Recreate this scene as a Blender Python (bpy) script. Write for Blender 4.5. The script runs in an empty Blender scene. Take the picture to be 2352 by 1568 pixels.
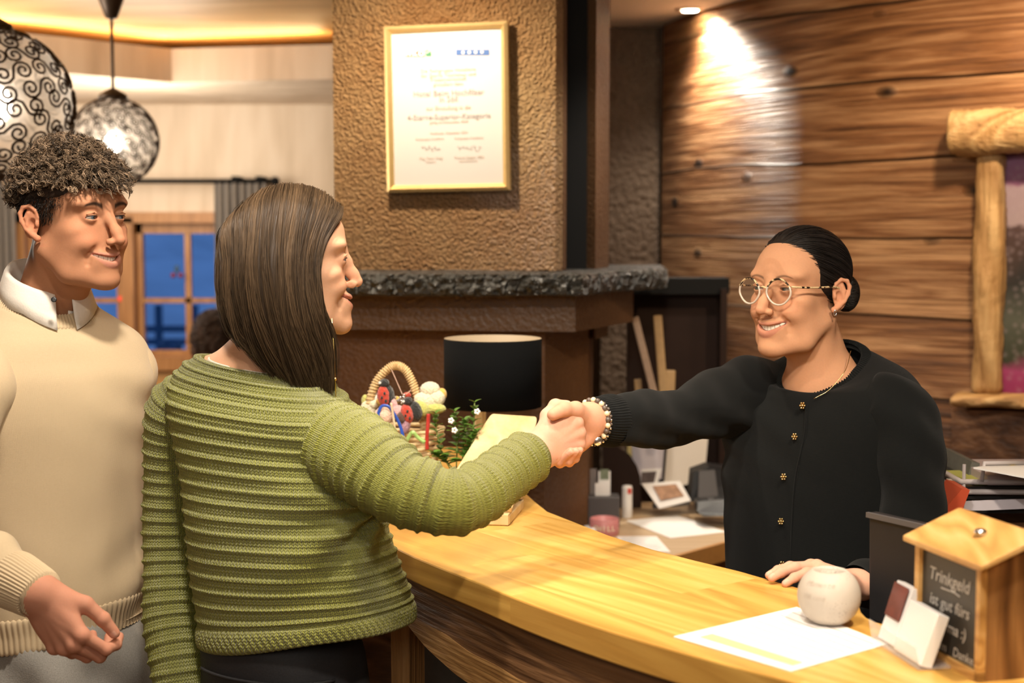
import bpy, math, random
import numpy as np
from mathutils import Vector, Matrix

random.seed(7); RNG = np.random.default_rng(7)
SC = bpy.context.scene
COL = SC.collection
PI = math.pi

# ---------------------------------------------------------------- camera
CAM_Z = 1.64
PITCH = math.atan(254/3267.0)
FPX = 3267.0
cam_d = bpy.data.cameras.new('camera'); cam = bpy.data.objects.new('camera', cam_d); COL.objects.link(cam)
cam.location = (0, 0, CAM_Z); cam.rotation_euler = (PI/2 - PITCH, 0, 0)
cam_d.sensor_width = 36.0; cam_d.lens = FPX*36/2352.0
cam_d.clip_start = 0.05; cam_d.clip_end = 200
cam_d.dof.use_dof = True; cam_d.dof.focus_distance = 2.5; cam_d.dof.aperture_fstop = 3.2
SC.camera = cam
SC.view_settings.view_transform = 'Standard'; SC.view_settings.look = 'None'
SC.view_settings.gamma = 1.0; SC.view_settings.use_curve_mapping = False
SC.view_settings.exposure = 0.35

# ---------------------------------------------------------------- world: blue dusk sky
W = bpy.data.worlds.new('dusk_sky'); SC.world = W; W.use_nodes = True
bg = W.node_tree.nodes['Background']; bg.inputs[0].default_value = (0.12, 0.27, 0.70, 1); bg.inputs[1].default_value = .75

# ---------------------------------------------------------------- room lamps and added fill lights
def lamp(name, kind, loc, energy, color, target=None, size=0.1, spot=60, blend=0.5):
    l = bpy.data.lights.new(name, kind); l.energy = energy; l.color = color
    if kind == 'AREA':
        l.shape = 'DISK'; l.size = size
    else:
        l.shadow_soft_size = size
    if kind == 'SPOT':
        l.spot_size = math.radians(spot); l.spot_blend = blend
    o = bpy.data.objects.new(name, l); COL.objects.link(o); o.location = loc
    if target is not None:
        o.rotation_euler = (Vector(target)-Vector(loc)).to_track_quat('-Z', 'Y').to_euler()
    return o
WARM = (1.0, 0.83, 0.62); WARM2 = (1.0, 0.74, 0.47); NEUT = (1.0, 0.89, 0.75)
LIGHTS = [
    # name, kind, loc, energy, color, target, size, spot, blend
    ('downlight_over_counter', 'SPOT', (0.75, 1.55, 2.36), 60, WARM, (0.62, 2.0, 1.08), 0.05, 90, 0.8),
    ('downlight_over_stand', 'SPOT', (-0.05, 2.55, 2.36), 34, WARM, (0.0, 2.75, 1.08), 0.04, 80, 0.9),
    ('downlight_certificate', 'SPOT', (-0.34, 3.38, 2.37), 46, WARM, (-0.20, 3.85, 1.70), 0.03, 125, 0.9),
    ('downlight_left', 'SPOT', (-0.50, 1.95, 2.38), 58, NEUT, (-0.72, 2.45, 1.2), 0.05, 110, 0.9),
    ('downlight_left_front', 'SPOT', (-0.1, 1.0, 2.38), 24, NEUT, (-0.55, 2.5, 1.2), 0.06, 100, 0.9),
    ('downlight_middle', 'SPOT', (-0.02, 1.95, 2.38), 30, NEUT, (-0.15, 2.35, 1.2), 0.05, 100, 0.9),
    ('downlight_right', 'SPOT', (0.1, 1.1, 2.38), 70, NEUT, (0.65, 2.6, 1.45), 0.06, 90, 0.9),
    ('downlight_wall_right', 'SPOT', (1.15, 3.3, 2.36), 38, WARM2, (1.35, 4.3, 1.6), 0.04, 120, 0.9),
    ('downlight_picture', 'SPOT', (1.62, 3.55, 2.36), 20, WARM2, (1.55, 4.0, 1.7), 0.03, 120, 0.9),
    ('downlight_desk', 'SPOT', (0.45, 3.7, 2.36), 30, NEUT, (0.45, 4.1, 0.8), 0.05, 90, 0.9),
    ('ceiling_lamp_behind', 'AREA', (-0.4, -0.5, 2.38), 26, NEUT, (0.0, 2.5, 1.3), 1.2, 0, 0),  # added soft general fill from behind the camera, not a real fixture
    ('left_room_lamp', 'POINT', (-2.3, 4.6, 1.95), 62, NEUT, None, 0.4, 0, 0),  # added point fill brightening the left room, has no fixture
    ('left_room_lamp_b', 'POINT', (-1.6, 5.9, 1.95), 30, NEUT, None, 0.4, 0, 0),  # second added fill, deeper in the left room, also without a fixture
]
for a in LIGHTS: lamp(*a)

# ---------------------------------------------------------------- pixel helpers (2352x1568)
CP, SP = math.cos(PITCH), math.sin(PITCH)
def ray(px, py):
    xr = (px-1176)/FPX; yu = (784-py)/FPX
    return np.array([xr, CP+yu*SP, -SP+yu*CP])
def P(px, py, Y):
    d = ray(px, py); t = Y/d[1]
    return np.array([d[0]*t, Y, CAM_Z+d[2]*t])
def PZ(px, py, z):
    d = ray(px, py); t = (z-CAM_Z)/d[2]
    return np.array([d[0]*t, d[1]*t, z])
def zat(py, Y): return P(1176, py, Y)[2]
def xat(px, Y): return P(px, 784, Y)[0]

# ---------------------------------------------------------------- object helpers
def tag(o, label=None, cat=None, group=None, kind=None):
    if label: o['label'] = label
    if cat: o['category'] = cat
    if group: o['group'] = group
    if kind: o['kind'] = kind
    return o
def thing(name, label, cat, loc=(0, 0, 0), group=None):
    o = bpy.data.objects.new(name, None); COL.objects.link(o); o.location = loc; o.empty_display_size = 0.05
    return tag(o, label, cat, group)
def mesh_obj(name, V, F, mat=None, parent=None, smooth=False, uv=None, cols=None, mats=None, fm=None):
    """V world coords (n,3); F list of faces or (n,4)/(n,3) array."""
    V = np.asarray(V, dtype=np.float32).reshape(-1, 3)
    me = bpy.data.meshes.new(name)
    if isinstance(F, np.ndarray):
        k = F.shape[1]; nf = len(F)
        me.vertices.add(len(V)); me.vertices.foreach_set('co', V.ravel())
        me.loops.add(nf*k); me.loops.foreach_set('vertex_index', F.astype(np.int32).ravel())
        me.polygons.add(nf); me.polygons.foreach_set('loop_start', np.arange(0, nf*k, k, dtype=np.int32))
        me.update(calc_edges=True); me.validate()
    else:
        me.from_pydata([tuple(map(float, v)) for v in V], [], [tuple(int(i) for i in f) for f in F]); me.update()
    if uv is not None:
        ul = me.uv_layers.new(name='UVMap'); vi = np.zeros(len(me.loops), dtype=np.int32); me.loops.foreach_get('vertex_index', vi)
        uvv = np.asarray(uv, dtype=np.float32)
        ul.data.foreach_set('uv', (uvv[vi] if len(uvv) == len(V) else uvv).ravel())
    if cols is not None:
        ca = me.color_attributes.new('Col', 'FLOAT_COLOR', 'POINT')
        c4 = np.ones((len(V), 4), dtype=np.float32); c4[:, :3] = cols; ca.data.foreach_set('color', c4.ravel())
    if smooth: me.polygons.foreach_set('use_smooth', [True]*len(me.polygons))
    for m in (mats or ([mat] if mat else [])): me.materials.append(m)
    if fm is not None: me.polygons.foreach_set('material_index', np.asarray(fm, dtype=np.int32))
    o = bpy.data.objects.new(name, me); COL.objects.link(o)
    if parent is not None:
        o.parent = parent; wl = parent_world(parent); o.matrix_parent_inverse = Matrix.Translation(-Vector(wl))
    return o
def parent_world(p): return Vector(p.location)
def bevel(o, w=0.004, seg=2):
    m = o.modifiers.new('bevel', 'BEVEL'); m.width = w; m.segments = seg; m.limit_method = 'ANGLE'; return o
BOXF = [(0,3,2,1),(4,5,6,7),(0,1,5,4),(1,2,6,5),(2,3,7,6),(3,0,4,7)]
class MB:
    def __init__(s): s.V = []; s.F = []
    def add(s, V, F):
        n = len(s.V); s.V += [tuple(map(float, v)) for v in V]; s.F += [tuple(i+n for i in f) for f in F]; return s
    def box(s, c, size, rz=0, ax=None):
        c = np.array(c, float); hx, hy, hz = np.array(size)/2
        if ax is None:
            X = np.array([math.cos(rz), math.sin(rz), 0]); Y = np.array([-math.sin(rz), math.cos(rz), 0]); Z = np.array([0, 0, 1.])
        else: X, Y, Z = [np.array(a, float) for a in ax]
        V = [c+X*a*hx+Y*b*hy+Z*d*hz for d in (-1, 1) for a, b in ((-1,-1),(1,-1),(1,1),(-1,1))]
        return s.add(V, BOXF)
    def prism(s, pts, z0, z1):
        """pts: ccw xy list"""
        n = len(pts); V = [(p[0], p[1], z0) for p in pts]+[(p[0], p[1], z1) for p in pts]
        F = [tuple(range(n-1, -1, -1)), tuple(range(n, 2*n))]+[(i, (i+1) % n, (i+1) % n+n, i+n) for i in range(n)]
        return s.add(V, F)
    def extr(s, pts, d):
        """planar 3d polygon extruded by vector d"""
        n = len(pts); pts = [np.array(p, float) for p in pts]; d = np.array(d, float)
        V = pts+[p+d for p in pts]
        return s.add(V, [tuple(range(n-1, -1, -1)), tuple(range(n, 2*n))]+[(i, (i+1) % n, (i+1) % n+n, i+n) for i in range(n)])
    def bar(s, a, b, w, h=None, up=(0, 0, 1)):
        a = np.array(a, float); b = np.array(b, float); h = h or w
        X = b-a; L = np.linalg.norm(X); X /= L; U = np.array(up, float)
        Y = np.cross(U, X); Y /= np.linalg.norm(Y); Z = np.cross(X, Y)
        return s.box((a+b)/2, (L, w, h), ax=(X, Y, Z))
    def tube(s, pts, r, n=8, closed=False):
        V, F = tube_geo(pts, r, n, closed); return s.add(V, F)
    def lathe(s, prof, c, n=32, axis=(0, 0, 1)):
        """prof: (radius, height)"""
        A = np.array(axis, float); A /= np.linalg.norm(A); T = np.array([1., 0, 0]) if abs(A[0]) < .9 else np.array([0, 1., 0])
        X = np.cross(A, T); X /= np.linalg.norm(X); Y = np.cross(A, X); c = np.array(c, float)
        V = []
        for r, h in prof:
            for i in range(n):
                a = 2*PI*i/n; V.append(c+A*h+(X*math.cos(a)+Y*math.sin(a))*r)
        F = []
        for j in range(len(prof)-1):
            for i in range(n):
                F.append((j*n+i, j*n+(i+1) % n, (j+1)*n+(i+1) % n, (j+1)*n+i))
        if prof[0][0] > 1e-5: F.append(tuple(range(n-1, -1, -1)))
        if prof[-1][0] > 1e-5: F.append(tuple((len(prof)-1)*n+i for i in range(n)))
        return s.add(V, F)
    def sphere(s, c, r, n=12, m=8):
        r = np.array([r, r, r]) if np.isscalar(r) else np.array(r)
        V = []; F = []
        for j in range(m+1):
            t = PI*j/m
            for i in range(n):
                a = 2*PI*i/n; V.append(np.array(c)+r*np.array([math.sin(t)*math.cos(a), math.sin(t)*math.sin(a), -math.cos(t)]))
        for j in range(m):
            for i in range(n): F.append((j*n+i, j*n+(i+1) % n, (j+1)*n+(i+1) % n, (j+1)*n+i))
        return s.add(V, F)
    def build(s, name, mat, parent=None, smooth=False):
        return mesh_obj(name, s.V, s.F, mat, parent, smooth)
def frames(pts, closed=False):
    pts = np.asarray(pts, float); n = len(pts)
    T = np.zeros_like(pts)
    if closed: T = np.roll(pts, -1, 0)-np.roll(pts, 1, 0)
    else: T[1:-1] = pts[2:]-pts[:-2]; T[0] = pts[1]-pts[0]; T[-1] = pts[-1]-pts[-2]
    T /= np.linalg.norm(T, axis=1)[:, None]+1e-12
    up = np.array([0, 0, 1.]) if abs(T[0][2]) < .9 else np.array([0, 1., 0])
    N = np.zeros_like(pts); v = np.cross(T[0], up); v /= np.linalg.norm(v); N[0] = v
    for i in range(1, n):
        v = N[i-1]-T[i]*np.dot(N[i-1], T[i]); N[i] = v/(np.linalg.norm(v)+1e-12)
    return T, N, np.cross(T, N)
def tube_geo(pts, r, n=8, closed=False):
    pts = np.asarray(pts, float); m = len(pts); T, N, B = frames(pts, closed)
    r = np.full(m, r) if np.isscalar(r) else np.asarray(r, float)
    V = []
    for i in range(m):
        for k in range(n):
            a = 2*PI*k/n; V.append(pts[i]+(N[i]*math.cos(a)+B[i]*math.sin(a))*r[i])
    F = []
    for i in range(m if closed else m-1):
        j = (i+1) % m
        for k in range(n): F.append((i*n+k, i*n+(k+1) % n, j*n+(k+1) % n, j*n+k))
    if not closed: F.append(tuple(range(n-1, -1, -1))); F.append(tuple((m-1)*n+k for k in range(n)))
    return V, F
def spline(keys, n):
    """Catmull-Rom through rows of keys, n samples"""
    K = np.asarray(keys, float); m = len(K)
    Kp = np.vstack([2*K[0]-K[1], K, 2*K[-1]-K[-2]])
    t = np.linspace(0, m-1, n); i = np.minimum(t.astype(int), m-2); f = (t-i)[:, None]
    p0, p1, p2, p3 = Kp[i], Kp[i+1], Kp[i+2], Kp[i+3]
    return .5*((2*p1)+(-p0+p2)*f+(2*p0-5*p1+4*p2-p3)*f*f+(-p0+3*p1-3*p2+p3)*f**3)
def strands_obj(name, S, r, mat, parent, nside=3, taper=True, cols=None):
    """S: (ns, npts, 3) -> one mesh of thin tubes"""
    S = np.asarray(S, float); ns, m, _ = S.shape
    T = np.zeros_like(S); T[:, 1:-1] = S[:, 2:]-S[:, :-2]; T[:, 0] = S[:, 1]-S[:, 0]; T[:, -1] = S[:, -1]-S[:, -2]
    T /= np.linalg.norm(T, axis=2, keepdims=True)+1e-12
    ref = np.array([0.31, 0.17, 0.93]); N = np.cross(T, ref); N /= np.linalg.norm(N, axis=2, keepdims=True)+1e-9
    B = np.cross(T, N); rr = np.full(m, r) if np.isscalar(r) else r
    if taper: rr = rr*np.clip(np.minimum(1, (1-np.linspace(0, 1, m))*4+.15), 0, 1)
    V = np.zeros((ns, m, nside, 3))
    for k in range(nside):
        a = 2*PI*k/nside; V[:, :, k] = S+(N*math.cos(a)+B*math.sin(a))*rr[None, :, None]
    base = (np.arange(ns)*m*nside)[:, None, None]+(np.arange(m-1)*nside)[None, :, None]+np.arange(nside)[None, None, :]
    k2 = (np.arange(nside)+1) % nside
    b2 = (np.arange(ns)*m*nside)[:, None, None]+(np.arange(m-1)*nside)[None, :, None]+k2[None, None, :]
    F = np.stack([base, b2, b2+nside, base+nside], -1).reshape(-1, 4)
    c = None
    if cols is not None: c = np.repeat(np.asarray(cols), m*nside, axis=0)
    return mesh_obj(name, V.reshape(-1, 3), F, mat, parent, True, cols=c)

# ---------------------------------------------------------------- materials
MATS = {}
def nmat(name):
    m = bpy.data.materials.new(name); m.use_nodes = True; nt = m.node_tree
    return m, nt, nt.nodes['Principled BSDF']
def N_(nt, t, **kw):
    n = nt.nodes.new(t)
    for k, v in kw.items():
        if k.startswith('i_'):
            key = k[2:]; key = int(key) if key.isdigit() else key.replace('_', ' ')
            n.inputs[key].default_value = v
        else: setattr(n, k, v)
    return n
def ramp(nt, fac, stops):
    r = nt.nodes.new('ShaderNodeValToRGB'); nt.links.new(fac, r.inputs[0]); cr = r.color_ramp
    while len(cr.elements) < len(stops): cr.elements.new(.5)
    for e, (p, c) in zip(cr.elements, stops): e.position = p; e.color = (*c, 1) if len(c) == 3 else c
    return r.outputs[0]
def mix(nt, fac, a, b, mode='MIX'):
    m = nt.nodes.new('ShaderNodeMix'); m.data_type = 'RGBA'; m.blend_type = mode
    for s, v in ((m.inputs[0], fac), (m.inputs[6], a), (m.inputs[7], b)):
        if hasattr(v, 'links'): nt.links.new(v, s)
        else: s.default_value = v if not isinstance(v, tuple) else ((*v, 1) if len(v) == 3 else v)
    return m.outputs[2]
def math_(nt, op, a, b=0.0, c=None):
    m = nt.nodes.new('ShaderNodeMath'); m.operation = op
    for i, v in enumerate((a, b, c)):
        if v is None: continue
        if hasattr(v, 'links'): nt.links.new(v, m.inputs[i])
        else: m.inputs[i].default_value = v
    return m.outputs[0]
def bump(nt, bs, h, strength, dist=0.01):
    b = N_(nt, 'ShaderNodeBump', i_Strength=strength, i_Distance=dist); nt.links.new(h, b.inputs['Height']); nt.links.new(b.outputs[0], bs.inputs['Normal']); return b
def plain(name, col, rough=.6, metal=0, emit=None, es=0, noise=0.0, nscale=60, bmp=0.0, alpha=1, trans=0, spec=.5, coat=0, sheen=0):
    m, nt, b = nmat(name)
    b.inputs['Base Color'].default_value = (*col, 1); b.inputs['Roughness'].default_value = rough; b.inputs['Metallic'].default_value = metal
    b.inputs['Specular IOR Level'].default_value = spec; b.inputs['Coat Weight'].default_value = coat; b.inputs['Sheen Weight'].default_value = sheen
    if trans: b.inputs['Transmission Weight'].default_value = trans
    if emit: b.inputs['Emission Color'].default_value = (*emit, 1); b.inputs['Emission Strength'].default_value = es
    tc = N_(nt, 'ShaderNodeTexCoord'); n = N_(nt, 'ShaderNodeTexNoise', i_Scale=nscale, i_Detail=5.0); nt.links.new(tc.outputs['Object'], n.inputs['Vector'])
    if noise:
        c = mix(nt, n.outputs[0], tuple(max(0, x*(1-noise)) for x in col), tuple(min(1, x*(1+noise)) for x in col)); nt.links.new(c, b.inputs['Base Color'])
    if bmp: bump(nt, b, n.outputs[0], bmp)
    return m
def wood(name, dark, mid, light, axis=0, s=1.0, rough=.45, bmp=.15, coord='Object', rot=0.0, knots=0.0, planks=None, ring=1.0, detail=9.0, stretch=14.0, coat=0.0, staves=None, rw=.30):
    m, nt, b = nmat(name); L = nt.links
    tc = N_(nt, 'ShaderNodeTexCoord'); mp = N_(nt, 'ShaderNodeMapping'); L.new(tc.outputs[coord], mp.inputs[0])
    mp.inputs['Rotation'].default_value = (0, 0, rot)
    src = mp.outputs[0]
    if planks or staves:
        # per-board offset
        sep = N_(nt, 'ShaderNodeSeparateXYZ'); L.new(src, sep.inputs[0])
        ax_c = {0: 1, 1: 0, 2: 0}[axis]
        wob = N_(nt, 'ShaderNodeTexNoise', i_Scale=1.3, i_Detail=2.0); L.new(src, wob.inputs['Vector'])
        pl = planks or staves
        v = math_(nt, 'DIVIDE', math_(nt, 'ADD', sep.outputs[ax_c], math_(nt, 'MULTIPLY', wob.outputs[0], .05 if planks else 0)), pl)
        row = math_(nt, 'FLOOR', v); fr = math_(nt, 'FRACT', v)
        if staves:
            al = math_(nt, 'ADD', math_(nt, 'DIVIDE', sep.outputs[axis], .55), math_(nt, 'MULTIPLY', row, .37)); row = math_(nt, 'ADD', row, math_(nt, 'MULTIPLY', math_(nt, 'FLOOR', al), 7.3))
        cmb = N_(nt, 'ShaderNodeCombineXYZ'); L.new(math_(nt, 'MULTIPLY', row, 3.7), cmb.inputs[axis]); L.new(math_(nt, 'MULTIPLY', row, 1.9), cmb.inputs[2 if axis != 2 else 1])
        va = N_(nt, 'ShaderNodeVectorMath', operation='ADD'); L.new(src, va.inputs[0]); L.new(cmb.outputs[0], va.inputs[1]); src = va.outputs[0]
        wn = N_(nt, 'ShaderNodeTexWhiteNoise', noise_dimensions='1D'); L.new(row, wn.inputs['W'])
    sc = [s*stretch]*3; sc[axis] = s*1.1
    m2 = N_(nt, 'ShaderNodeMapping'); m2.inputs['Scale'].default_value = sc; L.new(src, m2.inputs[0])
    # large bend
    n0 = N_(nt, 'ShaderNodeTexNoise', i_Scale=.35, i_Detail=3.0, i_Distortion=.6); L.new(m2.outputs[0], n0.inputs['Vector'])
    rings = math_(nt, 'FRACT', math_(nt, 'MULTIPLY', n0.outputs[0], 16.0*ring))
    rings = math_(nt, 'ABSOLUTE', math_(nt, 'SUBTRACT', math_(nt, 'MULTIPLY', rings, 2.0), 1.0))
    n1 = N_(nt, 'ShaderNodeTexNoise', i_Scale=1.5, i_Detail=detail, i_Roughness=.65, i_Distortion=.3); L.new(m2.outputs[0], n1.inputs['Vector'])
    sc3 = [s*stretch*9]*3; sc3[axis] = s*3
    m3 = N_(nt, 'ShaderNodeMapping'); m3.inputs['Scale'].default_value = sc3; L.new(src, m3.inputs[0])
    n3 = N_(nt, 'ShaderNodeTexNoise', i_Scale=1.0, i_Detail=3.0); L.new(m3.outputs[0], n3.inputs['Vector'])
    f = math_(nt, 'ADD', math_(nt, 'MULTIPLY', rings, rw), math_(nt, 'MULTIPLY', n1.outputs[0], .85-rw)); f = math_(nt, 'ADD', f, math_(nt, 'MULTIPLY', n3.outputs[0], .25))
    f = math_(nt, 'SUBTRACT', f, .05)
    if planks or staves: f = math_(nt, 'ADD', f, math_(nt, 'MULTIPLY', math_(nt, 'SUBTRACT', wn.outputs[0], .5), .22 if planks else .25))
    c = ramp(nt, f, [(.30 if planks else .25, dark), (.5, mid), (.70 if planks else .75, light)])
    h = math_(nt, 'ADD', math_(nt, 'MULTIPLY', n1.outputs[0], 1.0), math_(nt, 'MULTIPLY', n3.outputs[0], .5))
    if knots:
        sk = [s*2.6]*3; sk[axis] = s*1.5
        m4 = N_(nt, 'ShaderNodeMapping'); m4.inputs['Scale'].default_value = sk; L.new(src, m4.inputs[0])
        vo = N_(nt, 'ShaderNodeTexVoronoi', i_Scale=1.6); L.new(m4.outputs[0], vo.inputs['Vector'])
        kk = ramp(nt, vo.outputs['Distance'], [(.04, (1, 1, 1)), (.10, (0, 0, 0))]); c = mix(nt, math_(nt, 'MULTIPLY', kk, knots), c, tuple(x*.22 for x in dark))
        h = math_(nt, 'SUBTRACT', h, math_(nt, 'MULTIPLY', kk, .6))
    if planks:
        e = math_(nt, 'MINIMUM', fr, math_(nt, 'SUBTRACT', 1.0, fr)); g = ramp(nt, e, [(.0, (1, 1, 1)), (.022, (0, 0, 0))])
        c = mix(nt, math_(nt, 'MULTIPLY', g, .6), c, tuple(x*.15 for x in dark)); h = math_(nt, 'SUBTRACT', h, math_(nt, 'MULTIPLY', g, 2.0))
    L.new(c, b.inputs['Base Color']); b.inputs['Roughness'].default_value = rough; b.inputs['Coat Weight'].default_value = coat; b.inputs['Coat Roughness'].default_value = .25
    bump(nt, b, h, bmp, .02)
    return m
def plaster(name, c1, c2, scale=55, strength=.8, dist=.02, rough=.75, streak=0.0, spec=.3):
    m, nt, b = nmat(name); L = nt.links
    tc = N_(nt, 'ShaderNodeTexCoord')
    n = N_(nt, 'ShaderNodeTexNoise', i_Scale=scale, i_Detail=4.0, i_Roughness=.55); L.new(tc.outputs['Object'], n.inputs['Vector'])
    n2 = N_(nt, 'ShaderNodeTexNoise', i_Scale=2.2, i_Detail=6.0, i_Roughness=.6); L.new(tc.outputs['Object'], n2.inputs['Vector'])
    v = N_(nt, 'ShaderNodeTexVoronoi', i_Scale=scale*1.2, feature='SMOOTH_F1'); L.new(tc.outputs['Object'], v.inputs['Vector'])
    f = math_(nt, 'ADD', math_(nt, 'MULTIPLY', n2.outputs[0], .8), math_(nt, 'MULTIPLY', n.outputs[0], .25))
    c = ramp(nt, f, [(.35, c1), (.68, c2)]); L.new(c, b.inputs['Base Color'])
    h = math_(nt, 'SUBTRACT', n.outputs[0], math_(nt, 'MULTIPLY', v.outputs['Distance'], .8))
    bump(nt, b, h, strength, dist); b.inputs['Roughness'].default_value = rough; b.inputs['Specular IOR Level'].default_value = spec
    return m
def attr_mat(name, rough=.5, sss=0.0, noise=0.0, nscale=120, bmp=0.0, sheen=0, spec=.5, aniso=0, sssr=(1., .25, .1), bd=.002):
    m, nt, b = nmat(name); L = nt.links
    a = N_(nt, 'ShaderNodeAttribute', attribute_name='Col'); c = a.outputs['Color']
    tc = N_(nt, 'ShaderNodeTexCoord'); n = N_(nt, 'ShaderNodeTexNoise', i_Scale=nscale, i_Detail=4.0); L.new(tc.outputs['Object'], n.inputs['Vector'])
    if noise: c = mix(nt, noise, c, mix(nt, n.outputs[0], (.3, .3, .3), (1, 1, 1)), 'MULTIPLY')
    L.new(c, b.inputs['Base Color']); b.inputs['Roughness'].default_value = rough
    b.inputs['Subsurface Weight'].default_value = sss; b.inputs['Subsurface Radius'].default_value = sssr; b.inputs['Subsurface Scale'].default_value = .012
    b.inputs['Sheen Weight'].default_value = sheen; b.inputs['Specular IOR Level'].default_value = spec; b.inputs['Anisotropic'].default_value = aniso
    if bmp: bump(nt, b, n.outputs[0], bmp, bd)
    return m

M = {}
M['beige_wall'] = wood('limewashed_wall', (.58, .46, .33), (.70, .57, .43), (.78, .66, .52), axis=2, s=.8, rough=.8, bmp=.05, stretch=6, ring=.3, detail=4)
M['ceiling_wood'] = wood('ceiling_wood', (.40, .22, .075), (.55, .33, .12), (.66, .44, .20), axis=0, s=.6, rough=.5, bmp=.03, stretch=5, ring=.5)
M['white_ceiling'] = plain('white_ceiling', (.80, .77, .72), .8, noise=.03)
M['wall_wood'] = wood('old_board_wall', (.050, .018, .007), (.23, .098, .036), (.50, .28, .135), axis=0, s=1.0, rough=.5, bmp=.9, coord='UV', knots=1.0, planks=.235, ring=.8, stretch=15, rw=.12)
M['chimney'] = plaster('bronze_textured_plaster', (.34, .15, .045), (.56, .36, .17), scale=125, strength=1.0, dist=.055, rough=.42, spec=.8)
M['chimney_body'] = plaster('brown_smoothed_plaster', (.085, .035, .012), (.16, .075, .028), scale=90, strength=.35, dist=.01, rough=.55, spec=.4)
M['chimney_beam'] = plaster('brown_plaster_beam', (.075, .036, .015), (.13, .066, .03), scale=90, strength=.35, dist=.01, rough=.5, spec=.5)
M['black_stone'] = plaster('black_hewn_stone', (.02, .02, .018), (.05, .05, .044), scale=48, strength=1.0, dist=.05, rough=.35, spec=.8)
M['dark_wall'] = plaster('dark_plaster', (.06, .035, .02), (.11, .075, .05), scale=40, strength=.7, dist=.02)
M['dark_wood'] = plain('dark_brown_board', (.018, .008, .005), .7, spec=.2, noise=.3, nscale=10)
M['black_metal'] = plain('black_metal', (.007, .007, .007), .8, spec=.15)
M['oak'] = wood('oiled_oak', (.52, .27, .055), (.68, .39, .09), (.80, .50, .15), axis=0, s=1.0, rough=.36, bmp=.05, coord='UV', stretch=9, ring=.9, staves=.16, coat=.15)
M['apron_dark'] = wood('dark_reclaimed_apron', (.045, .018, .008), (.14, .065, .025), (.24, .12, .05), axis=0, s=1.1, rough=.5, bmp=.5, coord='UV', knots=.6, stretch=10, ring=1.3)
M['apron_light'] = wood('light_reclaimed_edge', (.22, .10, .03), (.38, .20, .065), (.50, .29, .11), axis=0, s=1.1, rough=.5, bmp=.4, coord='UV', stretch=12, ring=1.6)
M['post_wood'] = wood('post_wood', (.22, .10, .03), (.42, .22, .075), (.52, .30, .12), axis=2, s=1.2, rough=.5, bmp=.6, stretch=18, ring=1.2)
M['base_wood'] = wood('base_board_wood', (.05, .02, .01), (.16, .07, .03), (.30, .15, .07), axis=0, s=1.0, rough=.5, bmp=.5, knots=.8, stretch=10, ring=.8)
M['hewn'] = wood('hewn_log', (.30, .15, .05), (.50, .30, .12), (.66, .45, .22), axis=0, s=1.4, rough=.5, bmp=.8, stretch=6, ring=.8)
M['hewn_v'] = wood('hewn_log_upright', (.30, .15, .05), (.48, .28, .11), (.64, .43, .20), axis=2, s=1.4, rough=.5, bmp=.8, stretch=6, ring=.8)
M['window_wood'] = wood('window_frame_wood', (.26, .11, .03), (.38, .17, .05), (.46, .23, .08), axis=2, s=1, rough=.5, bmp=.05)
M['bamboo'] = wood('bamboo_board', (.60, .42, .20), (.70, .52, .27), (.78, .60, .35), axis=2, s=1.0, rough=.4, bmp=.05, stretch=16, ring=.5)
M['box_wood'] = wood('tip_box_wood', (.40, .19, .05), (.60, .33, .10), (.72, .45, .18), axis=0, s=1.6, rough=.4, bmp=.1, stretch=6, ring=1.6, rot=-1.4)
M['box_dark'] = wood('tip_box_side_wood', (.06, .022, .008), (.20, .085, .025), (.42, .21, .07), axis=2, s=1.8, rough=.45, bmp=.2, stretch=7, ring=1.3)
M['desk_top'] = wood('desk_wood', (.44, .30, .17), (.52, .37, .22), (.58, .43, .27), axis=0, s=1, rough=.5, bmp=.02, ring=.4)
M['desk_edge'] = plain('desk_edge_wood', (.45, .22, .06), .5, noise=.15)
M['gold'] = plain('gold_frame', (.78, .56, .25), .38, metal=.75, noise=.1)
M['paper'] = plain('white_paper', (.88, .86, .84), .7)
M['paper_warm'] = plain('cream_paper', (.80, .74, .66), .7)
M['ink_grey'] = plain('grey_ink', (.24, .21, .20), .7)
M['ink_pale'] = plain('pale_ink', (.36, .26, .20), .7)
M['red'] = plain('red_print', (.62, .07, .04), .6); M['orange_red'] = plain('logo_red', (.40, .045, .015), .6)
M['green'] = plain('green_print', (.03, .16, .07), .6); M['blue'] = plain('blue_print', (.015, .075, .25), .6)
M['yellow'] = plain('yellow_print', (.88, .72, .30), .7); M['cream'] = plain('cream', (.86, .78, .58), .6)
M['black'] = plain('black_plastic', (.012, .012, .012), .35); M['charcoal'] = plain('charcoal_plastic', (.018, .018, .02), .5, spec=.3, noise=.1)
M['grey'] = plain('grey_plastic', (.09, .085, .088), .5); M['silver'] = plain('silver_metal', (.7, .7, .72), .22, metal=1)
M['shade_black'] = plain('black_lampshade_cloth', (.004, .0045, .005), .95, spec=.1, noise=.15, nscale=900)
M['shade_lining'] = plain('lampshade_lining', (.40, .32, .22), .6)
def clearmat():
    m, nt, b = nmat('clear_acrylic'); tr = N_(nt, 'ShaderNodeBsdfTransparent'); mx = N_(nt, 'ShaderNodeMixShader'); mx.inputs[0].default_value = .22
    b.inputs['Base Color'].default_value = (.8, .8, .82, 1); b.inputs['Roughness'].default_value = .08
    nt.links.new(tr.outputs[0], mx.inputs[1]); nt.links.new(b.outputs[0], mx.inputs[2]); nt.links.new(mx.outputs[0], nt.nodes['Material Output'].inputs[0]); return m
M['acrylic'] = clearmat()
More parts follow.
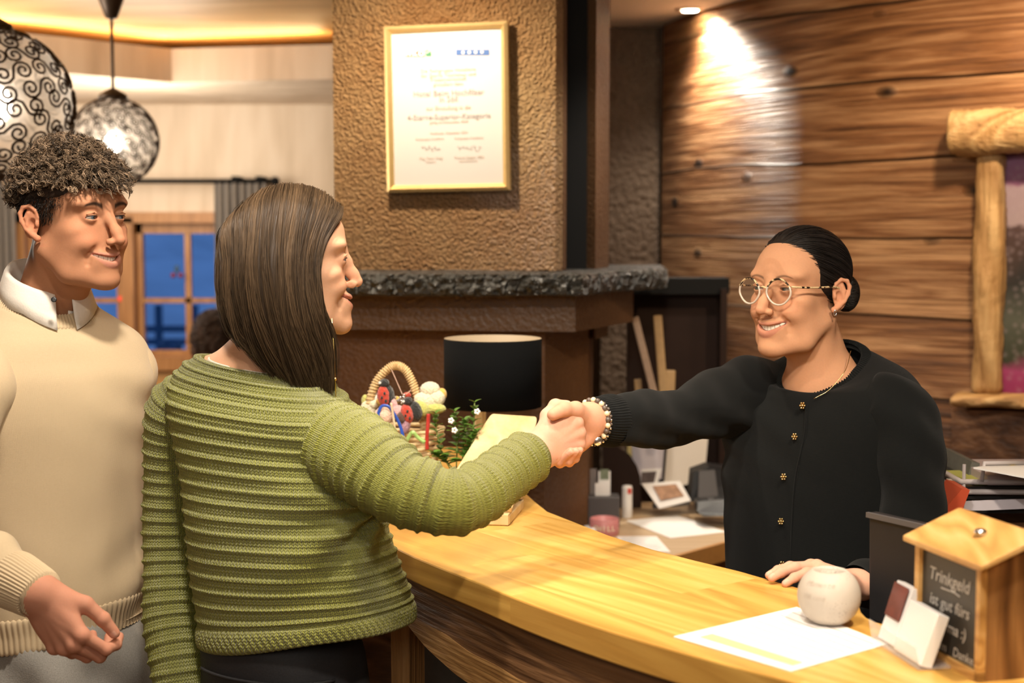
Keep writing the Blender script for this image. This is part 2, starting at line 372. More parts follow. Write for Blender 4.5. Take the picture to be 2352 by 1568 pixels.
# ================================================================ SETTING
def struct(name, V, F, mat, **k):
    o = mesh_obj(name, V, F, mat, **k); o['kind'] = 'structure'; return o
def sbox(name, x0, x1, y0, y1, z0, z1, mat):
    o = MB().box(((x0+x1)/2, (y0+y1)/2, (z0+z1)/2), (x1-x0, y1-y0, z1-z0)).build(name, mat); o['kind'] = 'structure'; return o
M['floor'] = plain('brown_floor_tiles', (.22, .13, .07), .5, noise=.2, nscale=6)
sbox('floor', -4.6, 3.2, -3.2, 7.2, -.1, 0, M['floor'])
# right reception ceiling (white) and left-room wooden ceiling with a dropped soffit
sbox('ceiling', -.49, 3.2, -3.2, 7.2, 2.4, 2.5, M['white_ceiling'])
sbox('ceiling_wood', -4.6, -.49, -3.2, 7.2, 2.44, 2.54, M['ceiling_wood'])
sbox('wall_left', -4.7, -4.6, -3.2, 7.2, 0, 2.75, M['beige_wall'])
sbox('wall_rear', -4.6, 3.2, -3.3, -3.2, 0, 2.75, M['beige_wall'])
sbox('wall_side', 3.2, 3.3, -3.2, 7.2, 0, 2.75, M['beige_wall'])
# back wall with window opening
YB = 6.9
wx0, wx1 = xat(40, YB), xat(530, YB); wz0, wz1 = zat(846, YB), zat(487, YB)
bw = MB()
bw.box(((-4.6+wx0)/2, YB+.1, 1.35), (wx0+4.6, .2, 2.7)); bw.box(((wx1+3.2)/2, YB+.1, 1.35), (3.2-wx1, .2, 2.7))
bw.box(((wx0+wx1)/2, YB+.1, wz0/2), (wx1-wx0, .2, wz0)); bw.box(((wx0+wx1)/2, YB+.1, (wz1+2.7)/2), (wx1-wx0, .2, 2.7-wz1))
tag(bw.build('wall_back', M['beige_wall']), kind='structure')
# wooden panelling under the window
sbox('trim_1', -4.6, .0, YB-.03, YB-.002, 0, wz0-.01, plain('honey_panel', (.50, .27, .09), .5, noise=.2, nscale=4))
# dropped soffit: polygonal ring, underside z 2.2, lit cove on top
Zs = zat(240, YB)
a = PZ(395, 189, Zs); b = PZ(100, 163, Zs); c_ = PZ(765, 180, Zs)
l2 = a+(b-a)*3.2
sf = MB(); pts = [(l2[0], l2[1]), (a[0], a[1]), (c_[0]+.05, c_[1]), (c_[0]+.05, YB), (-4.6, YB), (-4.6, l2[1])]
sf.prism([tuple(p) for p in pts], Zs, Zs+.135)
tag(sf.build('soffit_left_room', M['beige_wall']), kind='structure')
M['cove_glow'] = plain('cove_led', (1, .9, .7), .5, emit=(1.0, .72, .38), es=24)
cv = MB(); A_ = np.array([a[0], a[1], Zs+.16]); off = np.array([-.06, .10, 0])
A_[2] = Zs+.122; cv.bar(A_+off, np.array([l2[0], l2[1], Zs+.122])+off, .05, .03); cv.bar(A_+off, np.array([c_[0], c_[1], Zs+.122])+off, .05, .03)
tag(cv.build('cove_light_strip', M['cove_glow']), 'glowing warm light strip above the dropped soffit in the left room', 'cove light')
# upper wall above soffit to ceiling is wall_back itself
# window
def glassmat():
    m, nt, b = nmat('window_glass'); b.inputs['Roughness'].default_value = .0; b.inputs['Transmission Weight'].default_value = 1; b.inputs['IOR'].default_value = 1.02; b.inputs['Base Color'].default_value = (1, 1, 1, 1); return m
M['glass'] = glassmat()
wf = MB(); yw = YB+.06
def wrect(m, px0, py0, px1, py1, y, d):
    x0, x1 = xat(px0, y), xat(px1, y); z1, z0 = zat(py0, y), zat(py1, y); m.box(((x0+x1)/2, y, (z0+z1)/2), (x1-x0, d, z1-z0))
wrect(wf, 40, 487, 530, 512, YB-.01, .10); wrect(wf, 40, 818, 530, 848, YB-.01, .12)
wrect(wf, 40, 487, 70, 845, YB-.01, .10); wrect(wf, 508, 487, 530, 845, YB-.01, .10)
wrect(wf, 287, 500, 316, 835, YB-.01, .10)
win = wf.build('window_1', M['window_wood']); win['kind'] = 'structure'
def sash(x0, x1, xm):
    s = MB(); y = YB+.03
    wrect(s, x0, 505, x1, 536, y, .05); wrect(s, x0, 803, x1, 835, y, .05); wrect(s, x0, 505, x0+20, 835, y, .05); wrect(s, x1-18, 505, x1, 835, y, .05)
    wrect(s, xm-7, 530, xm+7, 808, y, .03); wrect(s, x0, 684, x1, 695, y, .03)
    o = s.build('window_sash', M['window_wood'], win)
    g = MB(); wrect(g, x0+10, 520, x1-10, 820, y+.005, .003); g.build('window_pane', M['glass'], o)
sash(314, 528, 436); sash(64, 292, 178)
# outside: snowy slopes at dusk
M['snow'] = plain('snow', (.50, .60, .72), .9, noise=.85, nscale=.45); M['night_tree'] = plain('dusk_trees', (.05, .10, .16), .9, noise=.4, nscale=2)
nx, ny = 60, 50; gx = np.linspace(-14, 6, nx); gy = np.linspace(7.6, 40, ny); V = []
for y in gy:
    for x in gx: V.append((x, y, -.2+max(0, y-10)*.10+.35*math.sin(x*.5+y*.21)+.22*math.sin(x*1.3-y*.6)))
F = np.array([(j*nx+i, j*nx+i+1, (j+1)*nx+i+1, (j+1)*nx+i) for j in range(ny-1) for i in range(nx-1)])
tag(mesh_obj('snow_slope', V, F, M['snow'], smooth=True), kind='structure')
V = []
hx = np.linspace(-30, 20, 80)
for j in range(8):
    for x in hx: V.append((x, 45+j*4, 1+j*1.1+j*.5*math.sin(x*.33+j)+ (0 if j else -3)))
F = np.array([(j*80+i, j*80+i+1, (j+1)*80+i+1, (j+1)*80+i) for j in range(7) for i in range(79)])
tag(mesh_obj('distant_hill', V, F, M['night_tree'], smooth=True), kind='structure')
fn = MB(); yf = 11
for k in range(9): fn.box((xat(330, yf)-1.0+k*.28, yf, .62), (.05, .05, .9))
fn.box((xat(330, yf)+.1, yf, zat(755, yf)), (2.4, .04, .05)); fn.box((xat(330, yf)+.1, yf, zat(785, yf)), (2.4, .04, .05))
tag(fn.build('garden_fence', M['night_tree']), 'dark fence in the snow outside the window', 'fence')
def bush(px, py, Y, r, name, label):
    m = MB()
    for k in range(26):
        d = RNG.normal(size=3); d /= np.linalg.norm(d); m.sphere(P(px, py, Y)+d*r*RNG.uniform(.2, .9), r*RNG.uniform(.2, .4), 6, 4)
    tag(m.build(name, M['night_tree'], smooth=True), label, 'shrub')
bush(395, 808, 9.5, .10, 'garden_shrub', 'dark round shrub low outside the middle window pane')
# curtain + rod
M['curtain'] = plain('grey_brown_curtain', (.20, .17, .14), .9, noise=.2, nscale=40, sheen=.3)
def curtain(px0, px1, py0, z1, Y, label, folds=7):
    n = 90; x0, x1 = xat(px0, Y), xat(px1, Y); V = []
    zt = zat(py0, Y)
    for z in np.linspace(zt, z1, 12):
        for i in range(n):
            t = i/(n-1); w = 1-.0*t; V.append((x0+(x1-x0)*t, Y+.025*math.sin(t*folds*2*PI)+.008*math.sin(t*31+z*3), z))
    F = np.array([(j*n+i, j*n+i+1, (j+1)*n+i+1, (j+1)*n+i) for j in range(11) for i in range(n-1)])
    o = tag(mesh_obj('curtain', V, F, M['curtain'], smooth=True), label, 'curtain', )
    m = o.modifiers.new('thick', 'SOLIDIFY'); m.thickness = .004
    return o
curtain(498, 618, 421, .3, YB-.12, 'grey-brown curtain hanging right of the window, behind the long-haired woman')
curtain(-60, 42, 421, .3, YB-.12, 'grey curtain at the left end of the window, behind the curly-haired person')
rd = thing('curtain_rod', 'thin black curtain rod above the window', 'curtain rod', tuple(P(628, 416, YB-.12)))
MB().tube([P(-80, 416, YB-.12), P(628, 416, YB-.12)], .012, 10).build('pole', M['black_metal'], rd, True)
for px in (545, 600): MB().box(P(px, 414, YB-.06), (.03, .14, .035)).build('bracket', M['black_metal'], rd)
MB().sphere(P(632, 416, YB-.12), .022).build('finial', M['black_metal'], rd, True)

# right wood wall: strip along plan curve
ctrl = [(xat(1518, 5.35), 5.35), (xat(1600, 5.02), 5.02), (xat(1760, 4.64), 4.64), (xat(1950, 4.38), 4.38), (xat(2200, 4.16), 4.16), (xat(2450, 4.0), 4.0), (2.2, 3.83), (3.2, 3.5)]
cu = spline(ctrl, 120); seg = np.r_[0, np.cumsum(np.linalg.norm(np.diff(cu, axis=0), axis=1))]
zz = np.linspace(0, 2.4, 80); V = []; UV = []
for j, z in enumerate(zz):
    for i in range(120):
        V.append((cu[i][0], cu[i][1], z)); UV.append((seg[i], z))
F = np.array([(j*120+i, j*120+i+1, (j+1)*120+i+1, (j+1)*120+i) for j in range(79) for i in range(119)])[:, ::-1]
ww = struct('wall_right', V, F, M['wall_wood'], uv=UV, smooth=True)
def wallpt(px, off=0.0):
    """point on wall curve at pixel column, moved off the wall"""
    s = (cu[:, 0]/cu[:, 1])*FPX+1176; i = int(np.argmin(abs(s-px))); t = cu[min(i+1, 119)]-cu[max(i-1, 0)]; t = t/np.linalg.norm(t); n = np.array([-t[1], t[0]]); n = -n if n[1] > 0 else n
    return cu[i]+n*off, t, n
# dark recess wall between chimney and wood wall
sbox('wall_recess', xat(1380, 5.4), xat(1516, 5.4), 5.40, 5.5, 0, 2.4, M['dark_wall'])
sbox('wall_recess_side', xat(1390, 4.6)-.3, xat(1390, 4.6)-.22, 4.6, 6.8, 0, 2.4, M['dark_wall'])
# downlight in right ceiling
dlp = PZ(1585, 21, 2.4)
dl = thing('recessed_downlight', 'small round recessed spotlight glowing in the white ceiling', 'downlight', tuple(dlp))
M['lamp_glow'] = plain('lamp_glow', (1, .95, .85), .5, emit=(1, .93, .80), es=18)
MB().lathe([(.03, -.003), (.047, -.008), (.052, -.004), (.052, 0.0)], dlp, 32).build('trim_ring', plain('downlight_ring', (.55, .45, .36), .4), dl, True)
MB().lathe([(0.0001, -.0065), (.027, -.0065)], dlp, 32).build('lens', M['lamp_glow'], dl)
wp, _, _ = wallpt(1640)
lamp('downlight_wall_beam', 'SPOT', (dlp[0]+.02, dlp[1]-.05, 2.385), 75, NEUT, (wp[0]+.03, wp[1]+.0, 1.75), .03, 125, 1.0)

# ================================================================ FIREPLACE / CHIMNEY
fp = thing('fireplace', 'tall brown plastered fireplace and chimney breast with a black hewn stone mantel', 'fireplace', (0.0, 4.0, 0))
Yl, Yr = 3.92, 3.80
c0 = P(767, 400, Yl); c1 = P(1276, 400, Yr)
xl, xr = c0[0], c1[0]
zm = zat(627, 3.58)          # mantel top
zfl = zm-.055
def quadprism(p, z0, z1): return MB().prism(p, z0, z1)
def fineface(p0, p1, z0, z1, n1, n2, amp, seed=3):
    """displaced vertical face from p0 to p1 (xy)"""
    r = np.random.default_rng(seed); V = []; d = np.array(p1)-np.array(p0); L = np.linalg.norm(d); nn = np.array([d[1], -d[0]])/L
    H = r.normal(size=(n2, n1))*amp
    for j in range(n2):
        for i in range(n1):
            q = np.array(p0)+d*i/(n1-1)+nn*H[j, i]; V.append((q[0], q[1], z0+(z1-z0)*j/(n2-1)))
    F = np.array([(j*n1+i, j*n1+i+1, (j+1)*n1+i+1, (j+1)*n1+i) for j in range(n2-1) for i in range(n1-1)])
    return V, F
bk = .55
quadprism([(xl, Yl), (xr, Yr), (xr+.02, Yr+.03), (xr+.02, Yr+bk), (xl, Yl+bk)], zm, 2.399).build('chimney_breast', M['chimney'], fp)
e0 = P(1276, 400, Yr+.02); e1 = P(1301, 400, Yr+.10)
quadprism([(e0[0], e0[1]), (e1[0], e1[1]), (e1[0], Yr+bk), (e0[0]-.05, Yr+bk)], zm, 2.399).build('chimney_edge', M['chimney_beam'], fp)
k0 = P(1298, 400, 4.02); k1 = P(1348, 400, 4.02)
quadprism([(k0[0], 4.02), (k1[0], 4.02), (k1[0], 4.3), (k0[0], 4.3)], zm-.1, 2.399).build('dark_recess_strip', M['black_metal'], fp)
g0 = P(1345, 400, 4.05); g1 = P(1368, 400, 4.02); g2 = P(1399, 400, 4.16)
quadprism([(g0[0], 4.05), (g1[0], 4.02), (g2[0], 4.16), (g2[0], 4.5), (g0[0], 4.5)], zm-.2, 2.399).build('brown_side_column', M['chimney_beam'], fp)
# mantel slab: front edge wavy hewn; runs left behind woman and back to the right
mp_ = [P(640, 640, 3.70)[:2], P(830, 640, 3.62)[:2], P(1335, 640, 3.56)[:2], P(1420, 640, 3.86)[:2], P(1525, 640, 4.02)[:2], P(1525, 640, 4.4)[:2], P(640, 640, 4.4)[:2]]
def slab_mesh(poly, z0, z1, name, mat, parent, rough_amp=.006, step=.012):
    # resample perimeter, make rough side
    P_ = [np.array(p) for p in poly]; per = []
    for i in range(len(P_)):
        a, b = P_[i], P_[(i+1) % len(P_)]; n = max(2, int(np.linalg.norm(b-a)/step))
        for k in range(n): per.append(a+(b-a)*k/n)
    per = np.array(per); n = len(per); cen = per.mean(0); r = np.random.default_rng(5); V = []
    lv = [(0, 1.0, -.012), (.08, 1, 0.002), (.3, 1, .006), (.5, 1, .004), (.75, 1, .004), (.93, 1, -.003), (1.0, 1, -.02)]
    tn = np.roll(per, -1, 0)-np.roll(per, 1, 0); tn /= np.linalg.norm(tn, axis=1)[:, None]; nn = np.stack([tn[:, 1], -tn[:, 0]], 1)
    sm = r.normal(size=n); sm = np.convolve(np.r_[sm, sm, sm], np.ones(9)/9, 'same')[n:2*n]
    for t, _, o in lv:
        H = r.normal(size=n)*rough_amp*.5+sm*rough_amp*1.2
        q = per+nn*(o+H)[:, None]; zq = z0+(z1-z0)*t+(sm*.004 if t in (0, 1.0) else 0)
        for i in range(n): V.append((q[i][0], q[i][1], zq[i] if hasattr(zq, '__len__') else zq))
    F = []
    for j in range(len(lv)-1):
        for i in range(n): F.append((j*n+i, j*n+(i+1) % n, (j+1)*n+(i+1) % n, (j+1)*n+i))
    F.append(tuple((len(lv)-1)*n+i for i in range(n))); F.append(tuple(range(n-1, -1, -1)))
    return mesh_obj(name, V, F, mat, parent)
slab_mesh(mp_, zm-.058, zm, 'stone_mantel', M['black_stone'], fp)
zb0 = zat(762, 3.66)
bp = [P(660, 640, 3.78)[:2], P(1322, 640, 3.66)[:2], P(1455, 640, 4.08)[:2], P(1455, 640, 4.45)[:2], P(660, 640, 4.45)[:2]]
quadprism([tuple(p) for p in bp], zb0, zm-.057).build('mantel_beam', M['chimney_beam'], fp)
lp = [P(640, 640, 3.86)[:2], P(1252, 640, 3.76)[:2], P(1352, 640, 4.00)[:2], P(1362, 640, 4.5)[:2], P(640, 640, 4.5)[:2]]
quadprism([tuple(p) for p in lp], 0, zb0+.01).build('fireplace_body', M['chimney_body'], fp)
# dark cabinet niche on the right of the fireplace
cb = thing('shelf_partition', 'dark brown wooden partition with a black top board behind the reception desk', 'partition', (xat(1580, 4.1), 4.2, 0))
yc = 4.55
MB().box(((xat(1440, yc)+xat(1661, yc))/2, yc, zat(640, yc)/2), (xat(1661, yc)-xat(1440, yc), .04, zat(640, yc)-.03)).build('back_panel', M['dark_wood'], cb)
MB().box(((xat(1440, yc)+xat(1661, yc))/2+.003, yc-.02, zat(655, yc)), (xat(1661, yc)-xat(1440, yc)+.006, .12, .05)).build('top_board', M['black_metal'], cb)
MB().box((xat(1655, yc)-.005, yc-.06, .75), (.02, .08, zat(660, yc)*2-1.5)).build('side_panel', M['dark_wood'], cb)

# ---------------------------------------------------------------- certificate
def P3(px, py, Y): return P(px, py, Y)
ct = thing('framed_certificate', 'white certificate in a thin gold frame hanging on the chimney breast', 'framed certificate', tuple(P(1030, 440, 3.82)))
yL, yR = 3.88, 3.81  # depth of frame face left/right
TL, TR, BR, BL = P(886, 62, yL-.02), P(1168, 48, yR-.02), P(1170, 437, yR-.02), P(887, 442, yL-.02)
ex = (TR-TL+BR-BL)/2; Wf = np.linalg.norm(ex); ex /= Wf; ez = (TL-BL+TR-BR)/2; Hf = np.linalg.norm(ez); ez -= ex*np.dot(ez, ex); ez /= np.linalg.norm(ez); en = np.cross(ex, ez); en = en if en[1] < 0 else -en
cc = (TL+TR+BR+BL)/4
def cp(u, v, d=0.0): return cc+ex*(u-.5)*Wf+ez*(v-.5)*Hf+en*d   # u 0..1, v 0..1 (up)
fw = .019
fr = MB()
o4 = [(0, 0), (1, 0), (1, 1), (0, 1)]; iu, iv = fw/Wf, fw/Hf; i4 = [(iu, iv), (1-iu, iv), (1-iu, 1-iv), (iu, 1-iv)]
mu, mv = iu*.45, iv*.45; m4 = [(mu, mv), (1-mu, mv), (1-mu, 1-mv), (mu, 1-mv)]
Vf = [cp(*p, -.018) for p in o4]+[cp(*p, .004) for p in o4]+[cp(*p, .010) for p in m4]+[cp(*p, .0) for p in i4]+[cp(*p, -.008) for p in i4]
Ff = [(b+i, b+(i+1) % 4, b+4+(i+1) % 4, b+4+i) for b in (0, 4, 8, 12) for i in range(4)]
fr.add(Vf, Ff); fr.build('frame', M['gold'], ct)
MB().extr([cp(*p, -.006) for p in ((.02, .02), (.98, .02), (.98, .98), (.02, .98))], -en*.012).build('backing', M['black'], ct)
pp = MB().extr([cp(*p, -.004) for p in i4], -en*.001).build('sheet', plain('certificate_sheet', (.50, .48, .46), .25, spec=.6), ct)
FNT = None
def text(s, pos, ax, az, size, mat, parent, name='lettering', align='CENTER', shear=0.0, ext=0.0, bold=0.0):
    c = bpy.data.curves.new('t', 'FONT'); c.body = s; c.size = size; c.align_x = align; c.align_y = 'CENTER'; c.shear = shear; c.extrude = ext; c.offset = bold; c.resolution_u = 3
    o = bpy.data.objects.new('t', c); COL.objects.link(o)
    dg = bpy.context.evaluated_depsgraph_get(); me = bpy.data.meshes.new_from_object(o.evaluated_get(dg)); bpy.data.objects.remove(o)
    V = np.zeros(len(me.vertices)*3); me.vertices.foreach_get('co', V); V = V.reshape(-1, 3)
    F = [tuple(p.vertices) for p in me.polygons]; ax = np.array(ax); az = np.array(az); an = np.cross(ax, az)
    W3 = np.array(pos)+V[:, :1]*ax+V[:, 1:2]*az+V[:, 2:3]*an
    return mesh_obj(name, W3, F, mat, parent)
def cpx(px, py, d=-.002):
    # pixel -> uv on the certificate by bilinear approx
    u = (px-886)/(1169-886); v = 1-(py-(62-14*u))/(442-5*u-(62-14*u)); return cp(u, v, d)
def ctext(s, px, py, hpx, mat, bold=0.0, shear=0):
    text(s, cpx(px, py), ex, ez, hpx*3.84/FPX*1.35, mat, pp, 'lettering', bold=bold, shear=shear)
G1, G2 = M['ink_grey'], M['ink_pale']
for i, (s, py, h, m) in enumerate([('Die Fachgruppe Hotellerie', 160, 9, G2), ('der Sparte Tourismus und', 171, 9, G2), ('Freizeitwirtschaft', 181, 9, G2), ('gratuliert dem', 192, 9, G2),
    ('Hotel Beim Hochfilzer', 213, 13.5, G1), ('in Söll', 227, 13.5, G1), ('zur Einstufung in die', 247, 9.5, G2), ('4-Sterne-Superior-Kategorie', 267, 12.5, G1), ('gültig bis Dezember 2026', 279, 6.5, G2), ('Innsbruck, Dezember 2021', 304, 6, G2)]):
    ctext(s, 1031, py, h, m, bold=.00004)
for s, px, py, h in [('Fachgruppe Hotellerie', 986, 318, 5.5), ('Fachgruppe Hotellerie', 1076, 316, 5.5), ('Mag. Peter Wagl', 988, 363, 6), ('Obmann', 988, 371, 5), ('Thomas Geiger, MBA', 1076, 361, 6), ('Geschäftsführer', 1074, 369, 5)]:
    ctext(s, px, py, h, G2)
for (x0, x1, y0, sd) in ((966, 1010, 344, 1), (1050, 1104, 343, 2)):
    r = np.random.default_rng(sd); pts = [cpx(x0+(x1-x0)*t+3*math.sin(t*38), y0-9*abs(math.sin(t*9+sd))*(1-t*.5)+3*math.sin(t*25), -.0015) for t in np.linspace(0, 1, 60)]
    MB().tube(pts, .0005, 4).build('signature', G1, pp)
def crect(px0, py0, px1, py1, mat, name, d=-.0024):
    MB().extr([cpx(px0, py1, d), cpx(px1, py1, d), cpx(px1, py0, d), cpx(px0, py0, d)], -en*.0005).build(name, mat, pp)
for k, ch in enumerate('WKO'):
    x0 = 933+k*15.3; crect(x0, 116, x0+14, 129.5, M['orange_red'], 'logo_block'); text(ch, cpx(x0+7, 122.6, -.0015), ex, ez, .0185, M['paper'], pp, bold=.0007)
crect(980, 114, 993.5, 128.5, M['green'], 'logo_block'); MB().tube([cpx(982+k*2.2, 118+3*math.sin(k*1.3), -.0018) for k in range(6)], .0008, 5).build('logo_mark', M['paper'], pp)
crect(1050, 112.5, 1126, 126, M['blue'], 'star_banner')
for k in range(4):
    cx_ = 1066+k*14.4; cs = cpx(cx_, 119.5-.03*(k*14), -.0016); st = []
    for i in range(10):
        r = (.0058 if i % 2 == 0 else .0026); a_ = PI/2+i*PI/5; st.append(cs+ex*math.cos(a_)*r+ez*math.sin(a_)*r)
    MB().extr(st, -en*.0004).build('star', M['cream'], pp)

# ---------------------------------------------------------------- pendant lamps
def scroll_lamp(cx, cy, cz, r, name, label, thick, nscroll, ztop, hot):
    t = thing(name, label, 'pendant lamp', (cx, cy, ztop))
    C_ = np.array([cx, cy, cz]); V = []; F = []
    gold = PI*(3-5**.5)
    for k in range(nscroll):
        z = 1-2*(k+.5)/nscroll; rad = math.sqrt(1-z*z); a = gold*k; d = np.array([math.cos(a)*rad, math.sin(a)*rad, z])
        up = np.array([0, 0, 1.]); e1 = np.cross(up, d); e1 /= np.linalg.norm(e1)+1e-9; e2 = np.cross(d, e1)
        s = 1 if k % 2 else -1; R0 = 2.9/math.sqrt(nscroll); ph = RNG.uniform(-.5, .5)
        # S scroll: two spirals
        rho = R0*.46; pts = []; pts2 = []; cph, sph = math.cos(ph), math.sin(ph)
        for q in np.linspace(0, 1, 18):
            th = -(1-q)*3.3*PI*s; sc_ = .14+.86*q**.9; x_, y_ = -rho+rho*sc_*math.cos(th), rho*sc_*math.sin(th)
            pts.append((x_*cph-y_*sph, x_*sph+y_*cph)); pts2.append((-(x_*cph-y_*sph), -(x_*sph+y_*cph)))
        pts2 = pts2[::-1][1:]
        allp = pts+pts2
        P3_ = [C_+(lambda w: w/np.linalg.norm(w)*r)(d+e1*u+e2*v) for u, v in allp]
        v_, f_ = tube_geo(P3_, thick, 4); n = len(V); V += v_; F += [tuple(i+n for i in f) for f in f_]
    mesh_obj('pierced_shade', V, F, M['lamp_iron'], t, True)
    MB().sphere(C_, r*.965, 48, 32).build('inner_diffuser', M['diffuser'], t, True)
    MB().sphere(C_+np.array([0, 0, -.0]), [r*.20, r*.20, r*.26], 24, 16).build('bulb', hot, t, True)
    lamp(name+'_bulb_light', 'POINT', tuple(C_), 3.5, WARM, None, r*.22)
    MB().tube([C_+np.array([0, 0, r]), (cx, cy, ztop-.05)], .006, 8).build('cable', M['lamp_iron'], t)
    MB().lathe([(.008, -.085), (.02, -.08), (.042, -.02), (.046, 0)], (cx, cy, ztop), 24).build('ceiling_canopy', M['lamp_iron'], t, True)
    MB().lathe([(.05, -.004), (.045, .01), (.01, .03)], C_+np.array([0, 0, r]), 20).build('collar', M['lamp_iron'], t, True)
M['lamp_iron'] = plain('dark_bronze', (.05, .032, .02), .4, metal=.6)
def diffm():
    m, nt, b = nmat('champagne_mesh'); L = nt.links
    tr = N_(nt, 'ShaderNodeBsdfTransparent'); mx = N_(nt, 'ShaderNodeMixShader'); mx.inputs[0].default_value = .40
    b.inputs['Base Color'].default_value = (.85, .78, .68, 1); b.inputs['Roughness'].default_value = .5; b.inputs['Transmission Weight'].default_value = .3
    L.new(tr.outputs[0], mx.inputs[1]); L.new(b.outputs[0], mx.inputs[2]); L.new(mx.outputs[0], nt.nodes['Material Output'].inputs[0]); return m
M['diffuser'] = diffm()
M['bulb'] = plain('bulb_glow', (1, .9, .8), .5, emit=(1, .87, .72), es=10); M['bulb2'] = plain('bulb_glow_soft', (1, .9, .8), .5, emit=(1, .87, .72), es=7)
Yp = 4.9; pc = P(262, 325, Yp); rp = 100*Yp/FPX
scroll_lamp(pc[0], pc[1], pc[2], rp, 'pendant_lamp', 'smaller pierced metal globe lamp hanging farther back, beside the curly-haired man', .0024, 130, 2.44, M['bulb'])
Yp = 3.9; pc = P(-8, 240, Yp); rp = 172*Yp/FPX
scroll_lamp(pc[0], pc[1], pc[2], rp, 'pendant_lamp', 'large globe lamp of black scrollwork cut by the left edge of the photo', .0036, 95, 2.44, M['bulb2'])
# ================================================================ RECEPTION COUNTER
ZC = 1.08; TH = .046
front_px = [(640, 1130), (800, 1200), (925, 1265), (1000, 1298), (1098, 1337), (1190, 1375), (1300, 1415), (1400, 1448), (1500, 1478), (1600, 1506), (1700, 1533), (1830, 1567), (2050, 1622), (2352, 1690), (2700, 1755)]
back_px = [(2700, 1400), (2352, 1440), (2160, 1448), (2060, 1440), (2013, 1428), (1990, 1417), (1978, 1404), (1973, 1386), (1900, 1368), (1770, 1331), (1700, 1311), (1600, 1287), (1500, 1261), (1400, 1229), (1330, 1202), (1258, 1174), (1228, 1150), (1204, 1128)]
fc = np.array([PZ(x, y, ZC)[:2] for x, y in front_px]); bcv = np.array([PZ(x, y, ZC)[:2] for x, y in back_px])
fcs = spline(fc, 90)
poly = [tuple(p) for p in fcs]+[tuple(p) for p in bcv]+[(bcv[-1][0]-.1, 3.66), (P(700, 600, 3.70)[0], 3.70), (P(640, 600, 3.6)[0]-.35, 3.5)]
ct_ = thing('reception_counter', 'curved golden oak reception counter with dark reclaimed-wood apron', 'reception counter', (0.6, 2.1, 0))
def uvdir(V, d0):
    d = np.array(d0)/np.linalg.norm(d0); p = np.array([-d[1], d[0]]); V = np.asarray(V); return np.stack([V[:, :2]@d, V[:, :2]@p+V[:, 2]*1.0], 1)
# worktop: triangulated top via bmesh for clean shading
n = len(poly); V = [(p[0], p[1], ZC-TH) for p in poly]+[(p[0], p[1], ZC) for p in poly]
F = [tuple(range(n-1, -1, -1)), tuple(range(n, 2*n))]+[(i, (i+1) % n, (i+1) % n+n, i+n) for i in range(n)]
ddir = (fcs[50]-fcs[25])
top = mesh_obj('worktop', V, F, M['oak'], ct_, uv=uvdir(V, ddir)); bevel(top, .003, 2)
# apron following the front, set back .012; two boards (dark upper, light lower arched edge)
def strip_board(name, mat, s0, s1, ztop, zbot, off, thick, nrm_jit=0.0):
    m = 120; t = np.linspace(s0, s1, m); idx = t*(len(fcs)-1); i0 = np.clip(idx.astype(int), 0, len(fcs)-2); f = (idx-i0)[:, None]
    c = fcs[i0]*(1-f)+fcs[i0+1]*f; tg = np.gradient(c, axis=0); tg /= np.linalg.norm(tg, axis=1)[:, None]; nn = np.stack([-tg[:, 1], tg[:, 0]], 1); nn[nn[:, 1] < 0] *= -1
    L = np.r_[0, np.cumsum(np.linalg.norm(np.diff(c, axis=0), axis=1))]
    q = c+nn*off; q2 = c+nn*(off+thick); zt = ztop(L); zb = zbot(L); V = []; UV = []
    K = 8
    for k in range(K+1):
        z = zt+(zb-zt)*k/K
        for i in range(m): V.append((q[i][0], q[i][1], z[i])); UV.append((L[i], z[i]))
    for k in range(2):
        z = zb if k == 0 else zt
        for i in range(m): V.append((q2[i][0], q2[i][1], z[i])); UV.append((L[i], z[i]+.1))
    F = [(j*m+i, (j+1)*m+i, (j+1)*m+i+1, j*m+i+1) for j in range(K+2) for i in range(m-1)]
    F += [(K*m+m+m+i, i, i+1, K*m+2*m+i+1) for i in range(m-1)]
    e = [j*m for j in range(K+3)]; F.append(tuple(e)); F.append(tuple(x+m-1 for x in reversed(e)))
    return mesh_obj(name, V, F, mat, ct_, uv=UV)
def s_at(px):
    pr = fcs[:, 0]/fcs[:, 1]*FPX+1176; return float(np.interp(px, pr, np.linspace(0, 1, len(fcs))))
sA = s_at(905)
zt0 = ZC-TH
wav = lambda L: .0020*np.sin(L*17)+.0014*np.sin(L*41+1)
dk = lambda L: zt0-.068-.050*np.minimum(L, .9)**1.0+wav(L)*1.2
bt = lambda L: zt0-.088-.165*np.minimum(L, .9)-.012*np.sin(L*9)+.5*np.abs(wav(L))
strip_board('dark_apron', M['apron_dark'], sA, .985, lambda L: zt0+0*L-.0005, dk, .016, .035)
strip_board('light_arched_edge', M['apron_light'], sA, .985, lambda L: dk(L)+.0005, bt, .0145, .035)
# post and base
pA = P(897, 1500, 2.56); pB = P(975, 1500, 2.60)
MB().prism([(pA[0], 2.57), (pA[0]+.036, 2.545), (pB[0], 2.60), (pB[0]-.01, 2.68), (pA[0], 2.66)], 0, zt0-.001).build('corner_post', M['post_wood'], ct_)
MB().prism([(-.75, 2.84), (pA[0]+.005, 2.70), (pA[0]+.005, 2.74), (-.75, 2.88)], 0, zt0-.001).build('side_boards', M['base_wood'], ct_)
MB().prism([(pB[0]-.02, 2.78), (.62, 2.0), (1.2, 1.6), (1.22, 1.64), (.65, 2.05), (pB[0], 2.83)], 0, zt0-.001).build('recessed_base', plain('dark_grey_base_panel', (.05, .047, .04), .6, noise=.2), ct_)

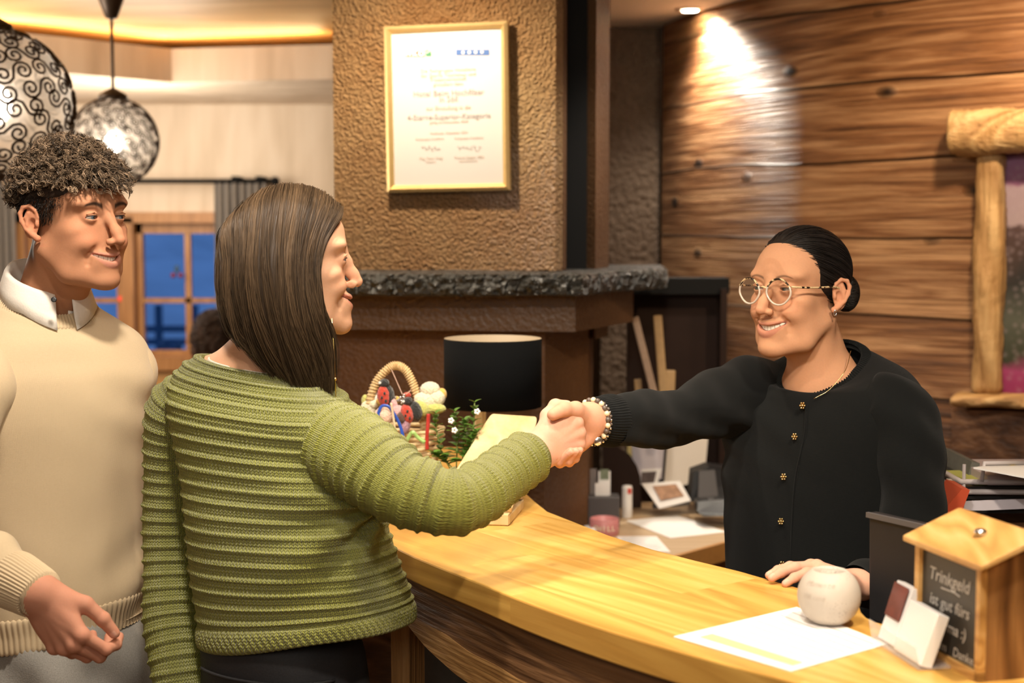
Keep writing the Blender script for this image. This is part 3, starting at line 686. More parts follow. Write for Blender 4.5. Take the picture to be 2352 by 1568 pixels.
# ================================================================ BACK DESK
ZD = .79
dp = [PZ(1340, 1262, ZD), PZ(1545, 1276, ZD), PZ(1676, 1240, ZD), PZ(1900, 1185, ZD)]
dk_ = thing('back_desk', 'low light-wood office desk with papers behind the counter', 'desk', (.5, 4.1, 0))
dpoly = [(xat(1335, 3.75), 3.75)]+[(p[0], p[1]) for p in dp[1:]]+[(dp[-1][0], 4.28), (xat(1600, 4.42), 4.42), (xat(1368, 4.42), 4.42), (xat(1362, 4.03), 4.03)]
MB().prism(dpoly, ZD-.045, ZD).build('desktop', M['desk_top'], dk_)
eg = MB(); 
for a_, b_ in zip(dp[1:-1], dp[2:]): eg.bar(np.array([a_[0], a_[1]-.008, ZD-.024]), np.array([b_[0], b_[1]-.008, ZD-.024]), .014, .05)
eg.build('desk_edge', M['desk_edge'], dk_)
MB().prism([(dp[1][0]+.02, dp[1][1]+.05), (dp[2][0], dp[2][1]+.06), (dp[3][0], dp[3][1]+.06), (dp[3][0], dp[3][1]+.1), (dp[1][0], dp[1][1]+.1)], 0, ZD-.045).build('desk_front', M['base_wood'], dk_)
def sheet(name, label, cat, pxs, z, mat, th=.0012, grp=None, lines=None):
    t = thing(name, label, cat, tuple(PZ(*pxs[0], z)), grp)
    pts = [PZ(x, y, z) for x, y in pxs]; MB().extr(pts, (0, 0, th)).build('sheet', mat, t)
    return t, pts
def lines_on(pts, z, parent, rows, mat, u0=.1, u1=.9, v0=.1, v1=.9, h=.0012, name='printed_line', seed=0):
    """rows drawn on quad pts (a,b,c,d); u along a->b, v along a->d"""
    a, b, c, d = [np.array(p, float) for p in pts]; r = np.random.default_rng(seed)
    f = lambda u, v: (a*(1-u)+b*u)*(1-v)+(d*(1-u)+c*u)*v
    m = MB()
    for k in range(rows):
        v = v0+(v1-v0)*k/max(1, rows-1); p, q = f(u0, v), f(u1 if mat is not M['ink_grey'] else u0+(u1-u0)*r.uniform(.6, 1), v)
        p[2] = q[2] = z; m.bar(p, q, h, .0003)
    return m.build(name, mat, parent)
t, q = sheet('paper_sheet', 'blank white paper sheet lying flat on the back desk', 'paper', [(1438, 1196), (1556, 1184), (1670, 1222), (1540, 1236)], ZD+.0005, M['paper'])
t, q = sheet('printed_page', 'printed white page at the front edge of the back desk, partly hidden by the counter', 'paper', [(1416, 1232), (1508, 1232), (1540, 1268), (1430, 1262)], ZD+.0005, M['paper'])
lines_on([q[0], q[1], q[2], q[3]], ZD+.002, t, 7, M['ink_grey'], h=.0015)
def lathe_thing(name, label, cat, px, py, z, prof, mat, part=None, grp=None, n=32):
    p = PZ(px, py, z); t = thing(name, label, cat, tuple(p), grp); MB().lathe(prof, p, n).build(part or name+'_body', mat, t, True); return t, p
M['pink'] = plain('pink_cup', (.62, .24, .24), .4, noise=.1); M['white_gloss'] = plain('white_gloss', (.82, .80, .78), .3)
t, p = lathe_thing('washi_cup', 'pink candle cup with pale lettering beside the white one', 'cup', 1388, 1226, ZD, [(.040, 0), (.041, .002), (.041, .045), (.037, .046), (.036, .03), (.0001, .028)], M['pink'], 'cup_body')
for k, ch in enumerate('CHILL'):
    an = -PI/2-.25+(k-1.5)*.33; pos = p+np.array([math.cos(an)*.0415, math.sin(an)*.0415, .022]); text(ch, pos, (-math.sin(an), math.cos(an), 0), (0, 0, 1), .02, M['cream'], t, bold=.0006)
lathe_thing('small_cup', 'small white cup on the back desk, in front of the dark grey box', 'cup', 1358, 1228, ZD, [(.023, 0), (.024, .002), (.024, .022), (.021, .024), (.0001, .022)], M['white_gloss'], 'cup_body')
t, p = lathe_thing('white_tube', 'upright white tube with a red mark beside the dark grey box', 'tube', 1440, 1188, ZD, [(.0155, 0), (.016, .002), (.0155, .085), (.0145, .095), (.0001, .098)], M['white_gloss'], 'tube_body')
MB().box(p+np.array([.006, -.0145, .082]), (.012, .003, .016)).build('red_mark', M['red'], t)
def boxt(name, label, cat, px0, px1, py0, py1, Y, depth, mat, part, rz=0, grp=None, bev=.003):
    x0, x1 = xat(px0, Y), xat(px1, Y); z1, z0 = zat(py0, Y), zat(py1, Y)
    t = thing(name, label, cat, ((x0+x1)/2, Y+depth/2, z0), grp)
    o = MB().box(((x0+x1)/2, Y+depth/2, (z0+z1)/2), (x1-x0, depth, z1-z0), rz).build(part, mat, t); bevel(o, bev); return t, (x0, x1, z0, z1)
Yq = PZ(1400, 1212, ZD)[1]
t, e = boxt('desk_organizer', 'dark grey box holding small cards on the back desk', 'organizer', 1352, 1426, 1141, 1211, Yq, .06, M['grey'], 'box_body')
for i, (a0, a1, top_, m_) in enumerate([(1357, 1372, 1078, 'ink_grey'), (1376, 1404, 1082, 'paper'), (1368, 1400, 1108, 'paper')]):
    x0, x1 = xat(a0, Yq+.03), xat(a1, Yq+.03)
    tt = thing('small_card', ['grey card standing leftmost in the dark grey box', 'tall white card standing in the dark grey box, behind a shorter one', 'short white card at the front of the dark grey box'][i], 'card', ((x0+x1)/2, Yq+.02+.01*i, e[2]+.05))
    zb = zat(1141, Yq)-.0; MB().box(((x0+x1)/2, Yq+.045-.012*i, (zat(top_, Yq+.03)+zb)/2), (x1-x0, .002, zat(top_, Yq+.03)-zb)).build('card_face', M[m_], tt)
    if i == 1: MB().box(((x0+x1)/2, Yq+.045-.012*i-.0016, zb+.06), (x1-x0-.01, .001, .03)).build('picture', plain('card_picture', (.20, .24, .16), .6, noise=.5, nscale=80), tt)
# curved dark divider
Yd = 4.32
dv = thing('magazine_divider', 'dark curved-top side panel of the desk shelf', 'divider', tuple(P(1440, 1170, Yd)))
pr = [(1385, 1022), (1420, 1027), (1447, 1045), (1463, 1070), (1471, 1095), (1473, 1172), (1385, 1172)]
MB().extr([P(x, y, Yd) for x, y in reversed(pr)], (0, .02, 0)).build('panel', M['dark_wood'], dv)
# brochures
def leaf(name, label, cat, pxs, Y, mat, grp=None, part='page', dY=0.0):
    t = thing(name, label, cat, tuple(P(*pxs[-1], Y)), grp); Ys = [Y, Y, Y+dY, Y+dY]
    pts = [P(x, y, Yv) for (x, y), Yv in zip(pxs, Ys)]
    MB().extr(pts, (0, .004, 0)).build(part, mat, t); return t, pts
M['lilac'] = plain('lilac_paper', (.62, .58, .64), .7); M['photo'] = plain('photo_print', (.42, .25, .16), .5, noise=.7, nscale=70); M['photo_d'] = plain('dark_photo_print', (.10, .075, .07), .5, noise=.7, nscale=60)
leaf('brochure', 'pale lilac brochure standing left of the tall white folder', 'brochure', [(1455, 1100), (1520, 1100), (1528, 1000), (1450, 1005)], 4.40, M['lilac'])
leaf('tall_folder', 'tall cream-white folder standing at the back of the desk', 'folder', [(1524, 1128), (1618, 1100), (1628, 985), (1536, 985)], 4.46, M['paper_warm'])
leaf('yellow_folder', 'narrow yellow folder edge standing left of the pale brochure', 'folder', [(1441, 1060), (1451, 1060), (1451, 1000), (1441, 1000)], 4.42, M['yellow'])
t, q = leaf('photo_card', 'dark photo card with white border standing behind the tilted picture card', 'photo card', [(1470, 1112), (1510, 1112), (1520, 1076), (1474, 1078)], 4.34, M['paper'])
MB().extr([P(1472, 1110, 4.337), P(1502, 1110, 4.337), P(1508, 1082, 4.337), P(1474, 1084, 4.337)], (0, .002, 0)).build('photo', M['photo_d'], t)
# tilted picture card on display
a0, a1, a2, a3 = P(1514, 1167, 4.16), P(1587, 1149, 4.16), P(1562, 1104, 4.26), P(1474, 1110, 4.26)
t = thing('picture_card', 'white card with a brown photo, propped up tilted on the back desk', 'photo card', tuple(a0)); MB().extr([a0, a1, a2, a3], (0, .006, -.003)).build('card', M['paper'], t)
f = lambda u, v: (a0*(1-u)+a1*u)*(1-v)+(a3*(1-u)+a2*u)*v+np.array([0, -.005, .005])
MB().extr([f(.16, .22), f(.86, .22), f(.82, .80), f(.2, .80)], (0, .001, 0)).build('photo', M['photo'], t)
MB().extr([P(1500, 1168, 4.2), P(1585, 1160, 4.2), P(1585, 1150, 4.24), P(1500, 1158, 4.24)], (0, .02, 0)).build('stand', M['black'], t)
# phone / card terminal
t = thing('desk_phone', 'dark grey desk telephone with angled body at the right of the back desk', 'telephone', tuple(P(1630, 1150, 4.2)))
MB().extr([P(1586, 1150, 4.22), P(1700, 1150, 4.22), P(1700, 1095, 4.24), P(1676, 1078, 4.24), P(1628, 1072, 4.24), P(1592, 1085, 4.24)], (0, .09, 0)).build('phone_body', M['charcoal'], t)
MB().extr([P(1603, 1148, 4.205), P(1650, 1144, 4.205), P(1642, 1080, 4.225), P(1606, 1082, 4.225)], (0, .015, 0)).build('handset', M['grey'], t)
t = thing('cable_box', 'low black device lying in front of the telephone', 'device', tuple(P(1640, 1185, 4.05)))
bevel(MB().extr([P(1600, 1178, 4.08), P(1616, 1186, 4.02), P(1720, 1186, 4.02), P(1720, 1150, 4.05), P(1660, 1146, 4.1), P(1600, 1152, 4.1)], (0, .06, 0)).build('device_body', M['black'], t), .004)
MB().box(P(1645, 1148, 4.12), (.05, .02, .008)).build('silver_strip', M['silver'], t)
# poles
def pole(name, label, p0, p1, w, mat):
    t = thing(name, label, 'pole', tuple(p1), 'poles leaning in the corner behind the desk'); o = MB().bar(p0, p1, w, w*.6, up=(0, 1, 0)).build('pole_body', mat, t); bevel(o, .003); return t
M['pole_pale'] = plain('pale_wood_pole', (.42, .30, .22), .5, noise=.2); M['pole_tan'] = plain('tan_wood_pole', (.40, .26, .12), .5, noise=.2)
pole('leaning_pole', 'pale pole leaning in the corner, the left and more tilted of the two', P(1458, 728, 4.3), P(1524, 990, 4.3), .022, M['pole_pale'])
pole('leaning_pole', 'tan pole leaning in the corner, the right and steeper of the two', P(1510, 724, 4.34), P(1530, 990, 4.34), .026, M['pole_tan'])
pole('wooden_stake', 'short tan stake end left of the two long leaning poles', P(1464, 870, 4.33), P(1474, 990, 4.33), .022, M['pole_tan'])
pole('wooden_stake', 'pointed tan wood offcut right of the two long leaning poles', P(1540, 850, 4.36), P(1536, 960, 4.36), .030, M['pole_tan'])

# ================================================================ TABLE LAMP
Ylm = 3.25; lc = P(1132, 860, Ylm); rs = 113*Ylm/FPX; zt_, zb_ = zat(778, Ylm), zat(932, Ylm)
t = thing('table_lamp', 'table lamp with a black drum shade standing at the back of the counter', 'table lamp', (lc[0], lc[1], ZC))
s_ = MB().lathe([(rs-.002, zb_), (rs, zb_), (rs, zt_), (rs-.002, zt_)], (lc[0], lc[1], 0), 64)
V, F = s_.V, [f for f in s_.F if len(f) == 4]; mesh_obj('lamp_shade', V, F, M['shade_black'], t, True)
s2 = MB().lathe([(rs-.0035, zb_+.001), (rs-.0035, zt_+.0015), (rs-.001, zt_+.0015)], (lc[0], lc[1], 0), 64); mesh_obj('shade_lining', s2.V, [f for f in s2.F if len(f) == 4], M['shade_lining'], t, True)
MB().lathe([(.055, ZC), (.055, ZC+.012), (.018, ZC+.02), (.014, ZC+.05), (.014, zb_+.05)], (lc[0]-.03, lc[1], 0), 24).build('lamp_base', M['bamboo'], t, True)
MB().sphere((lc[0], lc[1], (zt_+zb_)/2), .025, 16, 10).build('bulb', plain('warm_bulb', (1, .8, .5), .5, emit=(1, .72, .4), es=3), t, True)
for k in range(3):
    a_ = k*2*PI/3; MB().tube([(lc[0]+math.cos(a_)*(rs-.003), lc[1]+math.sin(a_)*(rs-.003), zt_-.01), (lc[0], lc[1], zt_-.02)], .0015, 6).build('shade_spoke', M['silver'], t)

# ================================================================ WOODEN STAND (tablet/menu easel)
t = thing('wooden_easel', 'pale bamboo display easel with a slanted board on the counter', 'easel', tuple(PZ(1180, 1205, ZC)))
Z1 = ZC+.02
# front ledge base, slanted board, rear strut
bl, br = PZ(1103, 1196, ZC), PZ(1168, 1208, ZC); b2 = PZ(1258, 1178, ZC)
dU = br-bl; dU[2] = 0; W_ = .20; uX = np.array([.985, -.17, 0]); uX /= np.linalg.norm(uX); uY = np.array([.17, .985, 0])
o0 = br-uX*W_
def est(u, v, z): return o0+uX*u+uY*v+np.array([0, 0, z])
bs_ = MB()
bs_.box(est(W_/2, .013, .012), (W_, .028, .022), ax=(uX, uY, (0, 0, 1))); bs_.box(est(W_-.012, .09, .010), (.026, .17, .018), ax=(uX, uY, (0, 0, 1))); bs_.box(est(.012, .09, .010), (.026, .17, .018), ax=(uX, uY, (0, 0, 1))); bs_.box(est(W_/2, .165, .010), (W_, .024, .018), ax=(uX, uY, (0, 0, 1)))
bevel(bs_.build('base_frame', M['bamboo'], t), .002)
pT = P(1236, 956, 2.93); pTl = P(1128, 949, 2.93)
q0 = est(W_, .03, .022); q1 = est(0, .03, .022)
hgt = pT-q0; lenh = hgt/np.linalg.norm(hgt)
topR = pT; topL = pTl+np.array([-.0, 0, 0])
q1b = q0+(topL-topR)*1.55
rb = []
c8 = [q0, q1b, topL, topR]; 
def rc(a, b, c, r=.2, n=5):
    return [((1-s)**2*(b+(a-b)*r)+2*s*(1-s)*b+s*s*(b+(c-b)*r)) for s in np.linspace(0, 1, n)]
outl = [q0, q1b]+rc(q1b, topL, topR, .06)+rc(topL, topR, q0, .08)
nb = np.cross(topR-topL, q0-topR); nb /= np.linalg.norm(nb); nb = nb if nb[1] < 0 else -nb
bevel(MB().extr(outl, -nb*.009).build('slanted_board', M['bamboo'], t), .0015)
lip = MB(); lip.bar(q0+nb*.012+np.array([0, 0, .004]), q1b+nb*.012+np.array([0, 0, .004]), .024, .016, up=nb); bevel(lip.build('front_lip', M['bamboo'], t), .002)
ts = P(1222, 1020, 2.97); MB().bar(ts, est(W_-.01, .17, .02), .022, .010, up=uX).build('rear_strut', M['bamboo'], t)
MB().bar(ts-uX*.09, est(W_-.12, .17, .02), .022, .010, up=uX).build('rear_strut', M['bamboo'], t)
MB().bar(est(W_-.01, .12, .045), est(W_-.12, .12, .045), .03, .008, up=(0, 0, 1)).build('cross_bar', M['bamboo'], t)
MB().tube([est(W_-.05, .06, .024), est(W_-.01, .10, .028)], .0035, 8).build('metal_rod', M['black'], t)

# ================================================================ BASKET WITH CROCHETED CHARMS
YB_ = 3.02
def B(px, py, dy=0): return P(px, py, YB_+dy)
M['wicker'] = wood('wicker', (.50, .30, .12), (.70, .48, .22), (.82, .64, .36), axis=2, s=4, rough=.5, bmp=.3)
M['wicker_pale'] = plain('pale_wicker', (.72, .55, .30), .55, noise=.3, nscale=120, bmp=.3)
bt_ = thing('wicker_basket', 'wicker basket with a tall hoop handle full of small crocheted charms', 'basket', (B(920, 1000)[0], YB_, ZC))
ctr = B(915, 1000); zr = zat(985, YB_)
bm = MB(); ribs = 26; rx_, ry_ = .095, .075
for lev in range(12):
    z = ZC+.006+(zr-ZC-.006)*lev/11; s = .72+.28*lev/11; pts = []
    for i in range(ribs*4):
        a_ = 2*PI*i/(ribs*4); w = .0035*math.cos(i*PI/4*1.0+lev*PI); pts.append((ctr[0]+(rx_*s+w)*math.cos(a_), YB_+(ry_*s+w)*math.sin(a_), z))
    bm.tube(pts, .0046, 6, closed=True)
bm.build('woven_bowl', M['wicker_pale'], bt_, True)
bm = MB(); bm.lathe([(.0001, ZC+.004), (.068, ZC+.004), (.066, ZC+.001)], (ctr[0], YB_, 0), 24); bm.build('basket_floor', M['wicker'], bt_)
h0 = [(838, 1000), (846, 935), (858, 890), (875, 862), (898, 842), (915, 840), (932, 850), (946, 875), (957, 905), (966, 940), (974, 985)]
hp = spline([B(x, y, -.02) for x, y in h0], 60)
hd = MB(); hd.tube(hp, .0075, 10)
hnd = hd.build('hoop_handle', M['wicker_pale'], bt_, True)
wr = MB(); T_, N1, B1 = frames(hp); wp_ = []
for i in range(600):
    s = i/599*59; k = min(int(s), 58); c = hp[k]+(hp[k+1]-hp[k])*(s-k); a_ = i*.55; wp_.append(c+(N1[k]*math.cos(a_)+B1[k]*math.sin(a_))*.0085)
wr.tube(wp_, .0016, 4); wr.build('cane_wrapping', M['wicker'], hnd, True)
def knit_blob(m, c, r, ax=(0, 0, 1), rows=9):
    """lumpy crocheted ellipsoid"""
    c = np.array(c); A = np.array(ax, float); A /= np.linalg.norm(A); T = np.cross(A, (0, 1, 0.01)); T /= np.linalg.norm(T); Bx = np.cross(A, T)
    V = []; n = 30; mm = rows*3
    for j in range(mm+1):
        t = PI*j/mm
        for i in range(n):
            a_ = 2*PI*i/n; k = 1+.06*math.sin(a_*9+ (j//3)*1.6)*abs(math.sin(PI*j/3+.5)); V.append(c+A*(-math.cos(t))*r[2]*k+T*math.sin(t)*math.cos(a_)*r[0]*k+Bx*math.sin(t)*math.sin(a_)*r[1]*k)
    F = [(j*n+i, j*n+(i+1) % n, (j+1)*n+(i+1) % n, (j+1)*n+i) for j in range(mm) for i in range(n)]
    return m.add(V, F)
def yarn(name, col): return plain(name, col, .85, noise=.25, nscale=260, bmp=.6, sheen=.4)
M['y_red'] = yarn('red_yarn', (.50, .045, .02)); M['y_black'] = yarn('black_yarn', (.012, .012, .012)); M['y_cream'] = yarn('cream_yarn', (.80, .72, .52)); M['y_white'] = yarn('white_yarn', (.80, .76, .68)); M['y_pink'] = yarn('pink_yarn', (.62, .36, .36)); M['y_lilac'] = yarn('lilac_yarn', (.45, .25, .32)); M['y_brown'] = yarn('brown_yarn', (.10, .045, .03)); M['y_yel'] = yarn('yellow_yarn', (.78, .48, .08)); M['y_lime'] = yarn('lime_yarn', (.52, .52, .14)); M['y_peach'] = yarn('peach_yarn', (.78, .55, .42))
GRP = 'crocheted charms in the wicker basket'
def charm(name, label, parts, base, cat='crocheted charm'):
    t = thing(name, label, cat, tuple(base), GRP)
    for (pn, mt, lst) in parts:
        m = MB()
        for c, r, ax in lst: knit_blob(m, c, r, ax)
        m.build(pn, M[mt], t, True)
    return t
def ladybird(px, py, s, tilt, dy, label, wing):
    ax = np.array([math.sin(tilt), 0, math.cos(tilt)]); c = B(px, py, dy); sd = np.array([math.cos(tilt), 0, -math.sin(tilt)])
    t = charm('crocheted_ladybird', label, [('body', 'y_black', [(c+sd*.005*s*wing+np.array([0, .004, 0]), (.013*s, .013*s, .021*s), ax)]), ('red_wings', 'y_red', [(c-sd*.004*s*wing-np.array([0, .003, 0]), (.0135*s, .012*s, .021*s), ax)]), ('head', 'y_black', [(c+ax*.026*s, (.011*s, .011*s, .009*s), ax)])], c)
    m = MB()
    for a_, b_ in ((.3, .3), (-.25, -.1), (.35, -.5)): m.sphere(c-sd*.004*s*wing+ax*b_*.02*s+sd*a_*.012*s+np.array([0, -.0148*s, 0]), [.0026*s, .0015, .0035*s], 8, 6)
    m.build('black_dots', M['y_black'], t, True)
    m = MB(); m.sphere(c+ax*.028*s-sd*.008*s+np.array([0, -.006*s, 0]), [.0045*s, .004*s, .003*s], 8, 6); m.build('white_eye', M['y_white'], t, True)
    return t
ladybird(886, 908, 1.0, -.12, -.07, 'red and black crocheted ladybird highest up, in front of the basket handle', 1.0)
ladybird(944, 947, .95, -.28, -.085, 'second crocheted ladybird, lower and showing mostly its black side', 2.2)
c = B(988, 908, -.03)
charm('crocheted_rose', 'cream crocheted rose on lime green leaves at the right of the basket', [('petals', 'y_cream', [(c+np.array([0, 0, .012]), (.021, .018, .017), (0, 0, 1)), (c+np.array([-.008, -.006, -.010]), (.026, .018, .018), (.2, 0, 1)), (c+np.array([.012, -.004, -.006]), (.020, .017, .018), (-.3, 0, 1))]),
   ('inner_petal', 'y_yel', [(c+np.array([.024, .004, .002]), (.011, .011, .013), (0, 0, 1))]), ('leaves', 'y_lime', [(B(966, 938, -.055), (.020, .012, .015), (.5, 0, 1)), (B(996, 938, -.045), (.026, .014, .011), (0, 0, 1))])], c)
c = B(846, 940, -.02); charm('crocheted_flower', 'pale lime crocheted flower at the left of the basket beside the green sleeve', [('petals', 'y_cream', [(c, (.017, .010, .019), (0, 0, 1)), (B(858, 928, -.02), (.012, .012, .010), (0, 0, 1))]), ('leaf', 'y_lime', [(B(842, 925, -.01), (.018, .008, .010), (1, 0, .3))])], c)
c = B(882, 955, -.085); charm('crocheted_mushroom', 'pinkish white crocheted mushroom with a blue ribbon, below the upper ladybird', [('cap', 'y_peach', [(c, (.020, .017, .019), (.25, 0, 1))]), ('stem', 'y_cream', [(B(890, 985, -.085), (.008, .008, .016), (0, 0, 1))])], c)
c = B(868, 915, -.01); charm('crocheted_duck', 'white and yellow crocheted chick behind the upper ladybird', [('body', 'y_white', [(c, (.013, .013, .012), (0, 0, 1))]), ('yellow_part', 'y_yel', [(B(878, 922, -.03), (.013, .012, .010), (0, 0, 1)), (B(910, 918, -.02), (.009, .009, .008), (0, 0, 1))])], c)
c = B(916, 948, -.08); charm('crocheted_bear', 'pink crocheted figure with a brown base between the two ladybirds', [('body', 'y_pink', [(c, (.015, .013, .016), (-.5, 0, 1))]), ('arm', 'y_pink', [(B(905, 930, -.07), (.008, .008, .014), (-.3, 0, 1))]), ('brown_patch', 'y_brown', [(B(922, 958, -.09), (.010, .010, .012), (-.3, 0, 1))])], c)
c = B(932, 975, -.085); charm('crocheted_heart', 'rose crocheted charm below the pink figure', [('body', 'y_lilac', [(c, (.010, .010, .020), (.2, 0, 1))])], c)
c = B(868, 975, -.06); charm('crocheted_figure', 'small brown crocheted figure low on the left of the basket', [('body', 'y_brown', [(B(866, 985, -.06), (.014, .012, .022), (.1, 0, 1))]), ('face', 'y_white', [(B(858, 962, -.05), (.010, .010, .009), (0, 0, 1))])], c)
c = B(935, 908, -.02); charm('crocheted_ball', 'little red crocheted ball behind the lower ladybird', [('body', 'y_red', [(c, (.009, .009, .007), (0, 0, 1))])], c)
m = MB()
for k in range(34): m.sphere(B(918+RNG.uniform(-12, 12), 918+RNG.uniform(-12, 14), -.04+RNG.uniform(-.01, .01)), .0028, 6, 5)
tag(m.build('bead_cluster', M['silver'], None, True), 'cluster of shiny glass beads between the two ladybirds', 'beads', kind='stuff')
def ribbon(name, label, pts, w, col, dy=-.1):
    K = spline([B(x, y, dy-.004*i/len(pts)) for i, (x, y) in enumerate(pts)], 24); T_, N_1, _ = frames(K); V = []
    for i, p in enumerate(K):
        s = np.cross(T_[i], (0, 1, 0)); s /= np.linalg.norm(s)+1e-9; V += [p-s*w/2, p+s*w/2+np.array([0, .002*math.sin(i*.4), 0])]
    F = [(2*i, 2*i+1, 2*i+3, 2*i+2) for i in range(23)]; o = mesh_obj(name, V, F, plain(name+'_satin_'+str(len(MATS)), col, .3, sheen=.3), None, True); MATS[len(MATS)] = 1
    mm = o.modifiers.new('thick', 'SOLIDIFY'); mm.thickness = .0008; return tag(o, label, 'ribbon')
ribbon('satin_ribbon', 'dark blue satin ribbon hanging from the crocheted mushroom', [(868, 965), (870, 945), (878, 932), (892, 933), (904, 948), (916, 970), (924, 995), (928, 1018)], .0062, (.02, .08, .45))
ribbon('satin_ribbon', 'red satin ribbon hanging straight down below the crocheted rose', [(984, 950), (983, 975), (981, 1000), (981, 1033)], .0075, (.45, .03, .02), -.075)
ribbon('satin_ribbon', 'light green ribbon spread in an upside-down V over the basket', [(922, 1030), (936, 1008), (948, 992), (958, 1003), (976, 1016)], .008, (.30, .48, .14), -.105)
ribbon('satin_ribbon', 'pale beige ribbon hanging between the blue and green ribbons', [(898, 925), (903, 955), (907, 985), (912, 1015), (918, 1030)], .0045, (.62, .48, .32), -.108)
st = MB(); st.tube([B(899, 848, -.03), B(924, 905, -.04)], .0011, 5); tag(st.build('hanging_cord', plain('pink_cord', (.55, .36, .28), .6)), 'thin pinkish cord hanging from the basket handle to the beads', 'cord')
st = MB(); st.tube([B(944, 896, -.03), B(931, 906, -.04)], .0011, 5); tag(st.build('hanging_cord', plain('pink_cord_b', (.55, .36, .28), .6)), 'short thin cord from the right leg of the basket handle', 'cord')

# ================================================================ POTTED PLANT
YP = 2.90
def Q(px, py, dy=0): return P(px, py, YP+dy)
pt = thing('potted_plant', 'small green leafy plant with little white flowers in a red pot behind the arm', 'potted plant', (Q(1050, 1080)[0], YP, ZC))
pc_ = Q(1048, 1080); MB().lathe([(.032, ZC), (.040, ZC+.05), (.043, ZC+.055), (.040, ZC+.055), (.036, ZC+.045), (.0001, ZC+.045)], (pc_[0], YP, 0), 28).build('pot', plain('red_pot', (.42, .045, .02), .35), pt, True)
M['leaf'] = plain('leaf_green', (.085, .19, .025), .35, noise=.5, nscale=30, spec=.7); M['stem'] = plain('stem_green', (.20, .26, .06), .6)
def leaf_geo(p, d, up, L, w):
    d = np.array(d, float); d /= np.linalg.norm(d); s = np.cross(d, up); s /= np.linalg.norm(s)+1e-9; n = np.cross(s, d); V = []; K = 7
    for i in range(K):
        t = i/(K-1); ww = w*math.sin(PI*min(1, t*.92+.08))**.8*(1-.15*t); c = p+d*L*t+n*(-.25*L*t*t)
        V += [c-s*ww+n*ww*.35, c, c+s*ww+n*ww*.35]
    F = []
    for i in range(K-1):
        b = 3*i; F += [(b, b+1, b+4, b+3), (b+1, b+2, b+5, b+4)]
    return V, F
stems = [([(1048, 1075), (1050, 1020), (1046, 985), (1044, 945)], .0), ([(1062, 1078), (1078, 1030), (1088, 980), (1090, 925)], -.01), ([(1035, 1078), (1015, 1040), (1003, 990), (1000, 950)], .01), ([(1055, 1078), (1072, 1050), (1085, 1015), (1095, 990)], -.03), ([(1042, 1078), (1025, 1060), (1008, 1050), (998, 1042)], -.03), ([(1060, 1075), (1066, 1020), (1070, 985), (1068, 965)], .03)]
lf = MB(); sm_ = MB(); nleaf = 0
for pts, dy in stems:
    K = spline([Q(x, y, dy) for x, y in pts], 24); sm_.tube(K, .0014, 6)
    for i in range(5, 24, 2):
        for s in (0, 1):
            a_ = i*1.25+s*PI+RNG.uniform(-.3, .3); size = (1-.45*(i/23))*RNG.uniform(.85, 1.15)
            V_, F_ = leaf_geo(K[i], (math.cos(a_), math.sin(a_)*.9, .35+.5*(i/23)), (0, 0, 1), .031*size, .0110*size); lf.add(V_, F_)
pf = lf.build('foliage', M['leaf'], pt, True); pf['kind'] = 'stuff'; sm_.build('stems', M['stem'], pt, True)
fl = MB()
for x, y in ((1036, 966), (1044, 988), (1096, 945)): 
    for k in range(5): a_ = k*2*PI/5; fl.sphere(Q(x, y, -.03)+np.array([math.cos(a_)*.004, 0, math.sin(a_)*.004]), [.003, .002, .003], 6, 5)
fl.build('white_flowers', M['paper'], pt, True)['kind'] = 'stuff'

# ================================================================ COUNTER ITEMS (right)
t, q = sheet('calendar_sheet', 'large white printed desk sheet with a pale yellow band under the round candle holder', 'paper', [(1547, 1463), (1817, 1543), (2038, 1480), (1830, 1395)], ZC+.0006, M['paper'])
a, b, c, d = q   # a->b along front edge, a->d along left edge
ff = lambda u, v, z=ZC+.0021: np.r_[((a*(1-u)+b*u)*(1-v)+(d*(1-u)+c*u)*v)[:2], z]
MB().extr([ff(.12, .10), ff(.93, .10), ff(.93, .20), ff(.12, .20)], (0, 0, .0003)).build('yellow_band', M['yellow'], t)
for k in range(7):
    v = .30+.1*k; MB().bar(ff(.08, v), ff(.95, v), .0011, .0003).build('ruled_line', M['ink_pale'], t)
# candle holder
cbp = PZ(1903, 1432, ZC); R_ = 73*cbp[1]/FPX; zc0 = ZC+.0025
prof = []
H_ = 143*cbp[1]/FPX*1.02
for k in range(26):
    th = -1.13+(1.13+1.02)*k/25; prof.append((R_*math.cos(th)**.92, zc0+R_*.965*(math.sin(th)+math.sin(1.13))))
rt, ztp = prof[-1]; prof += [(rt*.93, ztp+.0005), (rt*.86, ztp-.004), (rt*.72, ztp-.03), (rt*.55, ztp-.05), (.0001, ztp-.05)]
def speck():
    m, nt, bb = nmat('speckled_stone'); L = nt.links; tc = N_(nt, 'ShaderNodeTexCoord')
    v = N_(nt, 'ShaderNodeTexVoronoi', i_Scale=240.0); L.new(tc.outputs['Object'], v.inputs['Vector']); n = N_(nt, 'ShaderNodeTexNoise', i_Scale=18.0, i_Detail=5.0); L.new(tc.outputs['Object'], n.inputs['Vector'])
    sp = ramp(nt, v.outputs['Distance'], [(.16, (1, 1, 1)), (.30, (0, 0, 0))]); dens = ramp(nt, n.outputs[0], [(.45, (0, 0, 0)), (.62, (1, 1, 1))])
    c = mix(nt, n.outputs[0], (.46, .40, .33), (.62, .56, .49)); c = mix(nt, math_(nt, 'MULTIPLY', math_(nt, 'MULTIPLY', sp, dens), .75), c, (.25, .21, .17)); L.new(c, bb.inputs['Base Color']); bb.inputs['Roughness'].default_value = .6; return m
ch = thing('round_candle_holder', 'round speckled white stone candle holder with an open top on the printed sheet', 'candle holder', tuple(cbp))
hb = MB().lathe(prof, (cbp[0], cbp[1], 0), 64).build('stone_globe', speck(), ch, True)
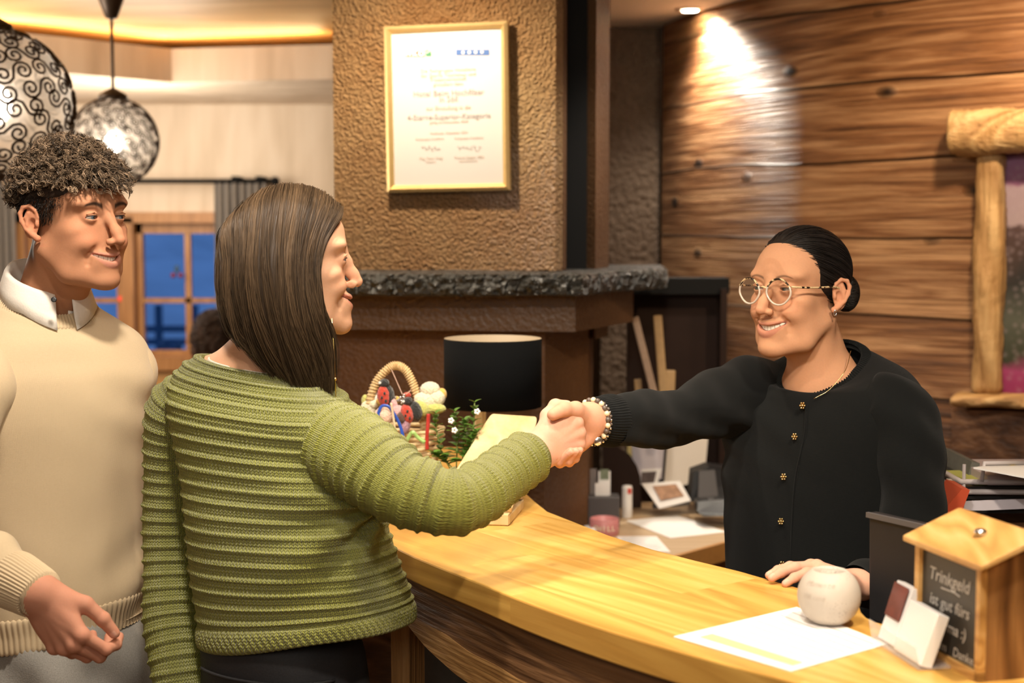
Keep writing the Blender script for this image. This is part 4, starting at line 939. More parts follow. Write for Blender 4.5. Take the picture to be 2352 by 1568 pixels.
M['engr'] = plain('engraved_script', (.50, .43, .36), .8)
def on_globe(sx, ang, z):   # point on the globe at angle & height
    th = math.asin(max(-1, min(1, (z-zc0)/(R_*.965)-math.sin(1.13)))); r = R_*math.cos(th)**.92; return np.array([cbp[0]+r*math.cos(ang), cbp[1]+r*math.sin(ang), z])
for row, (s_t, z_, sz) in enumerate([('Lichter', .078, .0125), ('Momente', .062, .011), ('Wärme', .044, .011)]):
    for k, chh in enumerate(s_t):
        an = -PI/2-1.02+k*sz*.62/R_+row*.0; pz = on_globe(0, an, zc0+z_); nn = pz-np.array([cbp[0], cbp[1], zc0+R_*.9]); nn /= np.linalg.norm(nn)
        tx = np.array([-math.sin(an), math.cos(an), 0]); tz = np.cross(nn, tx); tz = tz if tz[2] > 0 else -tz; text(chh, pz+nn*.0004, tx, tz, sz, M['engr'], hb, shear=.4)
# monitor (rear side) behind counter
t = thing('computer_monitor', 'dark flat computer monitor seen from behind, between the cardigan sleeve and the tip box', 'monitor', tuple(P(2080, 1420, 2.16)))
m0, m1, m2, m3 = P(1994, 1416, 2.19), P(2175, 1440, 2.06), P(2175, 1182, 2.06), P(1994, 1175, 2.19)
m0[2] = m1[2] = ZC-.05; m2[2] = m3[2] = P(1994, 1175, 2.19)[2]
dn = np.cross(m1-m0, (0, 0, 1)); dn /= np.linalg.norm(dn); dn = dn if dn[1] > 0 else -dn
bevel(MB().extr([m0, m1+(m1-m0)*.6, m2+(m2-m3)*.6, m3], dn*.018).build('monitor_shell', M['charcoal'], t), .005, 3)
MB().bar(m3-dn*.002+np.array([0, 0, -.004]), m2+(m2-m3)*.5-dn*.002+np.array([0, 0, -.004]), .006, .008).build('top_edge', M['grey'], t)
MB().bar((m0+m1)/2+dn*.01+np.array([0, 0, .03]), np.array([*((m0+m1)/2)[:2], .78])+dn*.03, .06, .02, up=(1, 0, 0)).build('stand', M['charcoal'], t)
lw = thing('lower_work_surface', 'low brown work surface behind the curved counter', 'work surface', (1.0, 2.25, .76))
MB().prism([(.74, 2.30), (1.2, 2.06), (1.45, 2.10), (1.5, 2.32), (.9, 2.36)], .74, .775).build('work_top', M['base_wood'], lw)
MB().prism([(1.2, 2.12), (1.42, 2.14), (1.42, 2.26), (1.2, 2.26)], 0, .74).build('work_support', M['base_wood'], lw)
# tip box
A = PZ(2112, 1487, ZC); Bp = PZ(2262, 1566, ZC); ab = Bp-A; ab[2] = 0; wl = np.linalg.norm(ab); ab /= wl; pr_ = np.array([-ab[1], ab[0], 0]); pr_ = pr_ if pr_[0] > 0 else -pr_
zE = zat(1298, Bp[1]); hb_ = zE-ZC-.002; dep = .13; up = np.array([0, 0, 1.])
tb = thing('tip_box', 'wooden house-shaped tip box with a chalkboard front and gabled lid', 'tip box', tuple(A))
def tp(u, v, w): return A+ab*u+pr_*v+up*w
MB().extr([tp(0, 0, 0), tp(0, dep, 0), tp(0, dep, hb_), tp(0, dep/2, hb_+.028), tp(0, 0, hb_)], ab*wl).build('box_body', M['box_dark'], tb)
fb = MB(); fbw = .011
for (u0, u1, w0, w1) in ((0, fbw, 0, hb_), (wl-fbw*.8, wl, 0, hb_), (0, wl, 0, .012), (0, wl, hb_-.006, hb_)): fb.extr([tp(u0, 0, w0), tp(u1, 0, w0), tp(u1, 0, w1), tp(u0, 0, w1)], -pr_*.010)
fb.build('front_frame', M['box_wood'], tb)
cbd = MB().extr([tp(fbw, -.001, .012), tp(wl-fbw*.8, -.001, .012), tp(wl-fbw*.8, -.001, hb_-.006), tp(fbw, -.001, hb_-.006)], -pr_*.0035).build('chalkboard', plain('chalkboard', (.035, .032, .028), .42, noise=.5, nscale=9), tb)
rf = MB(); oh = .016
r0, r1, r2 = tp(-oh, -oh-.004, hb_-.002), tp(-oh, dep/2, hb_+.030), tp(-oh, dep+oh, hb_-.002)
rf.extr([r0, r1, r1+up*.010, r0+up*.008], ab*(wl+2*oh)); bevel(rf.build('lid_front_slope', M['box_wood'], tb), .002)
rf = MB(); rf.extr([r1, r2, r2+up*.008, r1+up*.010], ab*(wl+2*oh)); bevel(rf.build('lid_rear_slope', M['box_wood'], tb), .002)
kp = P(2258, 1212, 1.83); kk = tp(wl*.60, dep*.22, hb_+.026); MB().lathe([(.007, 0), (.0085, .002), (.0085, .005), (.005, .008), (.0001, .0085)], kk, 20).build('metal_lock', M['silver'], tb, True)
M['chalk'] = plain('chalk', (.50, .47, .43), .9, noise=.3, nscale=200)
for s_t, u, w, sz in [('Trinkgeld', .49, .76, .0245), ('ist gut fürs', .50, .53, .0215), ('Karma :)', .52, .335, .021), ('Team   Danke!', .56, .14, .0175)]:
    text(s_t, tp(wl*u, -.0052, hb_*w), ab, up, sz, M['chalk'], cbd, shear=.2, bold=.0002)
MB().tube([tp(wl*.38, -.0052, hb_*.665), tp(wl*.58, -.0052, hb_*.67), tp(wl*.66, -.0052, hb_*.655)], .0009, 5).build('chalk_underline', M['chalk'], cbd)
t = thing('wooden_block', 'small upright light wooden block left of the tip box', 'wooden block', tuple(PZ(2098, 1432, ZC)))
bkp = PZ(2098, 1440, ZC); bevel(MB().box(bkp+np.array([.003, .01, .024]), (.018, .03, .048), .2).build('block', M['box_wood'], t), .002)
# card holder with cards
t = thing('card_holder', 'clear acrylic card holder in front of the tip box', 'card holder', tuple(PZ(2090, 1510, ZC)))
h0_, h1_ = PZ(2008, 1466, ZC+.003), PZ(2116, 1536, ZC+.003); hx_ = h1_-h0_; hx_[2] = 0; hl = np.linalg.norm(hx_); hx_ /= hl; hy_ = np.array([-hx_[1], hx_[0], 0]); hy_ = hy_ if hy_[1] > 0 else -hy_
def hp_(u, v, w): return h0_+hx_*u+hy_*v+up*w
MB().box(hp_(hl/2, .018, .0), (hl, .045, .003), ax=(hx_, hy_, up)).build('acrylic_foot', M['acrylic'], t)
MB().extr([hp_(0, -.004, .002), hp_(hl, -.004, .002), hp_(hl, -.009, .028), hp_(0, -.009, .028)], hy_*.0015).build('acrylic_front', M['acrylic'], t)
def card(label, u0, u1, v, h, th, mat, side=None, face=None):
    tt = thing('card_stack', label, 'card stack', tuple(hp_(u0, v, .003)))
    lean = .35
    pts = [hp_(u0, v, .003), hp_(u1, v, .003), hp_(u1, v+h*lean, .003+h), hp_(u0, v+h*lean, .003+h)]
    bevel(MB().extr(pts, hy_*th-up*th*.3).build('cards', mat, tt), .001)
    if face: MB().extr([p_-hy_*.001+hx_*(.004 if i in (0, 3) else -.004)+up*(.022 if i < 2 else -.003) for i, p_ in enumerate(pts)], hy_*.0006).build('printed_face', face, tt)
card('stack of plain white cards in the clear holder, beside the chalkboard', hl*.42, hl*.98, .0, .066, .016, M['paper'])
card('booklet with a red and dark cover in the clear holder, left of the white cards', .002, hl*.36, .004, .078, .012, M['paper'], face=None)
mmf = MB().extr([hp_(.003, .0015+.012, .035), hp_(hl*.33, .0015+.012, .035), hp_(hl*.33, .0275, .079), hp_(.003, .0275, .079)], -hy_*.0008)
tag(mmf.build('booklet_cover', plain('booklet_cover_print', (.16, .03, .02), .35, noise=.6, nscale=40)), 'dark red printed cover standing against the left booklet', 'booklet')

# ================================================================ PAPER TRAYS AT RIGHT
YT = 2.75
sb = thing('side_cabinet', 'wooden side cabinet carrying the paper trays at the right', 'cabinet', (1.15, 3.0, 0))
zS = zat(1205, YT)
MB().box((1.32, 3.02, zS/2), (.86, .6, zS)).build('cabinet_body', M['base_wood'], sb)
tr = thing('paper_tray', 'stacked black and silver letter trays full of papers at the right edge', 'letter tray', (xat(2300, YT), YT, zS))
def tray(z, m, rail):
    x0 = xat(2222, YT); b_ = MB(); b_.box((x0+.2, YT+.13, z), (.40, .26, .006)); b_.build('tray_shelf', m, tr)
    MB().tube([(x0-.005, YT+.26, z+.012), (x0-.005, YT, z+.012), (x0+.4, YT-.005, z+.010)], .0055, 8).build('tray_rail', rail, tr, True)
M['rail'] = plain('grey_tray_rail', (.55, .50, .50), .35)
tray(zat(1175, YT), M['charcoal'], M['rail']); tray(zat(1143, YT), M['black'], M['rail']); tray(zat(1120, YT), M['black'], M['rail'])
for dx, dy in ((0, .0), (0, .26), (.4, 0), (.4, .26)): MB().tube([(xat(2222, YT)+dx, YT+dy, zS), (xat(2222, YT)+dx, YT+dy, zat(1066, YT))], .0035, 6).build('tray_upright', M['rail'], tr)
MB().tube([(xat(2262, YT), YT-.002, zat(1105, YT)), (xat(2268, YT), YT+.0, zat(1064, YT)), (xat(2400, YT), YT+.05, zat(1072, YT))], .0045, 8).build('top_wire', M['rail'], tr, True)
def stackitem(name, label, cat, px0, py0, Y, sx, sy, sz, mat, rz=0.0, ty=0.0):
    p = P(px0, py0, Y); o = MB().box(p+np.array([sx/2, sy/2, 0]), (sx, sy, sz), rz).build(name, mat); bevel(o, .002); return tag(o, label, cat)
stackitem('bound_book', 'thick pinkish-grey bound book lying on the upper tray', 'book', 2268, 1103, YT, .22, .2, .020, plain('grey_pink_cover', (.46, .38, .38), .5))
stackitem('green_notepad', 'olive green notepad corner sticking out left under the grey book', 'notepad', 2228, 1111, YT+.01, .1, .15, .005, plain('olive_paper', (.42, .42, .10), .6), .1)
o = tag(MB().extr([P(2236, 1076, 2.7), P(2352, 1098, 2.62), P(2480, 1075, 2.75), P(2352, 1062, 2.95)], (0, 0, .003)).build('loose_sheets', M['paper']), 'white sheets with yellow highlights on top of the paper trays', 'paper')
hl_ = MB()
for (x0, y0, x1, y1) in ((2283, 1078, 2305, 1076), (2318, 1074, 2334, 1071), (2340, 1086, 2360, 1084)): hl_.bar(P(x0, y0, 2.74)+np.array([0, 0, .002]), P(x1, y1, 2.78)+np.array([0, 0, .002]), .012, .0008)
hl_.build('yellow_highlight', M['yellow'], o)
o = tag(MB().extr([P(2210, 1145, 2.85), P(2232, 1150, 2.85), P(2251, 1064, 2.85), P(2232, 1060, 2.85)], (.0, .2, 0)).build('grey_binder', plain('grey_binder_cloth', (.12, .12, .10), .7, noise=.2)), 'dark grey binder leaning upright left of the trays', 'binder')
o = tag(MB().extr([P(2168, 1215, 2.66), P(2200, 1200, 2.66), P(2228, 1125, 2.66), P(2210, 1122, 2.66), P(2178, 1160, 2.66)], (.0, .1, 0)).build('red_folder', plain('red_folder_card', (.55, .08, .03), .5)), 'orange-red folder leaning left of the trays, behind the dark sleeve', 'folder')
o = tag(MB().extr([P(2172, 1200, 2.78), P(2215, 1190, 2.78), P(2214, 1108, 2.78), P(2184, 1104, 2.78), P(2182, 1122, 2.78), P(2170, 1122, 2.78)], (.0, .03, 0)).build('white_envelope', M['paper_warm']), 'crumpled white paper standing behind the red folder', 'paper')
o = tag(MB().extr([P(2212, 1172, 2.71), P(2260, 1172, 2.71), P(2252, 1150, 2.71), P(2218, 1150, 2.71)], (.1, .02, 0)).build('lilac_papers', M['lilac']), 'lilac-white sheets in the lowest tray', 'paper')

# ================================================================ RUSTIC PICTURE FRAME ON THE RIGHT WALL
wpA, tW, nW = wallpt(2200); wpB, _, _ = wallpt(2450)
tv = (wpB-wpA); tv /= np.linalg.norm(tv); tv3 = np.array([tv[0], tv[1], 0]); nv = np.array([tv[1], -tv[0], 0]); nv = nv if nv[1] < 0 else -nv
base = np.array([wpA[0], wpA[1], 0])
def onw(px, off, py):
    """point at pixel on plane parallel to wall, off m in front"""
    o = base+nv*off; d = ray(px, py); n2 = nv[:2]; t_ = ((o[0])*n2[0]+(o[1])*n2[1])/(d[0]*n2[0]+d[1]*n2[1]); return np.array([d[0]*t_, d[1]*t_, CAM_Z+d[2]*t_])
pf_ = thing('rustic_picture_frame', 'rough-hewn log picture frame mounted on the right board wall', 'picture frame', tuple(onw(2260, .05, 900)))
def log(name, a, b, ry, rz_, mat, seed, n=40, m=20, sq=3.0):
    r = np.random.default_rng(seed); a = np.array(a); b = np.array(b); d = (b-a); L = np.linalg.norm(d); d /= L
    u = nv; w = np.cross(d, u); V = []; ph = r.uniform(0, 6, 6)
    for i in range(n):
        t_ = i/(n-1); c = a+(b-a)*t_
        for k in range(m):
            al = 2*PI*k/m; ca, sa = math.cos(al), math.sin(al); rr = (abs(ca)**sq+abs(sa)**sq)**(-1/sq)
            bmpv = 1+.07*math.sin(t_*9+ph[0]+al*2)+.05*math.sin(t_*23+ph[1]+al*3)+.02*r.normal()
            e = 1 if 0 < i < n-1 else .8
            V.append(c+(u*ca*ry+w*sa*rz_)*rr*bmpv*e)
    F = [(i*m+k, i*m+(k+1) % m, (i+1)*m+(k+1) % m, (i+1)*m+k) for i in range(n-1) for k in range(m)]+[tuple(range(m-1, -1, -1)), tuple((n-1)*m+k for k in range(m))]
    return mesh_obj(name, V, F, mat, pf_, True)
log('top_log', onw(2186, .085, 307), onw(2560, .085, 290), .075, .062, M['hewn'], 1, 60)
log('upright_log', onw(2277, .055, 352), onw(2268, .055, 902), .05, .040, M['hewn_v'], 2, 60)
log('bottom_shelf', onw(2194, .075, 916), onw(2560, .075, 925), .07, .019, M['hewn'], 3, 50)
lo = [onw(2192, .006, 938), onw(2560, .006, 950), onw(2560, .006, 1200), onw(2192, .006, 1200)]
MB().extr(lo, nv*.03).build('lower_board', M['base_wood'], pf_)
def picmat():
    m, nt, b = nmat('alpine_poster'); L = nt.links; tc = N_(nt, 'ShaderNodeTexCoord'); sp = N_(nt, 'ShaderNodeSeparateXYZ'); L.new(tc.outputs['Object'], sp.inputs[0])
    n = N_(nt, 'ShaderNodeTexNoise', i_Scale=9.0, i_Detail=6.0); L.new(tc.outputs['Object'], n.inputs['Vector'])
    z = math_(nt, 'ADD', sp.outputs[2], math_(nt, 'MULTIPLY', n.outputs[0], .12))
    zz = lambda py: zat(py, 4.1)+.06
    lo_, hi_ = zz(905), zz(350); u = math_(nt, 'DIVIDE', math_(nt, 'SUBTRACT', z, lo_), hi_-lo_)
    c = ramp(nt, u, [(.0, (.30, .04, .14)), (.10, (.38, .07, .2)), (.16, (.05, .06, .04)), (.32, (.10, .11, .09)), (.50, (.03, .03, .03)), (.60, (.07, .045, .04)), (.70, (.10, .06, .06)), (.72, (.42, .33, .36)), (.84, (.40, .30, .35)), (.86, (.25, .10, .20)), (1, (.28, .12, .24))])
    n2 = N_(nt, 'ShaderNodeTexVoronoi', i_Scale=45.0); L.new(tc.outputs['Object'], n2.inputs['Vector'])
    c = mix(nt, math_(nt, 'MULTIPLY', ramp(nt, n2.outputs['Distance'], [(.1, (1, 1, 1)), (.5, (0, 0, 0))]), .4), c, mix(nt, .5, c, (.5, .4, .45))); L.new(c, b.inputs['Base Color']); b.inputs['Roughness'].default_value = .3
    return m
MB().extr([onw(2296, .012, 352), onw(2560, .012, 340), onw(2560, .012, 912), onw(2296, .012, 904)], nv*.006).build('landscape_picture', picmat(), pf_)
# ================================================================ SDF TOOLKIT (organic bodies)
nz = lambda v: np.array(v, float)/np.linalg.norm(v)
class SDF:
    def __init__(s, lo, hi, h):
        s.lo = np.array(lo, float); s.h = h; s.n = np.ceil((np.array(hi)-s.lo)/h).astype(int)+1
        s.D = np.full(tuple(s.n), .06, dtype=np.float32)
    def _sl(s, lo, hi, mrg):
        a = np.clip(np.floor((np.array(lo)-mrg-s.lo)/s.h).astype(int), 0, s.n); b = np.clip(np.ceil((np.array(hi)+mrg-s.lo)/s.h).astype(int)+1, 0, s.n)
        if np.any(b <= a): return None
        g = [s.lo[i]+s.h*np.arange(a[i], b[i]) for i in range(3)]
        return tuple(slice(a[i], b[i]) for i in range(3)), np.stack(np.meshgrid(*g, indexing='ij'), -1)
    def _comb(s, sl, d, k, op):
        A = s.D[sl]
        if op == 'u':
            if k <= 0: s.D[sl] = np.minimum(A, d)
            else: h = np.clip(.5+.5*(d-A)/k, 0, 1); s.D[sl] = d*(1-h)+A*h-k*h*(1-h)
        else:
            d = -d
            if k <= 0: s.D[sl] = np.maximum(A, d)
            else: h = np.clip(.5-.5*(d-A)/k, 0, 1); s.D[sl] = d*(1-h)+A*h+k*h*(1-h)
    def ell(s, c, r, k=.01, op='u', R=None):
        c = np.array(c, float); r = np.array(r, float)
        if r.ndim == 0: r = np.array([r, r, r])
        m = r.max() if R is not None else r
        q = s._sl(c-m, c+m, k+3*s.h)
        if q is None: return s
        sl, X = q; p = X-c
        if R is not None: p = p@np.array(R, float).T
        k0 = np.sqrt(((p/r)**2).sum(-1))+1e-9; k1 = np.sqrt(((p/r**2)**2).sum(-1))+1e-9
        s._comb(sl, k0*(k0-1)/k1, k, op); return s
    def cap(s, a, b, ra, rb=None, k=.01, op='u'):
        a = np.array(a, float); b = np.array(b, float); rb = ra if rb is None else rb; m = max(ra, rb)
        q = s._sl(np.minimum(a, b)-m, np.maximum(a, b)+m, k+3*s.h)
        if q is None: return s
        sl, X = q; ab = b-a; t = np.clip(((X-a)@ab)/(ab@ab+1e-12), 0, 1)
        d = np.linalg.norm(X-a-t[..., None]*ab, axis=-1)-(ra+(rb-ra)*t)
        s._comb(sl, d, k, op); return s
    def chain(s, pts, rr, k=.01, op='u'):
        if np.isscalar(rr): rr = [rr]*len(pts)
        for i in range(len(pts)-1): s.cap(pts[i], pts[i+1], rr[i], rr[i+1], k, op)
        return s
    def mesh(s, smooth=1):
        D = s.D; S = D < 0; h = s.h
        nx, ny, nz_ = D.shape
        c = [S[i:nx-1+i, j:ny-1+j, l:nz_-1+l] for i in (0, 1) for j in (0, 1) for l in (0, 1)]
        cnt = sum(x.astype(np.int8) for x in c); act = (cnt > 0) & (cnt < 8)
        idx = np.argwhere(act); nv = len(idx); vid = np.full(act.shape, -1, dtype=np.int64); vid[act] = np.arange(nv)
        acc = np.zeros((nv, 3)); w = np.zeros(nv); corners = [(i, j, l) for i in (0, 1) for j in (0, 1) for l in (0, 1)]
        for a in range(8):
            for b in range(a+1, 8):
                ca, cb = np.array(corners[a]), np.array(corners[b])
                if np.abs(ca-cb).sum() != 1: continue
                ia, ib = idx+ca, idx+cb; da = D[ia[:, 0], ia[:, 1], ia[:, 2]]; db = D[ib[:, 0], ib[:, 1], ib[:, 2]]
                m = (da < 0) != (db < 0); t = np.where(m, da/(da-db+1e-12*(da == db)), 0)
                acc += np.where(m[:, None], ca+(cb-ca)*t[:, None], 0); w += m
        V = s.lo+h*(idx+acc/w[:, None])
        Fs = []
        for ax in range(3):
            a1, a2 = (ax+1) % 3, (ax+2) % 3
            sl0 = [slice(None)]*3; sl1 = [slice(None)]*3; sl0[ax] = slice(0, -1); sl1[ax] = slice(1, None)
            S0, S1 = S[tuple(sl0)], S[tuple(sl1)]; e = np.argwhere(S0 != S1); sg = S0[tuple(e.T)]
            ok = (e[:, a1] > 0) & (e[:, a2] > 0) & (e[:, a1] < D.shape[a1]-1) & (e[:, a2] < D.shape[a2]-1); e = e[ok]; sg = sg[ok]
            q = []
            for d1, d2 in ((-1, -1), (0, -1), (0, 0), (-1, 0)):
                f = e.copy(); f[:, a1] += d1; f[:, a2] += d2; q.append(vid[tuple(f.T)])
            q = np.stack(q, 1); q[~sg] = q[~sg][:, ::-1]; Fs.append(q)
        F = np.vstack(Fs); F = F[(F >= 0).all(1)]
        for _ in range(smooth):
            acc = np.zeros_like(V); n = np.zeros(len(V))
            for i in range(4):
                a, b = F[:, i], F[:, (i+1) % 4]
                for k_ in range(3): acc[:, k_] += np.bincount(a, V[b, k_], len(V))+np.bincount(b, V[a, k_], len(V))
                n += np.bincount(a, minlength=len(V))+np.bincount(b, minlength=len(V))
            V = V*.5+.5*acc/np.maximum(n, 1)[:, None]
        return V, F
def merge(parts):
    V = []; F = []; C = []; n = 0
    for v, f, c in parts: V.append(v); F.append(f+n); C.append(c); n += len(v)
    return np.vstack(V), np.vstack(F), np.vstack(C)
def sstep(a, b, x): t = np.clip((x-a)/(b-a), 0, 1); return t*t*(3-2*t)
def blend(C, w, col): return C*(1-w[:, None])+np.array(col)*w[:, None]

# ---- head in local coords: +y forward, +x = subject's right?, z up. x>0 is the subject's RIGHT when looking +y
def head_frame(origin, yaw_dir, scale=1.0, pitch=0.0, roll=0.0):
    f = nz([yaw_dir[0], yaw_dir[1], 0]); r = np.array([f[1], -f[0], 0]); u = np.array([0, 0, 1.])
    c, s = math.cos(pitch), math.sin(pitch); f2 = f*c+u*s; u2 = u*c-f*s
    c, s = math.cos(roll), math.sin(roll); r2 = r*c+u2*s; u3 = u2*c-r*s
    R = np.stack([r2, f2, u3], 1)*scale   # columns
    return R, np.array(origin, float)
def build_head(o, R, neck_base, neck_r=.054, fem=True, smile=1.0, skin=(.62, .36, .23), lip=(.50, .20, .15), h=.00135, extra=None, jaw=1.0, open_=1.0, nose=1.0, hollow=0.0, neck_top=None, mwid=.0300, lipt=1.0, iris=(.16, .20, .24), age=0.0, brow=(.1, .06, .04), cheek=(.62, .25, .16)):
    Ri = np.linalg.inv(R); nb = Ri@(np.array(neck_base)-o)
    lo = np.array([-.115, -.13, min(-.16, nb[2]-.03)]); hi = np.array([.115, .135, .14]); lo[:2] = np.minimum(lo[:2], nb[:2]-.075); hi[:2] = np.maximum(hi[:2], nb[:2]+.075)
    ex_w = []
    if extra:
        for a, b, ra, rb, k in extra:
            a2, b2 = Ri@(np.array(a)-o), Ri@(np.array(b)-o); ex_w.append((a2, b2, ra, rb, k)); m = max(ra, rb)+.01
            lo = np.minimum(lo, np.minimum(a2, b2)-m); hi = np.maximum(hi, np.maximum(a2, b2)+m)
    S = SDF(lo, hi, h)
    jw = jaw
    S.ell((0, -.016, .046), (.073, .096, .078), 0)                                   # cranium
    S.ell((0, .036, .040), (.060, .052, .052), .02)                                  # forehead
    S.ell((0, .026, -.030), (.058*jw, .058, .066), .03)                              # mid face
    S.chain([(-.054*jw, -.004, -.050), (-.044*jw, .034, -.085), (-.014, .071, -.100)], [.017, .015, .014], .022)   # jaw line
    S.chain([(.054*jw, -.004, -.050), (.044*jw, .034, -.085), (.014, .071, -.100)], [.017, .015, .014], .022)
    S.ell((0, .050, -.078), (.036*jw, .034, .030), .02)
    S.ell((0, .079, -.099), (.017, .0135, .0145), .014)                                # chin
    S.ell((0, .074, -.066), (.028, .019, .022), .014)                                  # muzzle
    for sx in (-1, 1):
        S.ell((sx*.043, .052, -.014), (.021, .021, .016), .018)                        # cheekbone
        S.ell((sx*.036, .066, -.033-.001*smile), (.018, .0160, .015), .012)            # smiling cheek
        S.ell((sx*.046*jw, .030, -.046), (.014, .030, .028), .022)                     # cheek hollow fill
        S.ell((sx*.036, .065, .034), (.022, .018, .010), .014)                         # brow ridge
        S.ell((sx*.031, .092, .011), (.017, .013, .0105), .010, 's')                   # socket
    S.chain([(0, .080, .026), (0, .089, .006), (0, .1015*nose, -.016), (0, .1085*nose, -.029)], [.010, .0075, .0085, .0095], .009)   # nose
    for sx in (-1, 1):
        S.ell((sx*.0115, .0965*nose, -.033), (.0068, .0095, .0065), .006)
        S.ell((sx*.0062, .1015*nose, -.0405), (.0034, .0055, .0034), .002, 's')        # nostril
    # mouth path
    mz = -.0615; mw = mwid
    def mp_(t, dz=0, dy=0): x = mw*t; return np.array([x, .0945-.016*t*t-.010*t**4+dy, mz+.0105*smile*t*t+dz*(1-t*t)**.7])
    ts = np.linspace(-1, 1, 13)
    S.chain([mp_(t, .0055, -.0052) for t in ts], [.0024+.0022*(1-abs(t))**.5 for t in ts], .006)
    S.chain([mp_(t, -.0088*open_-.001, -.0062) for t in ts], [.0026+.0020*(1-abs(t))**.5 for t in ts], .007)
    S.chain([mp_(t*.94, -.0012*open_, .0015) for t in ts], [.0012+.0036*open_*(1-abs(t))**.6 for t in ts], .0015, 's')
    S.chain([mp_(t*.94, -.0012*open_, -.006) for t in ts], [.0012+.0036*open_*(1-abs(t))**.6 for t in ts], .001, 's')
    for sx in (-1, 1):  # nasolabial fold & mouth corner
        S.chain([(sx*.0185, .0905, -.034), (sx*.030, .0815, -.046), (sx*.0375, .0735, -.060), (sx*.037, .071, -.070)], [.0024, .0030, .0028, .0018], .007, 's')
        S.ell((sx*(mw+.0035), .0745, mz+.0105*smile), (.0028, .0045, .0032), .004, 's')
    # eyes: lids
    E = {}
    for sx in (-1, 1):
        e = np.array([sx*.0315, .0705, .010]); E[sx] = e
        S.ell(e, .0143, .004)
        S.ell(e+np.array([0, .014, -.0006]), (.0128, .018, .0047-.0019*smile), .0010, 's')
        S.chain([e+np.array([-.013, .0095, .0050]), e+np.array([0, .0148, .0088]), e+np.array([.013, .0095, .0050])], .0012, .002)    # upper lid fold
    # ears
    for sx in (-1, 1):
        ec = np.array([sx*.0765, -.016, .0]); a = nz([sx*.32, -.93, 0]); up = nz([0, -.17, 1.0]); nn = np.cross(a, up)*(-sx); 
        def ep(u, v, w=0): return ec+a*u+up*v+np.array([sx, 0, 0])*w
        S.ell(ep(.004, .002), (.0045, .0155, .0275), .004, 'u', np.stack([nz(np.cross(a, up)), a, up]))
        rim = [ep(-.011, .010, .001), ep(-.010, .022, .003), ep(-.001, .0305, .004), ep(.011, .0285, .005), ep(.0175, .018, .006), ep(.0175, .004, .006), ep(.012, -.010, .005), ep(.004, -.019, .003), ep(-.004, -.026, .001)]
        S.chain(rim, [.0022, .003, .0035, .0037, .0037, .0034, .0032, .0042, .0062], .0025)
        S.chain([ep(.004, .019, .004), ep(.010, .010, .004), ep(.0085, -.002, .004), ep(.001, -.010, .004)], [.0022, .0026, .0026, .0022], .003)
        S.ell(ep(-.001, -.001, .0045), (.0065, .0075, .010), .003, 's')
        S.ell(ep(-.0085, -.001, .003), (.003, .004, .0055), .003)
    # neck
    nt = np.array([0, -.028, -.045])
    S.cap(nt, nb, .050 if fem else .056, neck_r, .025)
    S.cap((0, .01, -.085), nb+np.array([0, .022, .02]), .030, .034, .02)
    for sx in (-1, 1): S.cap((sx*.052, -.025, -.045), nb+np.array([sx*.012, .036, -.005]), .012, .011, .018)   # sternomastoid
    for a2, b2, ra, rb, k in ex_w: S.cap(a2, b2, ra, rb, k)
    V, F = S.mesh(3)
    # colours
    C = np.tile(np.array(skin, float), (len(V), 1)); x, y, z = V.T
    r_ = np.random.default_rng(1)
    ck = np.exp(-(((np.abs(x)-.038)/.020)**2+((z+.022)/.020)**2))*(y > .03); C = blend(C, ck*.38, cheek)
    C = blend(C, np.exp(-((x/.012)**2+((z+.028)/.012)**2))*(y > .09)*.30, cheek)
    er = sstep(.068, .074, np.abs(x))*(np.abs(z) < .04)*(y < .02); C = blend(C, er*.35, cheek)
    # lips
    t = np.clip(x/mw, -1, 1); zc = mz+.0105*smile*t*t; dz = z-zc; wup = (1-t*t)**.7
    li = (np.abs(x) < mw*1.02)*(y > .06)*sstep(-.0140*open_*wup-.0045, -.0140*open_*wup-.0028, dz)*(1-sstep(.0078*wup+.0010, .0078*wup+.0024, dz)); C = blend(C, li*.75, lip)
    inn = li*(np.abs(dz+.0012*open_) < .0036*(1-np.abs(t))**.6+.0003)*(y < .0935-.016*t*t-.010*t**4-.0015); C = blend(C, inn*.9, (.12, .02, .015))
    # eyelid line / lashes
    for sx in (-1, 1):
        e = E[sx]; dx = (x-e[0])/.0128; dzz = (z-(e[2]-.0006))/(.0047-.0019*smile); rr = np.sqrt(dx**2+dzz**2); ln = np.exp(-((rr-1.08)/.16)**2)*(y > e[1]+.004)*(dzz > -.15)*(np.abs(dx) < 1.15); C = blend(C, np.clip(ln, 0, 1)*.55, cheek)
        ln2 = np.exp(-((rr-1.1)/.25)**2)*(y > e[1]+.004)*(dzz <= -.15); C = blend(C, ln2*.35, cheek)
        # eyebrow
        u = (x*sx-.012)/.036; bz = .0275+.0075*np.sin(np.clip(u, 0, 1)*2.3)-.004*np.clip(u, 0, 1)**2; bw = (.0030 if fem else .0056)*(1-.6*np.clip(u, 0, 1)); b = sstep(0, .1, u)*(1-sstep(.9, 1.05, u))*(y > .04)*np.exp(-(np.abs(z-bz)/bw)**3); C = blend(C, np.clip(b, 0, 1)*(.75 if fem else .97), brow)
    return dict(V=V, F=F, C=C, E=E, R=R, o=o, nb=nb, mp=mp_, mw=mw, smile=smile, open=open_, iris=iris, mz=mz)
def to_world(H, V): return H['o']+np.asarray(V, float)@H['R'].T
def head_mask_color(H, fn):
    H['C'] = fn(H['V'], H['C'])
